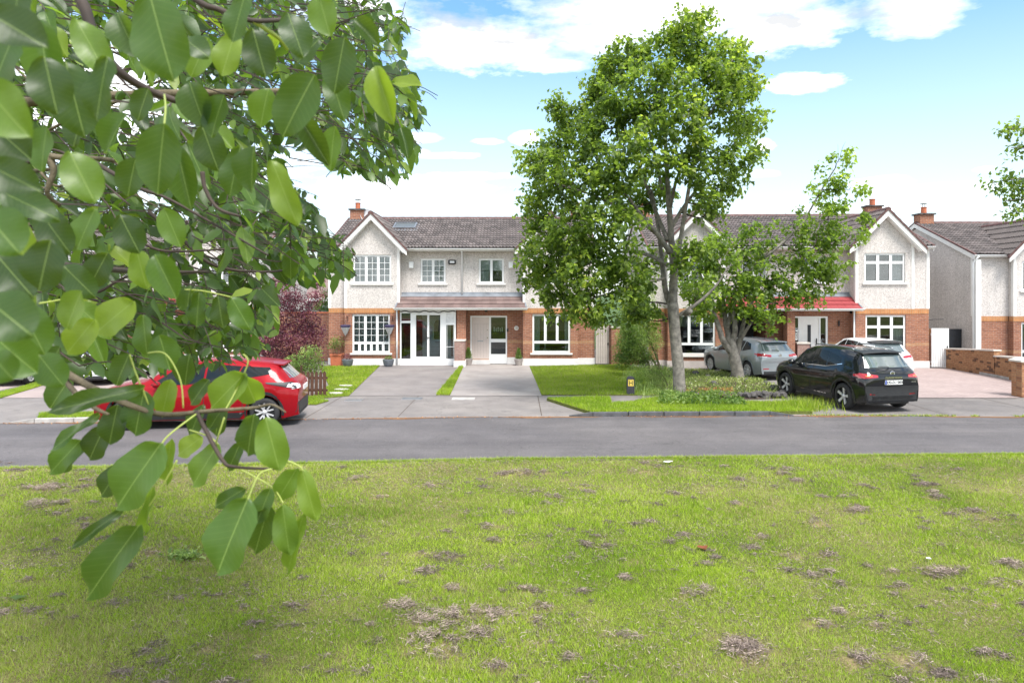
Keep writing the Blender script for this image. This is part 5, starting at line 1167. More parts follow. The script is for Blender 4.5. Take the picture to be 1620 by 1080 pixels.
SPEC=[ # base x,y, tip x,y, width px, distance m, tip distance change
(220,830,132,950,66,1.15,.02),(255,700,180,806,82,1.1,0),(392,788,340,910,86,1.12,-.02),(447,798,458,880,40,1.2,.0),(425,800,402,878,42,1.25,.03),(480,812,452,912,24,1.2,.05),(478,742,500,826,34,1.2,0),(470,740,438,792,36,1.2,.02),(428,772,405,828,34,1.25,0),(388,772,338,802,26,1.25,0),
(345,702,302,770,46,1.25,0),(420,660,442,746,52,1.1,0),(402,655,390,722,44,1.15,.02),(388,590,330,648,52,1.3,.02),(386,592,404,640,44,1.3,.05),(228,618,212,690,54,1.25,0),(186,640,172,704,42,1.25,0),(228,614,74,650,30,1.2,-.1),(118,590,74,646,46,1.4,.0),(158,655,78,712,20,1.3,-.05),(128,695,76,750,38,1.3,0),(136,698,98,748,22,1.32,.02),
(165,675,140,728,46,1.3,0),(192,736,158,786,40,1.3,0),(240,772,226,850,18,1.2,.06),(196,804,110,868,18,1.2,-.04),(320,690,280,720,34,1.3,0),(300,690,320,640,30,1.35,0),(330,680,355,640,26,1.35,0),(270,695,262,770,22,1.35,.05),
(236,-12,272,126,92,.85,0),(260,196,246,306,68,.95,0),(104,98,132,216,72,.9,0),(498,118,444,214,70,1.0,0),(402,230,392,304,46,1.1,0),(380,232,362,312,44,1.15,0),(430,254,470,358,44,1.1,0),(594,104,620,196,44,1.2,0),(545,60,528,146,54,1.15,0),(505,-6,520,56,50,1.0,0),(388,-10,366,66,44,1.0,0),
(400,46,420,122,52,1.05,0),(372,52,350,120,46,1.1,0),(245,402,278,472,46,1.15,0),(216,395,232,458,40,1.2,0),(212,476,150,526,56,1.2,0),(-5,300,92,346,48,.85,0),(-8,400,52,470,60,.85,0),(58,462,4,524,56,.9,0),(302,452,292,492,30,1.5,0),(315,462,310,518,32,1.5,0),(345,468,352,520,34,1.5,0),(366,470,396,522,36,1.5,0),(308,460,282,490,26,1.55,0),
(226,498,232,566,38,1.3,0),(252,530,268,584,46,1.3,0),(96,548,62,606,44,1.1,0),(150,505,104,560,48,1.15,0),(60,30,80,150,60,.85,0),(20,60,-10,130,80,.8,0),(-10,200,45,250,70,.85,0),(120,30,170,120,50,1.0,0),(185,20,215,90,44,1.05,0),(300,130,322,200,50,1.15,0),(330,60,300,120,46,1.2,0),(455,20,480,90,50,1.15,0),(470,100,505,60,36,1.2,0),
(280,230,300,330,46,1.15,0),(320,200,345,270,50,1.2,0),(140,160,110,230,54,1.0,0),(200,180,160,240,50,1.1,0),(215,250,200,310,46,1.15,0),(190,340,220,400,48,1.1,0),(150,330,120,395,46,1.1,0),(100,420,150,470,46,1.1,0),(60,330,110,400,52,1.0,0),(30,480,70,560,60,.95,0),(170,400,140,455,44,1.15,0),(260,330,285,390,40,1.3,0),(0,540,55,590,70,.85,0),(130,460,100,520,52,1.05,0),
(520,110,545,190,40,1.2,0),(560,30,600,70,30,1.35,0),(470,180,520,260,36,1.2,0),(530,200,520,270,34,1.3,0),(355,150,330,215,50,1.15,0),(425,140,410,200,44,1.2,0),(235,140,215,190,38,1.25,0),(290,60,330,90,40,1.1,0),(75,200,60,270,50,.95,0),(15,350,40,410,56,.9,0),(270,600,255,660,36,1.35,0),(330,600,300,640,34,1.4,0),(205,560,180,610,40,1.3,0),(300,560,290,610,36,1.4,0),(350,640,340,690,34,1.4,0),(240,640,200,660,30,1.3,0),(395,690,420,720,26,1.3,0),(380,700,360,745,28,1.3,0)]
SPEC+=[(-20,20,70,70,70,.62,0),(-30,130,40,215,84,.60,0),(-20,260,60,300,60,.66,.0),(-30,330,30,400,80,.62,0),(30,-30,20,60,66,.66,0),(-25,470,50,530,84,.60,0),(70,90,90,180,66,.75,0),(-15,560,20,600,60,.7,0),(80,380,60,460,70,.75,0),(110,240,150,320,60,.85,0),(170,90,150,190,58,.85,0),(60,560,100,610,50,1.0,0)]
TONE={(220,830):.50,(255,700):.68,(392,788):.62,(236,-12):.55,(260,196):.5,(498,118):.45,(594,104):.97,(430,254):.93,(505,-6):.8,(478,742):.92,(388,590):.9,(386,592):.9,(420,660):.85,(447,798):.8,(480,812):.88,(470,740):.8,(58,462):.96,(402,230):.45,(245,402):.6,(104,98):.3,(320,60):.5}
tw=[]
for (x0,y0_,x1,y1_,w_,Y,dY) in SPEC:
    b=P(x0,y0_,Y); tp=P(x1,y1_,Y+dY); nv=Vector((rnd.uniform(-.3,.3),-1,rnd.uniform(.15,.55)))
    ln=math.hypot(x1-x0,y1_-y0_)
    ys=1.0/max(.35,1); leaf(b,tp,w_*Y/F*1.02,nv,rnd.choice((0,2,2,4)) if y0_<600 else 2,TONE.get((x0,y0_))); tw.append((b,(b-tp).normalized()))
# branches in front
def br(pts,r0,r1,mat='bark_brown',name='branch'):
    sp_=smooth_path([rw(P(*a)) for a in pts],6); n=len(sp_); MB().tube(sp_,[r0+(r1-r0)*i/(n-1) for i in range(n)],7).obj(name,mat,wt,smooth=True)
br([(-400,300,1.9),(-120,470,1.5),(60,560,1.35),(105,590,1.3),(150,615,1.28),(205,640,1.25),(260,655,1.25),(330,650,1.25),(400,645,1.22),(430,640,1.2),(452,652,1.19)],.0095,.0013)
br([(85,575,1.33),(118,620,1.28),(150,645,1.25),(172,655,1.24)],.006,.0025)
br([(310,650,1.25),(350,725,1.22),(372,738,1.2),(432,741,1.2),(446,739,1.2)],.0042,.0013,'bark_twig')
br([(-500,-100,2.6),(-150,60,2.3),(0,175,2.2),(45,215,2.2),(75,245,2.2),(120,250,2.2),(165,252,2.3),(230,262,2.5),(300,270,2.8)],.015,.005)
br([(75,245,2.2),(85,270,2.2),(75,305,2.2),(95,325,2.25)],.012,.005)
br([(-200,-300,1.6),(80,-60,1.3),(150,60,1.25),(185,110,1.25),(240,145,1.3),(320,172,1.35),(350,170,1.4)],.012,.004,'bark_twig')
br([(200,-80,1.2),(310,0,1.15),(345,15,1.15),(400,33,1.15),(460,30,1.2)],.006,.0035,'bark_twig')
br([(400,33,1.15),(440,60,1.2),(455,78,1.25)],.004,.003,'petiole')
br([(320,272,1.5),(325,300,1.5),(345,330,1.5),(380,342,1.5)],.005,.003,'bark_twig')
br([(-100,400,1.6),(100,420,1.5),(240,430,2.2),(330,430,2.6)],.010,.005,'bark_twig')
br([(235,335,3),(290,380,3),(340,420,3),(420,430,3.2),(500,420,3.4)],.010,.004,'bark_twig')
for a in [[(205,560,1.25),(215,590,1.25),(235,640,1.25),(225,612,1.24)],[(235,558,1.25),(262,560,1.22),(285,600,1.22),(290,645,1.22)],[(310,655,1.24),(265,690,1.18),(250,715,1.12),(225,760,1.14)],[(280,728,1.15),(262,760,1.15),(236,800,1.15)],[(355,660,1.22),(345,690,1.22),(340,705,1.24)],
 [(385,560,1.3),(392,575,1.3),(372,620,1.3),(355,650,1.25)],[(432,741,1.2),(410,750,1.18),(392,790,1.12)],[(380,742,1.22),(430,770,1.22),(448,796,1.2)],[(432,720,1.2),(470,735,1.2),(480,745,1.2)],[(260,150,1.2),(262,170,1.05),(260,196,.95)],[(285,458,1.5),(320,460,1.5),(366,470,1.5)],[(62,480,1.2),(110,470,1.25),(140,450,1.3)],[(300,680,1.3),(330,690,1.27),(345,702,1.25)]]:
    br(a,.0016,.0012,'petiole','petiole')
# compound leaves through the rest of the crown
def wmask(x,y):
    pts=[(-80,-80),(575,-80),(600,0),(655,38),(640,80),(665,130),(678,180),(655,215),(672,240),(655,285),(610,300),(575,280),(520,290),(505,250),(480,235),(450,262),(470,300),(510,345),(545,375),(562,410),(560,450),(500,455),(440,470),(445,540),(410,575),(330,590),(260,600),(200,610),(90,600),(40,580),(-80,600)]
    return inpoly(np.array([x]),np.array([y]),pts)[0]
holes=[(165,115,50,52),(195,160,50,38),(205,95,22,30),(75,190,18,14),(35,290,26,22),(330,250,18,16),(490,215,14,16),(170,215,22,18),(60,130,22,30),(445,225,26,24),(120,290,20,18),(405,190,12,14)]
def inhole(x,y): return any(((x-a)/c_)**2+((y-b)/d_)**2<1 for a,b,c_,d_ in holes)
FP=[];FD=[];FU=[];FL=[];FW=[];TWG=MB(); ntw=0
near=[]
def compound(base,dr,size,npairs):
    """rachis from base along dr, drooping, leaflets in pairs; returns leaflets"""
    out=[]; pts=[base]; d=dr.copy(); step=size/npairs*.55
    for i in range(npairs+1):
        d=(d+Vector((0,0,-.16))).normalized(); pts.append(pts[-1]+d*step)
    side=d.cross(Vector((0,0,1))); side=side.normalized() if side.length>.1 else Vector((1,0,0))
    for i,pt in enumerate(pts[1:]):
        sc=.7+.35*i/len(pts)
        if i==len(pts)-2: out.append((pt,(d+Vector((0,0,-.35))).normalized(),size*.62*sc*1.1))
        else:
            for sg in (-1,1):
                dd=(side*sg*.9+d*.45+Vector((rnd.gauss(0,.15),rnd.gauss(0,.15),-.55+rnd.gauss(0,.25)))).normalized(); out.append((pt,dd,size*.5*sc*rnd.uniform(.8,1.1)))
    return pts,out
cand=[]
tries=0
lay=[(1.8,2.5,16),(2.5,3.6,140),(3.6,5.2,560),(5.2,8.2,1250)]
for (ya,yb_,cnt) in lay:
    k=0
    while k<cnt:
        x=rnd.uniform(-60,690); y=rnd.uniform(-60,610); Y=rnd.uniform(ya,yb_)
        if Y<2.4 and x>430: continue
        if x<470 and y>300 and Y>5.2 and rnd.random()<.3: continue
        if not wmask(x,y) or (inhole(x,y) and rnd.random()<.93): continue
        m=25 if Y>3 else 40
        if not wmask(x+m,y+m*.6) : 
            if rnd.random()<.7: continue
        k+=1; b=P(x,y-14,Y); dr=Vector((rnd.gauss(.45,.5),rnd.gauss(-.1,.6),rnd.gauss(-.05,.35))).normalized()
        size=rnd.uniform(.20,.30)*(.82 if Y<3.6 else 1); pts,lv=compound(b,dr,size,rnd.choice((2,3,3)))
        keep=[]
        for (pt,dd,ln) in lv:
            e=pt+dd*ln; X_=CX+e.x*F/e.y; Y_=HY-(e.z-CH)*F/e.y
            if e.y>.7 and (wmask(X_,Y_) or rnd.random()<.03): keep.append((pt,dd,ln,Y))
        if not keep: continue
        cand+=keep
        TWG.tube([rw(q_) for q_ in pts],[.0025]*len(pts),3,False)
        # twig back towards the limb that carries it
        e=b+Vector((-rnd.uniform(.15,.5),rnd.uniform(-.15,.3),rnd.uniform(-.05,.25))); md=(b+e)/2+Vector((0,0,rnd.uniform(-.05,.03)))
        TWG.tube([rw(b),rw(md),rw(e)],[.002,.003,.004],4,False)
edge=[(560,20),(600,45),(628,60),(580,95),(622,110),(648,150),(600,165),(640,195),(655,110),(570,200),(612,215),(648,235),(590,240),(560,245),(530,215),(620,255),(500,195),(545,60),(585,130),(610,180),(560,150),(525,150),(645,170),(630,225),(575,265),
      (500,345),(530,365),(548,400),(520,410),(490,380),(545,430),(470,400),(500,425),(455,370),(430,330),(470,340),(440,430),(410,500),(390,540),(430,470),(360,560),(330,540),(400,450)]
for (x,y) in edge:
    for r_ in range(2):
        Y=rnd.uniform(2.7,4.2); b=P(x+rnd.uniform(-16,8),y-24+rnd.uniform(-10,10),Y); dr=Vector((rnd.gauss(.35,.3),rnd.gauss(-.1,.4),rnd.gauss(-.35,.25))).normalized(); pts,lv=compound(b,dr,rnd.uniform(.16,.24),2)
        lv=[q_ for q_ in lv if (lambda e:wmask(CX+e.x*F/e.y-4,HY-(e.z-CH)*F/e.y-6))(q_[0]+q_[1]*q_[2])]
        if len(lv)<3: continue
        cand+=[(pt,dd,ln*.95,Y) for pt,dd,ln in lv]; TWG.tube([rw(q_) for q_ in pts],[.002]*len(pts),3,False)
        e=b+Vector((-rnd.uniform(.15,.4),rnd.uniform(-.1,.2),rnd.uniform(0,.2))); TWG.tube([rw(b),rw(e)],[.002,.003],4,False)
cand.sort(key=lambda c:-(c[2]/c[3]))
for (pt,dd,ln,Y) in cand:
    if LEAFN[0]<299:
        nv=Vector((rnd.gauss(0,.5),-.55+rnd.gauss(0,.4),.7+rnd.gauss(0,.3))); leaf(pt,pt+dd*ln,ln*rnd.uniform(.42,.52),nv)
    else:
        FP.append(rw(pt));FD.append(dd);FU.append((rnd.gauss(0,.5),-.5+rnd.gauss(0,.5),.7+rnd.gauss(0,.35)));FL.append(ln);FW.append(ln*rnd.uniform(.40,.52))
n=len(FP); tint=np.clip(.42+.26*rng.normal(size=n),0,1)
# the remaining leaflets share one mesh, tint drawn at random
tag(link('foliage',leaves_mesh('foliage',np.array(FP),np.array(FD),np.array(FU),np.array(FL),np.array(FW),'leaf_walnut_far',tint,fold=.12,droop=.12),wt),kind='stuff')
tag(TWG.obj('twigs','bark_twig',wt),kind='stuff')
# supporting limbs and trunk, mostly outside the frame
def br3(pts,r0,r1):
    sp_=smooth_path([rw(Vector(a)) for a in pts],5); n=len(sp_); MB().tube(sp_,[r0+(r1-r0)*i/(n-1) for i in range(n)],8).obj('limb','bark_brown',wt,smooth=True)
MB().tube([(0,0,-.05),(0,0,.3),(.05,.05,1.2),(.1,.1,2.1)],[.24,.2,.18,.17],12).obj('trunk','bark_grey',wt,smooth=True)
br3([(WX+.1,WY+.1,2.0),(-4.9,2.6,3.0),(-3.6,3.0,3.7),(-2.2,3.3,4.0),(-1.2,3.5,4.1),(-.6,3.6,4.15)],.045,.008)
br3([(WX+.1,WY+.1,2.0),(-5.2,3.2,2.9),(-4.4,4.5,3.4),(-3.2,5.2,3.6),(-2.0,5.6,3.5),(-1.2,5.4,3.4)],.06,.01)
br3([(WX+.1,WY+.1,2.0),(-5.4,2.2,3.5),(-4.2,2.5,4.6),(-2.6,2.9,5.0),(-1.2,3.4,4.9)],.06,.01)
br3([(-4.9,2.6,3.0),(-3.9,2.2,3.2),(-2.6,1.9,3.3),(-1.6,1.6,3.3),(-.9,1.4,3.2)],.05,.01)
for k in range(26):
    Y=rnd.uniform(2.3,6); x=rnd.uniform(-40,420); y=rnd.uniform(60,520)
    if not wmask(x,y): continue
    a=(x-rnd.uniform(120,260),y+rnd.uniform(-90,90),Y+.2); c_=(x+rnd.uniform(60,150),y+rnd.uniform(-40,90),Y-.1)
    if not wmask(c_[0],c_[1]): continue
    br([a,(x-60,y+rnd.uniform(-30,30),Y),(x,y,Y),c_],.009,.003,'bark_twig' if rnd.random()<.6 else 'bark_brown')
# ------------------------------------------------------------ cars
def interp(pts,x): return float(np.interp(x,[p[0] for p in pts],[p[1] for p in pts]))
def car(name,label,spec,loc,rz,group='parked cars'):
    """x forward from the rear bumper, y to the left, z up. Body is one skin over stations; lights, glass and trim are shaped on it."""
    S=spec; T=thing(name,label,'car',loc,rz,group); Lc=S['L']; wr=S['wr']; ra,fa=S['rear'],S['rear']+S['wb']; ar=wr+.055
    top=S['top']; wbp=S['wbody']; wt=S['wtop']; belt=S['belt']
    xs=sorted(set([round(p[0],4) for p in top]+[round(x,3) for x in np.arange(0,Lc+.001,.055)]+[Lc]+[ra-ar,ra+ar,fa-ar,fa+ar]))
    # near vertical ends: several rings at almost the same x
    st=[]
    for x in xs: st.append(x)
    V=[];NR=0
    def ring(x,zt=None,cap=None):
        zt=interp(top,x) if zt is None else zt; zb=S['clear'] ; zb+=.06*max(0,1-x/.35)+.04*max(0,1-(Lc-x)/.35)
        inarch=False
        for ax in (ra,fa):
            d=abs(x-ax)
            if d<ar: zb=max(zb,wr+math.sqrt(ar*ar-d*d)*.98); inarch=True
        w=interp(wbp,x); tw_=interp(wt,x); be=min(interp(belt,x),zt-.005)
        sh=be-.07; mid=.66; mid=min(mid,sh-.05); lo=max(zb+.10,.40); lo=min(lo,mid-.03)
        zb=min(zb,zt-.1)
        if zb>lo-.02: lo=zb+(mid-zb)*.35 if mid>zb else zb+.01
        if mid<lo+.02: mid=lo+(sh-lo)*.5
        pts=[(w*.935,zb),(w*.985,lo),(w*1.0,mid),(w*.992,(mid+sh)/2),(w*.965,sh),(w*.915,be)]
        if zt-be>.12:  # greenhouse
            e=zt-.055
            for f_ in (.33,.66,1.0): pts.append((w*.915+(tw_-w*.915)*(f_**1.25),be+(e-be)*f_))
            pts+= [(tw_*.88,zt-.018),(tw_*.55,zt-.002),(0,zt+.004)]
        else:
            b0=w*.915; h=zt-be
            for f_,g_ in ((.97,.3),(.93,.55),(.88,.78),(.78,.92),(.5,.99),(0,1.03)): pts.append((b0*f_,be+h*g_))
        return pts
    rings=[]
    for x in st: rings.append((x,ring(x)))
    rings=[r for r in rings]
    n=len(rings[0][1])
    verts=[];faces=[]
    m=2*n-1
    for x,pt in rings:
        # round the ends in plan
        full=[( yy,zz) for yy,zz in pt]+[(-yy,zz) for yy,zz in reversed(pt[:-1])]
        for (yy,zz) in full:
            xo=x
            if x<.5: xo=x+S.get('rround',.10)*(abs(yy)/.9)**4*(1-x/.5)
            if Lc-x<.6: xo=x-S.get('fround',.20)*(abs(yy)/.9)**3*(1-(Lc-x)/.6)
            verts.append((xo,yy,zz))
    for i in range(len(rings)-1):
        for j in range(m-1): faces.append((i*m+j,i*m+j+1,(i+1)*m+j+1,(i+1)*m+j))
    k=len(rings)-1
    faces.append(tuple(range(m))); faces.append(tuple(k*m+j for j in reversed(range(m))))
    bm=bmesh.new(); bv=[bm.verts.new(v) for v in verts]
    for f in faces:
        try: bm.faces.new([bv[i] for i in f])
        except ValueError: pass
    bmesh.ops.triangulate(bm,faces=[f for f in bm.faces if len(f.verts)>4])
    bmesh.ops.recalc_face_normals(bm,faces=bm.faces)
    for f in bm.faces: f.smooth=True
    me=bpy.data.meshes.new('body'); bm.to_mesh(me); me.materials.append(MATS[S['paint']]); me.set_sharp_from_angle(angle=R(38))
    bvh=BVHTree.FromBMesh(bm); bm.free(); link('body',me,T)
    def patch(nm,mat,fn,nu,nv,d,off=.006,parent=None,smooth=True,thick=0):
        d=Vector(d).normalized(); vs=[];ok=True
        for i in range(nu+1):
            for j in range(nv+1):
                o=Vector(fn(i/nu,j/nv)); h=bvh.ray_cast(o,d,6)
                if h[0] is None: h=bvh.find_nearest(o)
                vs.append(h[0]-d*off)
        m_=MB(); m_.v=[tuple(a) for a in vs]; W1=nv+1
        for i in range(nu):
            for j in range(nv): m_.f.append((i*W1+j,i*W1+j+1,(i+1)*W1+j+1,(i+1)*W1+j))
        # edge skirt so the piece has thickness
        n0=len(m_.v); m_.v+=[tuple(a+d*(off+.01)) for a in vs]
        e=[i*W1 for i in range(nu+1)]+[nu*W1+j for j in range(1,nv+1)]+[i*W1+nv for i in range(nu-1,-1,-1)]+[j for j in range(nv-1,0,-1)]
        for a,b in zip(e,e[1:]+e[:1]): m_.f.append((a,b,n0+b,n0+a))
        return m_.obj(nm,mat,parent or T,smooth=smooth,sharp=35)
    def poly4(lo,hi):
        """lo, hi: polylines of (x,z); returns fn for side projection"""
        def fn(u,v):
            k_=u*(len(lo)-1); i=min(int(k_),len(lo)-2); t_=k_-i
            a=(lo[i][0]*(1-t_)+lo[i+1][0]*t_,lo[i][1]*(1-t_)+lo[i+1][1]*t_); b=(hi[i][0]*(1-t_)+hi[i+1][0]*t_,hi[i][1]*(1-t_)+hi[i+1][1]*t_)
            return (a[0]*(1-v)+b[0]*v,a[1]*(1-v)+b[1]*v)
        return fn
    for sg in (1,-1):
        for lo,hi in S['side']:
            f_=poly4(lo,hi); patch('side_window','car_window',lambda u,v:(f_(u,v)[0],sg*2,f_(u,v)[1]),10,4,(0,-sg,0),.005)
        for lo,hi,mt,nm in S.get('sidetrim',[]):
            f_=poly4(lo,hi); patch(nm,mt,lambda u,v:(f_(u,v)[0],sg*2,f_(u,v)[1]),14,3,(0,-sg,0),.010)
        # wheel-arch lips
        for ax in (ra,fa):
            r0,r1=ar-.012,ar+S.get('arch',.02)
            def fa_(u,v,ax=ax,r0=r0,r1=r1): a=math.pi*(-.06+1.12*u); r_=r0+(r1-r0)*v; return (ax-r_*math.cos(a),sg*2,wr+r_*math.sin(a)*.985)
            patch('wheel_arch',S.get('archmat',S['paint']),fa_,20,2,(0,-sg,0),.014)
        # door seams
        for xd in S['seams']:
            f_=poly4([(xd,S['clear']+.08),(xd+.012,S['clear']+.08)],[(xd-.03,interp(belt,xd)-.01),(xd-.018,interp(belt,xd)-.01)]); patch('door_seam','black_plastic',lambda u,v:(f_(u,v)[0],sg*2,f_(u,v)[1]),1,8,(0,-sg,0),.002)
        for xh in S['handles']:
            z=interp(belt,xh)-.10; w=interp(wbp,xh); MB().box((xh-.09,xh+.09),(sg*(w*.975),sg*(w*.975+.03)),(z-.018,z+.018)).obj('door_handle',S.get('handlemat',S['paint']),T,bevel=.008)
        # mirror
        xm=S['mirror']; zm=interp(belt,xm)+.06; w=interp(wbp,xm)
        mm=MB().lathe([(0,-.10),(.06,-.09),(.085,0),(.07,.09),(0,.1)],(0,0,0),10,'y'); mm.v=[(a*1.0,b,c) for a,b,c in mm.v]; mm.obj('wing_mirror',S['mirmat'],T,smooth=True,M=Matrix.Translation((xm,sg*(w+.09),zm))@Matrix.Diagonal((1,1.05,.95,1)))
        MB().box((xm-.03,xm+.03),(sg*(w-.08),sg*(w+.02)),(zm-.06,zm-.03)).obj('mirror_arm','black_plastic',T)
    # wheels
    for ax in (ra,fa):
        for sg in (1,-1):
            w=interp(wbp,ax)*.985; wd=.215
            wh=bpy.data.objects.new('wheel',None); COL.objects.link(wh); wh.parent=T; wh.matrix_local=Matrix.Translation((ax,sg*(w-wd/2),wr))
            ty=MB().lathe([(wr*.70,-wd/2+.01),(wr*.86,-wd/2),(wr*.97,-wd/2+.025),(wr,-wd/2+.06),(wr,wd/2-.06),(wr*.97,wd/2-.025),(wr*.86,wd/2),(wr*.70,wd/2-.01)],(0,0,0),32,'y'); ty.obj('tyre','rubber',wh,smooth=True,sharp=50)
            y1=sg*(wd/2-.012); R_=wr*.71
            MB().lathe([(0,0),(R_,0)],(0,sg*(wd/2-.085),0),24,'y').obj('wheel_back','black_plastic',wh)
            rm=MB().lathe([(R_,y1-sg*.10),(R_,y1),(R_*.93,y1+sg*.004),(R_*.90,y1-sg*.03),(R_*.9,y1-sg*.09)],(0,0,0),32,'y'); rm.obj('rim',S['rimedge'],wh,smooth=True,sharp=40)
            ns=S['spokes']; ph=rnd.uniform(0,2)
            for s_ in range(ns):
                a=2*math.pi*s_/ns+ph; sp_=MB(); ca,sa=math.cos(a),math.sin(a)
                def pt(r_,o_,yy): return (r_*ca-o_*sa,yy,r_*sa+o_*ca)
                if S['rim']=='fork':
                    for q_ in (-1,1):
                        A=[pt(.05,q_*.012,y1-sg*.035),pt(.05,q_*.05,y1-sg*.035),pt(R_*.93,q_*.085+.012*q_,y1-sg*.006),pt(R_*.93,q_*.085-.022*q_,y1-sg*.006)]; B_=[(x_,y_-sg*.03,z_) for x_,y_,z_ in A]; n0=len(sp_.v); sp_.v+=A+B_; sp_.f+=[tuple(n0+i for i in f) for f in ((0,1,2,3),(7,6,5,4),(0,4,5,1),(1,5,6,2),(2,6,7,3),(3,7,4,0))]
                else:
                    w0,w1=S['spw']; A=[pt(.04,-w0,y1-sg*.035),pt(.04,w0,y1-sg*.035),pt(R_*.93,w1,y1-sg*.006),pt(R_*.93,-w1,y1-sg*.006)]; B_=[(x_,y_-sg*.03,z_) for x_,y_,z_ in A]; n0=len(sp_.v); sp_.v+=A+B_; sp_.f+=[tuple(n0+i for i in f) for f in ((0,1,2,3),(7,6,5,4),(0,4,5,1),(1,5,6,2),(2,6,7,3),(3,7,4,0))]
                if ns>7: 
                    if s_==0: allsp=MB()
                    allsp.add(sp_); 
                    if s_==ns-1: allsp.obj('spokes',S['rimmat'],wh)
                else: sp_.obj('spoke',S['rimmat'],wh)
            MB().lathe([(0,y1-sg*.008),(.045,y1-sg*.01),(.06,y1-sg*.04)],(0,0,0),14,'y').obj('hub',S['rimmat'],wh,smooth=True)
    # dark underbody and wheel wells
    ub=MB(); wq=min(interp(wbp,ra),interp(wbp,fa))-.26; ub.box((.25,Lc-.25),(-wq,wq),(S['clear']-.02,.62)); ub.box((ra+ar,fa-ar),(-wq-.16,wq+.16),(S['clear']-.01,.5)); ub.obj('underbody','black_plastic',T)
    # glass front and back: cast from behind and from the front
    zg0,zg1=S['rg']; yw0,yw1=S['rgw']
    patch('rear_window','car_rear_glass',lambda u,v:(-2,(2*u-1)*(yw0+(yw1-yw0)*v),zg0+(zg1-zg0)*v),12,6,(1,0,0),.006)
    if 'wg' in S:
        a0,a1=S['wg']; b0,b1=S['wgw']
        patch('windscreen','car_window',lambda u,v:(Lc+2,(2*u-1)*(b0+(b1-b0)*v),a0+(a1-a0)*v),12,6,(-1,0,0),.006)
    for nm,mt,y0_,y1_,z0_,z1_,z2_,z3_ in S.get('rear_bits',[]):   # quad in y,z seen from behind, both mirrored or central
        for sg in ((1,-1) if y0_>.001 else (1,)):
            def fr(u,v): y=y0_+(y1_-y0_)*u; lo=z0_+(z1_-z0_)*u; hi=z2_+(z3_-z2_)*u; return (-2,sg*y,lo+(hi-lo)*v)
            patch(nm,mt,fr,10,3,(1,0,0),.010)
    for nm,mt,yh,z0_,z1_ in S.get('rear_bands',[]):
        patch(nm,mt,lambda u,v:(-2,(2*u-1)*yh,z0_+(z1_-z0_)*v),20,3,(1,0,0),.010)
    for nm,mt,lo,hi in S.get('side_lamps',[]):
        f_=poly4(lo,hi)
        for sg in (1,-1): patch(nm,mt,lambda u,v:(f_(u,v)[0],sg*2,f_(u,v)[1]),6,3,(0,-sg,0),.011)
    for nm,mt,y0_,y1_,z0_,z1_ in S.get('front_bits',[]):
        for sg in (1,-1): patch(nm,mt,lambda u,v:(Lc+2,sg*(y0_+(y1_-y0_)*u),z0_+(z1_-z0_)*v),8,3,(-1,0,0),.010)
    if 'spoiler' in S:
        xsp,zsp,yw=S['spoiler']; m_=MB(); m_.prismx([(0,0)],0,0) if False else None
        sp_=MB(); pr=[(xsp-.16,zsp-.03),(xsp-.15,zsp+.0),(xsp+.18,zsp+.035),(xsp+.18,zsp-.02)]
        for sgn in (0,): 
            v=[]; 
            for yy in (-yw,-yw*.6,0,yw*.6,yw):
                for (px_,pz_) in pr: v.append((px_+abs(yy/yw)**3*.06,yy,pz_-abs(yy/yw)**2*.035))
            sp_.v=v
            for i in range(4):
                for j in range(4): k_=(j+1)%4; sp_.f.append((i*4+j,i*4+k_,(i+1)*4+k_,(i+1)*4+j))
            sp_.f.append((0,1,2,3)); sp_.f.append((19,18,17,16))
        sp_.obj('spoiler',S.get('spoilmat',S['paint']),T,smooth=True,sharp=30)
    # number plate, with real lettering
    if 'plate' in S:
        zc,txt=S['plate']; h=bvh.ray_cast(Vector((-2,0,zc)),Vector((1,0,0)),6); xp=h[0].x-.014
        pl_=MB().box((xp-.008,xp+.02),(-.26,.26),(zc-.056,zc+.056)).obj('number_plate','plate_white',T)
        MB().box((xp-.010,xp-.0081),(.215,.258),(zc-.052,zc+.052)).obj('plate_band','plate_blue',pl_)
        if txt: text(txt,.098,'ink',pl_,Matrix.Translation((xp-.0095,-.02,zc-.032))@Matrix.Rotation(R(-90),4,'Z')@Matrix.Rotation(R(90),4,'X'),.48)
    S['bvh']=bvh; return T
def text(s,size,mat,parent,M,width=None,name='lettering'):
    cu=bpy.data.curves.new(name,'FONT'); cu.body=s; cu.size=size; cu.align_x='CENTER'; cu.extrude=.0008; cu.offset=.0035*size/.088 if size<.15 else 0
    o=bpy.data.objects.new(name,cu); COL.objects.link(o); bpy.context.view_layer.update()
    me=bpy.data.meshes.new_from_object(o); COL.objects.unlink(o); bpy.data.objects.remove(o); me.materials.clear(); me.materials.append(MATS[mat])
    if width:
        xs_=[v.co.x for v in me.vertices]; k=width/(max(xs_)-min(xs_)); 
        for v in me.vertices: v.co.x*=k
    me.name=name; return link(name,me,parent,M)
def heading(fx_,fy_): return math.atan2(fy_,fx_)
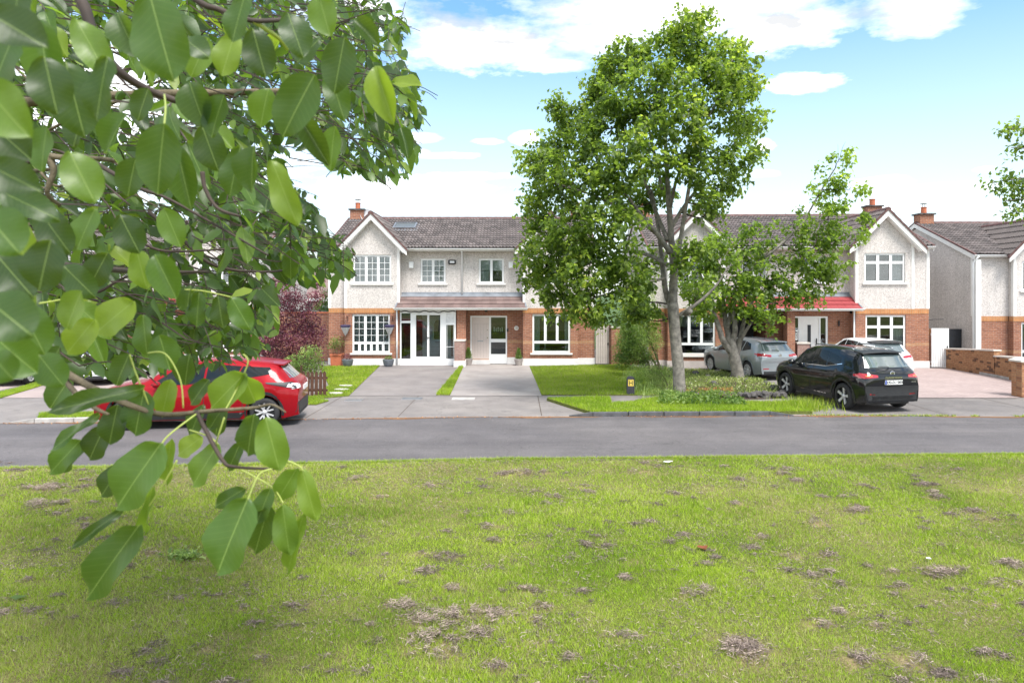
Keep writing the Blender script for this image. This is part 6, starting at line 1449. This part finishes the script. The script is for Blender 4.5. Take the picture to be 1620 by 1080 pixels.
# dark crossover in the foreground
black=dict(L=4.43,wb=2.67,rear=.84,wr=.352,clear=.22,paint='paint_black',archmat='black_plastic',arch=.075,
 top=[(0,.86),(.03,.98),(.10,1.08),(.18,1.14),(.50,1.545),(.62,1.585),(1.1,1.625),(1.9,1.64),(2.5,1.60),(2.75,1.53),(3.28,1.13),(3.5,1.09),(3.9,1.03),(4.2,.95),(4.36,.84),(4.43,.62)],
 wbody=[(0,.80),(.2,.875),(.45,.91),(.9,.925),(2.2,.915),(3.6,.92),(4.0,.89),(4.25,.80),(4.43,.66)],
 wtop=[(0,.66),(.5,.60),(1,.64),(2.0,.67),(2.6,.64),(3.28,.76),(4.43,.6)],
 belt=[(0,.95),(.3,1.10),(.9,1.12),(1.5,1.07),(2.6,1.03),(3.4,1.02),(4.43,.85)],
 side=[([(1.62,1.085),(2.25,1.07)],[(1.66,1.50),(2.22,1.54)]),([(2.29,1.065),(3.10,1.05),(3.20,1.06)],[(2.26,1.54),(2.60,1.50),(2.78,1.40)]),([(1.02,1.20),(1.58,1.095)],[(1.08,1.38),(1.62,1.49)])],
 sidetrim=[([(1.3,.235),(2.4,.235),(3.0,.235)],[(1.3,.36),(2.4,.34),(3.0,.36)],'black_plastic','sill_trim'),([(1.55,.33),(2.8,.33)],[(1.55,.352),(2.8,.352)],'chrome','sill_strip'),([(.95,1.20),(1.62,1.078),(3.1,1.042)],[(.95,1.222),(1.62,1.098),(3.1,1.058)],'chrome','window_strip')],
 seams=[2.27,1.38],handles=[1.62,2.45],handlemat='paint_black',mirror=2.98,mirmat='paint_black',rimedge='alloy_dark',rimmat='alloy',spokes=5,rim='plain',spw=(.024,.040),
 rg=(1.17,1.49),rgw=(.66,.54),spoiler=(.52,1.575,.60),spoilmat='black_plastic',
 rear_bits=[('tail_lamp','tail_red',.45,.86,.93,.90,.99,1.04),('tail_lamp_core','orange_lamp',.60,.82,.955,.95,.975,.985),('reflector','tail_red',.50,.68,.47,.48,.50,.51),('bumper_crease','rubber',.25,.80,.60,.66,.615,.675)],
 rear_bands=[('rear_bumper','black_plastic',.80,.33,.70),('lower_bumper','rubber',.62,.34,.44)],
 side_lamps=[('tail_lamp','tail_red',[(.10,.90),(.42,.95)],[(.10,1.03),(.42,1.0)])],
 front_bits=[('headlamp','lamp_white',.45,.80,.80,.90)],wg=(1.16,1.52),wgw=(.70,.60),plate=(.80,'232-D-6003'))
hx,hy=-.2,.98
def place(spec,rear_axle,h): 
    a=heading(*h); c=Vector((rear_axle[0],rear_axle[1],0))-Vector((math.cos(a),math.sin(a),0))*spec['rear']; return (c.x,c.y,-.004),a
l_,a_=place(black,(9.80,19.30),(hx,hy))
kb=car('parked_car','glossy black crossover standing on the apron with its tail to the road',black,l_,a_)
# roof rails, wiper, badge and lettering of the black one
for sg in (1,-1):
    MB().tube([(.75,sg*.60,1.60),(.85,sg*.60,1.645),(1.6,sg*.63,1.675),(2.3,sg*.62,1.655),(2.42,sg*.61,1.615)],.016,6).obj('roof_rail','metal_grey',kb,smooth=True)
MB().tube([(.17,0,1.17),(.13,.10,1.20),(.16,.34,1.20)],.011,5).obj('rear_wiper','black_plastic',kb)
hb=black['bvh'].ray_cast(Vector((-2,0,1.03)),Vector((1,0,0)),6)[0]
MB().tube([(hb.x-.012,.062*math.cos(t_),1.03+.05*math.sin(t_)) for t_ in [k*2*math.pi/16 for k in range(17)]],.008,5).obj('badge','chrome',kb)
MB().box((hb.x-.018,hb.x-.006),(-.075,.075),(1.019,1.041)).obj('badge','chrome',kb)
h2=black['bvh'].ray_cast(Vector((-2,0,.925)),Vector((1,0,0)),6)[0]
text('QASHQAI',.06,'chrome',kb,Matrix.Translation((h2.x-.012,0,.905))@Matrix.Rotation(R(-90),4,'Z')@Matrix.Rotation(R(90),4,'X'),.50)
h3=black['bvh'].ray_cast(Vector((-2,-.60,.80)),Vector((1,0,0)),6)[0]
text('e-POWER',.04,'chrome',kb,Matrix.Translation((h3.x-.014,-.60,.79))@Matrix.Rotation(R(-90),4,'Z')@Matrix.Rotation(R(90),4,'X'),.16)
# silver hatchback
silver=dict(L=4.33,wb=2.60,rear=.78,wr=.318,clear=.19,paint='paint_silver',arch=.012,
 top=[(0,.80),(.04,.95),(.10,1.02),(.46,1.38),(.62,1.42),(1.2,1.465),(1.9,1.47),(2.4,1.42),(3.25,1.0),(3.6,.94),(4.0,.86),(4.25,.74),(4.33,.58)],
 wbody=[(0,.76),(.2,.84),(.5,.875),(2.2,.88),(3.6,.87),(4.0,.82),(4.33,.58)],
 wtop=[(0,.62),(.5,.54),(1,.58),(2.0,.61),(2.5,.58),(3.25,.72),(4.33,.55)],
 belt=[(0,.88),(.3,.98),(1,.96),(2.6,.91),(3.3,.90),(4.33,.76)],
 side=[([(1.25,.985),(1.95,.95)],[(1.2,1.36),(1.93,1.39)]),([(2.0,.95),(2.85,.93),(2.98,.935)],[(1.97,1.39),(2.2,1.36),(2.45,1.25)]),([(.70,1.09),(1.20,.99)],[(.85,1.28),(1.15,1.355)])],
 seams=[1.98,1.12],handles=[1.35,2.15],mirror=2.75,mirmat='paint_silver',rimedge='alloy',rimmat='alloy',spokes=9,rim='plain',spw=(.02,.028),
 rg=(1.06,1.345),rgw=(.60,.50),spoiler=(.47,1.40,.54),
 rear_bits=[('tail_lamp','tail_red',.36,.80,.86,.86,.93,.99),('tail_lamp_core','lamp_white',.50,.78,.855,.86,.875,.88),('reflector','tail_red',.45,.68,.42,.42,.45,.45)],
 rear_bands=[('lower_bumper','black_plastic',.66,.24,.34),('boot_crease','metal_grey',.55,.66,.675),('bumper_strip','chrome',.70,.385,.40)],
 side_lamps=[('tail_lamp','tail_red',[(.06,.87),(.36,.93)],[(.06,.98),(.40,.97)])],
 front_bits=[('headlamp','lamp_white',.40,.72,.66,.76)],wg=(1.03,1.36),wgw=(.64,.54))
l_,a_=place(silver,(9.42,26.1),(-.25,.97))
ks=car('parked_car','silver hatchback in front of the garage opening, beyond the forked tree',silver,l_,a_)
hb=silver['bvh'].ray_cast(Vector((-2,0,.90)),Vector((1,0,0)),6)[0]
MB().lathe([(0,0),(.05,0),(.06,.01)],(0,0,0),14,'y').obj('badge','chrome',ks,M=Matrix.Translation((hb.x-.014,0,.90))@Matrix.Rotation(R(90),4,'Z'))
MB().tube([(.12,0,1.05),(.09,.05,1.08),(.12,.28,1.09)],.011,5).obj('rear_wiper','black_plastic',ks); MB().tube([(1.0,0,1.455),(.93,0,1.52)],.006,4).obj('aerial','black_plastic',ks)
# white hatchback hidden behind the black one, another at far left
def vary(d,**k):
    e={kk:vv for kk,vv in d.items() if kk!='bvh'}; e.update(k); return e
white=vary(silver,paint='paint_white',mirmat='paint_white',spoilmat='black_plastic',spoiler=(.47,1.41,.56))
l_,a_=place(white,(13.35,25.6),(-.04,1)); car('parked_car','white hatchback mostly hidden behind the black crossover',white,l_,a_)
l_,a_=place(white,(-14.5,24.6),(-.05,1)); car('parked_car','white hatchback glimpsed through the leaves, left of the red one',white,l_,a_)
grey=vary(silver,paint='paint_grey',mirmat='paint_grey'); l_,a_=place(grey,(-17.45,24.4),(-.05,1)); car('parked_car','grey car at the left edge on the pink drive',grey,l_,a_)
blue=vary(silver,paint='paint_blue',mirmat='paint_blue'); car('parked_car','blue car of which only the bonnet shows over the brick boundary wall',blue,(23.5,26.0,-.2),R(176))
# red crossover, side on
red=dict(L=4.72,wb=3.08,rear=.80,wr=.345,clear=.20,paint='paint_red',archmat='black_plastic',arch=.05,
 top=[(0,.86),(.03,.98),(.08,1.05),(.16,1.09),(.55,1.46),(.70,1.50),(1.2,1.56),(2.0,1.585),(2.6,1.55),(2.85,1.49),(3.55,1.10),(3.9,1.04),(4.3,.97),(4.55,.88),(4.68,.76),(4.72,.6)],
 wbody=[(0,.76),(.2,.85),(.5,.90),(1.0,.905),(2.2,.88),(3.8,.90),(4.2,.87),(4.55,.76),(4.72,.62)],
 wtop=[(0,.64),(.5,.55),(1,.60),(2.0,.64),(2.8,.61),(3.5,.74),(4.72,.55)],
 belt=[(0,.92),(.3,1.04),(.8,1.10),(1.3,1.06),(1.8,1.02),(3.6,.98),(4.72,.82)],
 side=[([(1.50,1.10),(2.15,1.045)],[(1.35,1.42),(2.10,1.485)]),([(2.2,1.04),(3.2,1.0),(3.35,1.02)],[(2.15,1.485),(2.6,1.46),(2.85,1.36)]),([(.62,1.24),(1.45,1.115)],[(.72,1.38),(1.32,1.42)])],
 sidetrim=[([(1.2,.215),(3.4,.215)],[(1.2,.36),(3.4,.36)],'black_plastic','sill_trim')],
 seams=[2.17,1.3],handles=[1.55,2.42],mirror=3.15,mirmat='paint_red',rimedge='alloy_dark',rimmat='alloy',spokes=5,rim='fork',spw=(.04,.03),
 rg=(1.12,1.40),rgw=(.60,.48),spoiler=(.52,1.475,.55),
 rear_bits=[('tail_lamp','lamp_white',.56,.80,.90,.88,.98,1.0)],rear_bands=[('rear_bumper','black_plastic',.76,.32,.56),('lower_bumper','rubber',.60,.26,.33)],
 side_lamps=[('tail_lamp','black_plastic',[(.08,.88),(.75,1.02)],[(.08,1.04),(.78,1.05)]),('tail_lamp','lamp_white',[(.07,.90),(.30,.93)],[(.07,1.01),(.26,1.01)])],
 front_bits=[('headlamp','lamp_white',.42,.66,.60,.74),('day_lamp','lamp_white',.42,.78,.86,.90)],wg=(1.13,1.48),wgw=(.68,.57),plate=(.86,'') )
yaw=R(7.5); fh=(-math.cos(yaw),-math.sin(yaw)); a=heading(*fh)
rl=G(418,674); c=Vector((rl[0],rl[1],0))-Vector((-math.sin(a),math.cos(a),0))*.88   # left wheel's contact to axle centre
l_,a_=place(red,(c.x,c.y),fh); l_=(l_[0],l_[1],-.026)
car('parked_car','bright red crossover parked side-on at the kerb behind the leaves',red,l_,a_)
# ------------------------------------------------------------ street and garden furniture
hx_,hy_=G(997.5,624)
t=thing('hydrant_marker','small black post with a yellow plate lettered H at the edge of the garden lawn','marker post',(hx_,hy_,0))
m=MB(); pr=[(-.115,-.02),(.115,-.02),(.115,.50)]+[(.115*math.cos(k*math.pi/8),.50+.07*math.sin(k*math.pi/8)) for k in range(1,8)]+[(-.115,.50)]
m.prism(pr,-.06,.06).obj('post','hydrant_post',t,bevel=.006)
pl_=MB().box((-.085,.085),(-.07,-.0605),(.27,.47)).obj('sign_plate','hydrant_yellow',t)
text('H',.20,'ink',pl_,Matrix.Translation((0,-.0715,.298))@Matrix.Rotation(R(90),4,'X'),.105)
# brown picket panel
t=thing('picket_fence','short brown picket panel between the red car and the lawn','fence',(-6.33,21.5,0))
me=MB().prism([(-.045,-.02),(.045,-.02),(.045,.70),(0,.76),(-.045,.70)],-.011,.011).obj('picket','fence_brown',t).data
for i in range(1,6): link('picket',me,t,Matrix.Translation((i*.128,rnd.uniform(-.004,.004),rnd.uniform(-.01,.015)))@Matrix.Rotation(R(rnd.uniform(-1.5,1.5)),4,'Y'))
for z in (.18,.55): MB().box((-.06,.72),(.013,.045),(z-.035,z+.035)).obj('rail','fence_brown',t)
# brown boards continue back between the gardens
t=thing('board_fence','low brown board fence running back behind the purple bush','fence',(-6.6,22.2,0)); me=MB().box((-.01,.01),(-.06,.06),(0,.85)).obj('board','fence_brown',t).data
for i in range(1,30): link('board',me,t,Matrix.Translation((-.045*i,i*.135,rnd.uniform(-.02,.02))))
# stepping stones
for i,(x,y,lb) in enumerate([(547,611,'farthest of the three pale stepping stones in the left lawn'),(540,617,'middle one of the three pale stepping stones in the left lawn'),(532,623,'nearest of the three pale stepping stones in the left lawn')]):
    a=G(x,y); m=MB(); m.slab([(a[0]+.23*math.cos(k*.9+i)*(1+.12*math.sin(k*2.3)),a[1]+.15*math.sin(k*.9+i)) for k in range(7)],0,.045); tag(m.obj('stepping_stone','stone_pale'),lb,'paving stone','stepping stones in the left lawn')
# pots and planters
def pot(name,label,x,y,Y,prof,mat,foliage=None,h=.5,square=False,group='planters at the house fronts',leafm='leaf_shrub'):
    X_=(x-CX)*Y/F; t=thing(name,label,'plant pot',(X_,Y,0),R(45) if square else 0,group)
    MB().lathe(prof,(0,0,0),4 if square else 18).obj('pot',mat,t,smooth=not square,sharp=40)
    rm=prof[-1][0]; MB().lathe([(0,prof[-1][1]-.03),(rm*.98,prof[-1][1]-.03)],(0,0,0),12).obj('soil','soil',t)
    if foliage:
        k,r_,hh=foliage; n=k; z=rng.random(n); rr=r_*(1-z**1.3*.75) if hh>.3 else r_*np.sqrt(1-z**2*.8); a=rng.uniform(0,6.28,n); q=np.sqrt(rng.random(n))
        p_=np.stack([np.cos(a)*rr*q,np.sin(a)*rr*q,prof[-1][1]+z*hh],1); d=rng.normal(0,1,(n,3)); d[:,2]+=.6; ln=rng.uniform(.03,.07,n)
        tag(link('foliage',leaves_simple('foliage',p_,d,rdir(n),ln,ln*.35,leafm,np.clip(.45+.3*rng.normal(size=n),0,1)),t),kind='stuff')
    return t
pot('square_planter','square orange terracotta planter at the corner of the first house',533,576,30.6,[(.30,0),(.33,.45),(.36,.45),(.36,.52),(.31,.52)],'terracotta',None,square=True)
pot('bowl_planter','dark grey bowl of pink flowers left of the lower barred window',550,577,30.35,[(.14,0),(.21,.08),(.25,.30),(.22,.31)],'pot_grey',(260,.22,.22),leafm='leaf_purple')
pot('bowl_planter','dark grey bowl of low greenery right of the lower barred window',614.5,577,30.35,[(.14,0),(.21,.08),(.25,.30),(.22,.31)],'pot_grey',(200,.2,.12))
pot('stone_pot','pale stone pot with a small conifer left of the cream door',741,576,30.9,[(.12,0),(.15,.1),(.20,.28),(.17,.29)],'pot_stone',(1500,.17,.46))
pot('stone_pot','pale stone pot with a small conifer right of the tall sidelight',820.5,576,30.75,[(.12,0),(.15,.1),(.20,.28),(.17,.29)],'pot_stone',(1300,.16,.44))
for (x,lb) in ((546.5,'wall basket on the brick left of the lower barred window'),(616,'wall basket right of the lower barred window, beside the downpipe')):
    Y=30.74; X_=(x-CX)*Y/F; t=thing('hanging_basket','dark-rimmed cone '+lb,'planter',(X_,Y,0),0,'wall baskets')
    MB().lathe([(0,1.28),(.08,1.40),(.20,1.66),(.19,1.67)],(0,0,0),14).obj('cone','dish_grey',t,smooth=True,sharp=50); MB().lathe([(.20,1.655),(.23,1.70),(.22,1.76),(.0,1.77)],(0,0,0),14).obj('rim','purple_dark',t,smooth=True,sharp=50)
    MB().tube([(0,.0,1.76),(0,.12,2.05),(0,.20,2.12)],.008,4).obj('hook','black_plastic',t)
X_=(862-CX)*31.6/F; t=thing('table_lamp','table lamp with a dark shade standing inside the lower window right of the cream door','lamp',(X_,31.45,.62)); MB().lathe([(.10,0),(.10,.03),(.03,.05),(.045,.2),(.03,.38),(.0,.40)],(0,0,0),12).obj('lamp_base','white_paint',t,smooth=True); MB().lathe([(.20,.40),(.13,.72)],(0,0,0),16).obj('lamp_shade','ink',t,smooth=True); MB().box((-.5,1.6),(-.12,.25),(-.06,-.005)).obj('shelf','white_paint',t)
# garden gate of boards, brick piers
def gate(label,x0,x1,Y,h,mat,n,ang=0,cat='gate'):
    t=thing('garden_gate',label,cat,(x0,Y,0),ang); w=(x1-x0); bw=w/n; me=None
    for i in range(n):
        if me is None: me=MB().box((.009,bw-.009),(-.014,.014),(.04,h)).obj('board',mat,t,bevel=.004).data; MB().box((0,w),(.015,.02),(.05,h-.01)).obj('backing','gate_beige' if mat!='white_pvc' else 'plinth_beige',t)
        else: link('board',me,t,Matrix.Translation((i*bw,rnd.uniform(-.002,.002),0)))
    for z in (.25,h-.25): MB().box((0,w),(.014,.045),(z-.05,z+.05)).obj('rail',mat,t)
    MB().box((w-.10,w-.06),(-.04,-.013),(h*.5,h*.5+.1)).obj('latch','black_plastic',t); return t
gate('beige boarded side gate between the cream-door house and its brick pier',3.68,4.29,31.1,1.72,'gate_beige',6)
gate('tall white ribbed side gate right of the red-porch house',17.62,18.36,29.75,1.66,'white_pvc',8)
t=thing('gate_pier','brick pier between the beige gate and the green shrubs','pier',(4.6,31.05,0)); MB().box((-.26,.22),(-.12,.12),(0,1.62)).obj('brick_wall','brick_red',t); MB().box((-.29,.25),(-.15,.15),(1.62,1.68)).obj('cap','cap_stone',t); MB().box((-.34,-.262),(-.1,.1),(0,1.75)).obj('gate_post','fence_brown',t)
t=thing('garden_wall','brick garden wall linking the pier back to the next house, behind the shrubs','wall',(4.85,31.3,0)); MB().box((0,1.4),(-.1,.1),(0,1.6)).obj('brick_wall','brick_red',t)
t=thing('garden_wall','reddish brick garden wall left of the first house','wall',(-11.5,33,0)); MB().box((0,3.4),(-.1,.1),(0,2.2)).obj('brick_wall','brick_red',t); MB().box((-.02,3.42),(-.14,.14),(2.2,2.27)).obj('wall_cap','terracotta',t)
t=thing('side_wall','short brick wall with soldier top and dark gate, between the white gate and the far right house','wall',(18.36,31.0,0)); MB().box((.0,.62),(0,.2),(-.3,1.35)).obj('brick_wall','brick_red',t); MB().box((-.005,.62),(-.005,.205),(1.35,1.58)).obj('soldier_course','brick_soldier',t); MB().box((.64,1.36),(.05,.1),(-.3,1.57)).obj('side_gate','dark_opening',t); MB().box((.60,.66),(.0,.15),(-.3,1.6)).obj('gate_post','ridge_red',t)
# hose loop by the white gate
a=G(1497,580); t=thing('hose','white coiled hose lying at the foot of the white gate','hose',(a[0],a[1],0))
MB().tube([(.16*math.cos(k*.5)*(1+.03*k/10),.05*math.sin(k*.5)-.0,.03+.10*(1+math.sin(k*.5))*.9+.0) for k in range(26)],.018,6).obj('coil','white_pvc',t,smooth=True)
# TV aerial bracket on the gable end
MB().tube([(5.95,.9,1.95),(6.3,.7,2.02),(6.62,.55,2.03)],.015,5).obj('wall_bracket','black_plastic',hD)
# boundary wall between the two right-hand drives, stepped cap
def wallbox(t,p0,p1,z1,mat,wd=.22):
    a=Vector((*p0,0));b=Vector((*p1,0)); L_=(b-a).length; ang=math.atan2(b.y-a.y,b.x-a.x); M=Matrix.Translation(a)@Matrix.Rotation(ang,4,'Z')
    return MB().box((0,L_),(-wd/2,wd/2),(-.3,z1)).obj('brick_wall',mat,t,M=M), M, L_
t=thing('boundary_wall','long light-brown brick boundary wall with stepped pale caps beside the pink paved drive','wall',(0,0,0))
def slopewall(p0,p1,za,zb):
    a=Vector((*p0,0));b=Vector((*p1,0)); L_=(b-a).length; M=Matrix.Translation(a)@Matrix.Rotation(math.atan2(b.y-a.y,b.x-a.x),4,'Z')
    m=MB(); m.prism([(0,-.05),(L_,-.05),(L_,zb),(0,za)],-.11,.11).obj('brick_wall','brick_wall',t,M=M)
    m=MB(); m.prism([(-.03,za),(L_+.03,zb),(L_+.03,zb+.055),(-.03,za+.055)],-.15,.15).obj('wall_cap','cap_stone',t,M=M)
slopewall((18.32,29.7),(18.22,26.6),.78,.96)
slopewall((18.22,26.55),(17.6,21.2),.74,1.0)
MB().box((-.0,8.6),(-.22,-.08),(-.01,.09)).obj('edging','kerb_light',t,M=Matrix.Translation((18.22,29.7,0))@Matrix.Rotation(math.atan2(-8.5,-.62),4,'Z')@Matrix.Scale(-1,4,(0,1,0)))
# front pier and wall, brick by brick
px_,py_=15.30,21.25
t=thing('brick_pier','brick pier with a pale weathered cap at the corner by the footpath, right edge','pier',(px_,py_,0))
MB().box((.006,.444),(.006,.444),(-.05,1.04)).obj('mortar_core','mortar',t)
BM_=[]
for s_ in range(4):
    mb=MB().box((-.1075,.1075),(-.05,.05),(-.0325,.0325)); o=mb.obj('brick','brick_single_%d'%s_ if False else 'mortar',t,bevel=.005); BM_.append(o.data); bpy.data.objects.remove(o)
def tilem(name,a,b_):
    m,nt,bb,o=nmat(name); tt_=NT(nt); oi=tt_.n('ShaderNodeObjectInfo'); ge=tt_.n('ShaderNodeNewGeometry')
    c=tt_.ramp(oi.outputs['Random'],[(0,a),(.5,b_),(1,(.27,.12,.07))]); c=tt_.mix(.7,c,tt_.ramp(tt_.noise(ge.outputs['Position'],14,5,.7),[(.3,(.65,.65,.65)),(.7,(1.15,1.12,1.1))]),'MULTIPLY')
    tt_.set(bb.inputs['Base Color'],c); bb.inputs['Roughness'].default_value=.9; tt_.set(bb.inputs['Normal'],tt_.bump(tt_.noise(ge.outputs['Position'],80,3,.7),.5,.004))
tilem('single_brick',(.38,.17,.085),(.46,.25,.13))
for me in BM_: me.materials.clear(); me.materials.append(MATS['single_brick'])
for c_ in range(14):
    z=.0375+c_*.075
    for face in range(4):
        for k in range(2):
            off=.1125+.225*k
            if c_%2==0: pos=[(off,.045,0),(.405,off,90),(off,.405,0),(.045,off,90)][face]
            else: pos=[(off,.045,0),(.405,off,90),(off,.405,0),(.045,off,90)][face]
            sft=.0 if c_%2==0 else 0
            if (face%2==0)!=(c_%2==0) and False: continue
            if (c_%2==0 and face in (1,3)) or (c_%2==1 and face in (0,2)):
                # header course ends: shorter bricks between
                pass
            link('brick',rnd.choice(BM_),t,Matrix.Translation((pos[0]+rnd.uniform(-.002,.002),pos[1]+rnd.uniform(-.002,.002),z))@Matrix.Rotation(R(pos[2]),4,'Z')@Matrix.Diagonal((.97,.97 if face%2 else 1.0,1,1)))
MB().box((-.05,.50),(-.05,.50),(1.05,1.10)).add(MB().prism([(-.05,1.10),(.5,1.10),(.225,1.17)],-.05,.5)).obj('cap','cap_stone',t)
t=thing('front_wall','low brick front wall running right from the corner pier','wall',(px_+.45,py_+.12,0)); MB().box((0,6),(0,.22),(-.05,.85)).obj('brick_wall','brick_wall',t); MB().box((0,6),(-.04,.26),(.85,.91)).obj('wall_cap','cap_stone',t)
# ------------------------------------------------------------ litter
def litter(label,x,y,mat,pts,z=.05,name='fallen_leaf',cat='leaf',group=None,s=1,curl=.03):
    a=G(x,y); m=MB(); n=len(pts); m.v=[(a[0]+p_[0]*s,a[1]+p_[1]*s,z+curl*abs(p_[0])*6*s+rnd.uniform(0,.012)) for p_ in pts]+[(a[0],a[1],z-.005)]
    for i in range(n): m.f.append((i,(i+1)%n,n))
    o=m.obj(name,mat); tag(o,label,cat,group); return o
leafp=[(.07*math.cos(k*.7)*(1.3 if k%2 else .8),.055*math.sin(k*.7)*(1.2 if k%2 else .85)) for k in range(9)]
litter('curled orange-brown dead leaf on the green, right of centre',1112,872,'leaf_dry',leafp,.045)
litter('small scrap of white paper near the road edge of the green',1056,735,'plate_white',[(-.09,-.03),(.0,-.05),(.10,-.02),(.07,.05),(-.05,.05)],.05,'paper_scrap','litter')
litter('small white scrap low on the right of the green',1469,890,'plate_white',[(-.03,-.02),(.03,-.01),(.025,.03),(-.02,.02)],.045,'paper_scrap','litter')
litter('pale yellow-green fallen leaf at the lower left of the green',30,952,'leaf_pale',[(-.07,-.03),(0,-.045),(.08,0),(.02,.04),(-.05,.03)],.045)
n=700; x=rng.uniform(-13,9,n); y=np.array([far_edge(v) for v in x])-.05-rng.exponential(.06,n); k=vnoise(x,y*0+3,.6,3)>.40; x=x[k];y=y[k]
d=rdir(len(x)); d[:,2]*=.15; u=rng.normal(0,.3,(len(x),3)); u[:,2]+=1
tag(link('leaf_litter',leaves_simple('leaf_litter',np.stack([x,y,np.full(len(x),-.018)],1),d,u,rng.uniform(.02,.06,len(x)),rng.uniform(.015,.04,len(x)),'leaf_dry',rng.random(len(x)))),'dry brown leaf litter gathered along the far gutter',None,None,'stuff')
# broad-leaved weeds in the green
for (x,y,r_) in [(292,885,.20)]:
    a=G(x,y); n=int(260*r_/.25); q=rng.normal(0,.5,(n,2))*r_; d=rng.normal(0,1,(n,3)); d[:,2]*=.5; d[:,2]+=.3; u=rng.normal(0,.4,(n,3)); u[:,2]+=1; ln=rng.uniform(.03,.07,n)
    tag(link('clover',leaves_simple('clover',np.stack([a[0]+q[:,0],a[1]+q[:,1]*.8,.03+rng.random(n)*.05],1),d,u,ln,ln*.7,'leaf_pale',np.clip(.3+.3*rng.normal(size=n),0,1))),'patch of broad-leaved weeds in the green',None,None,'stuff')
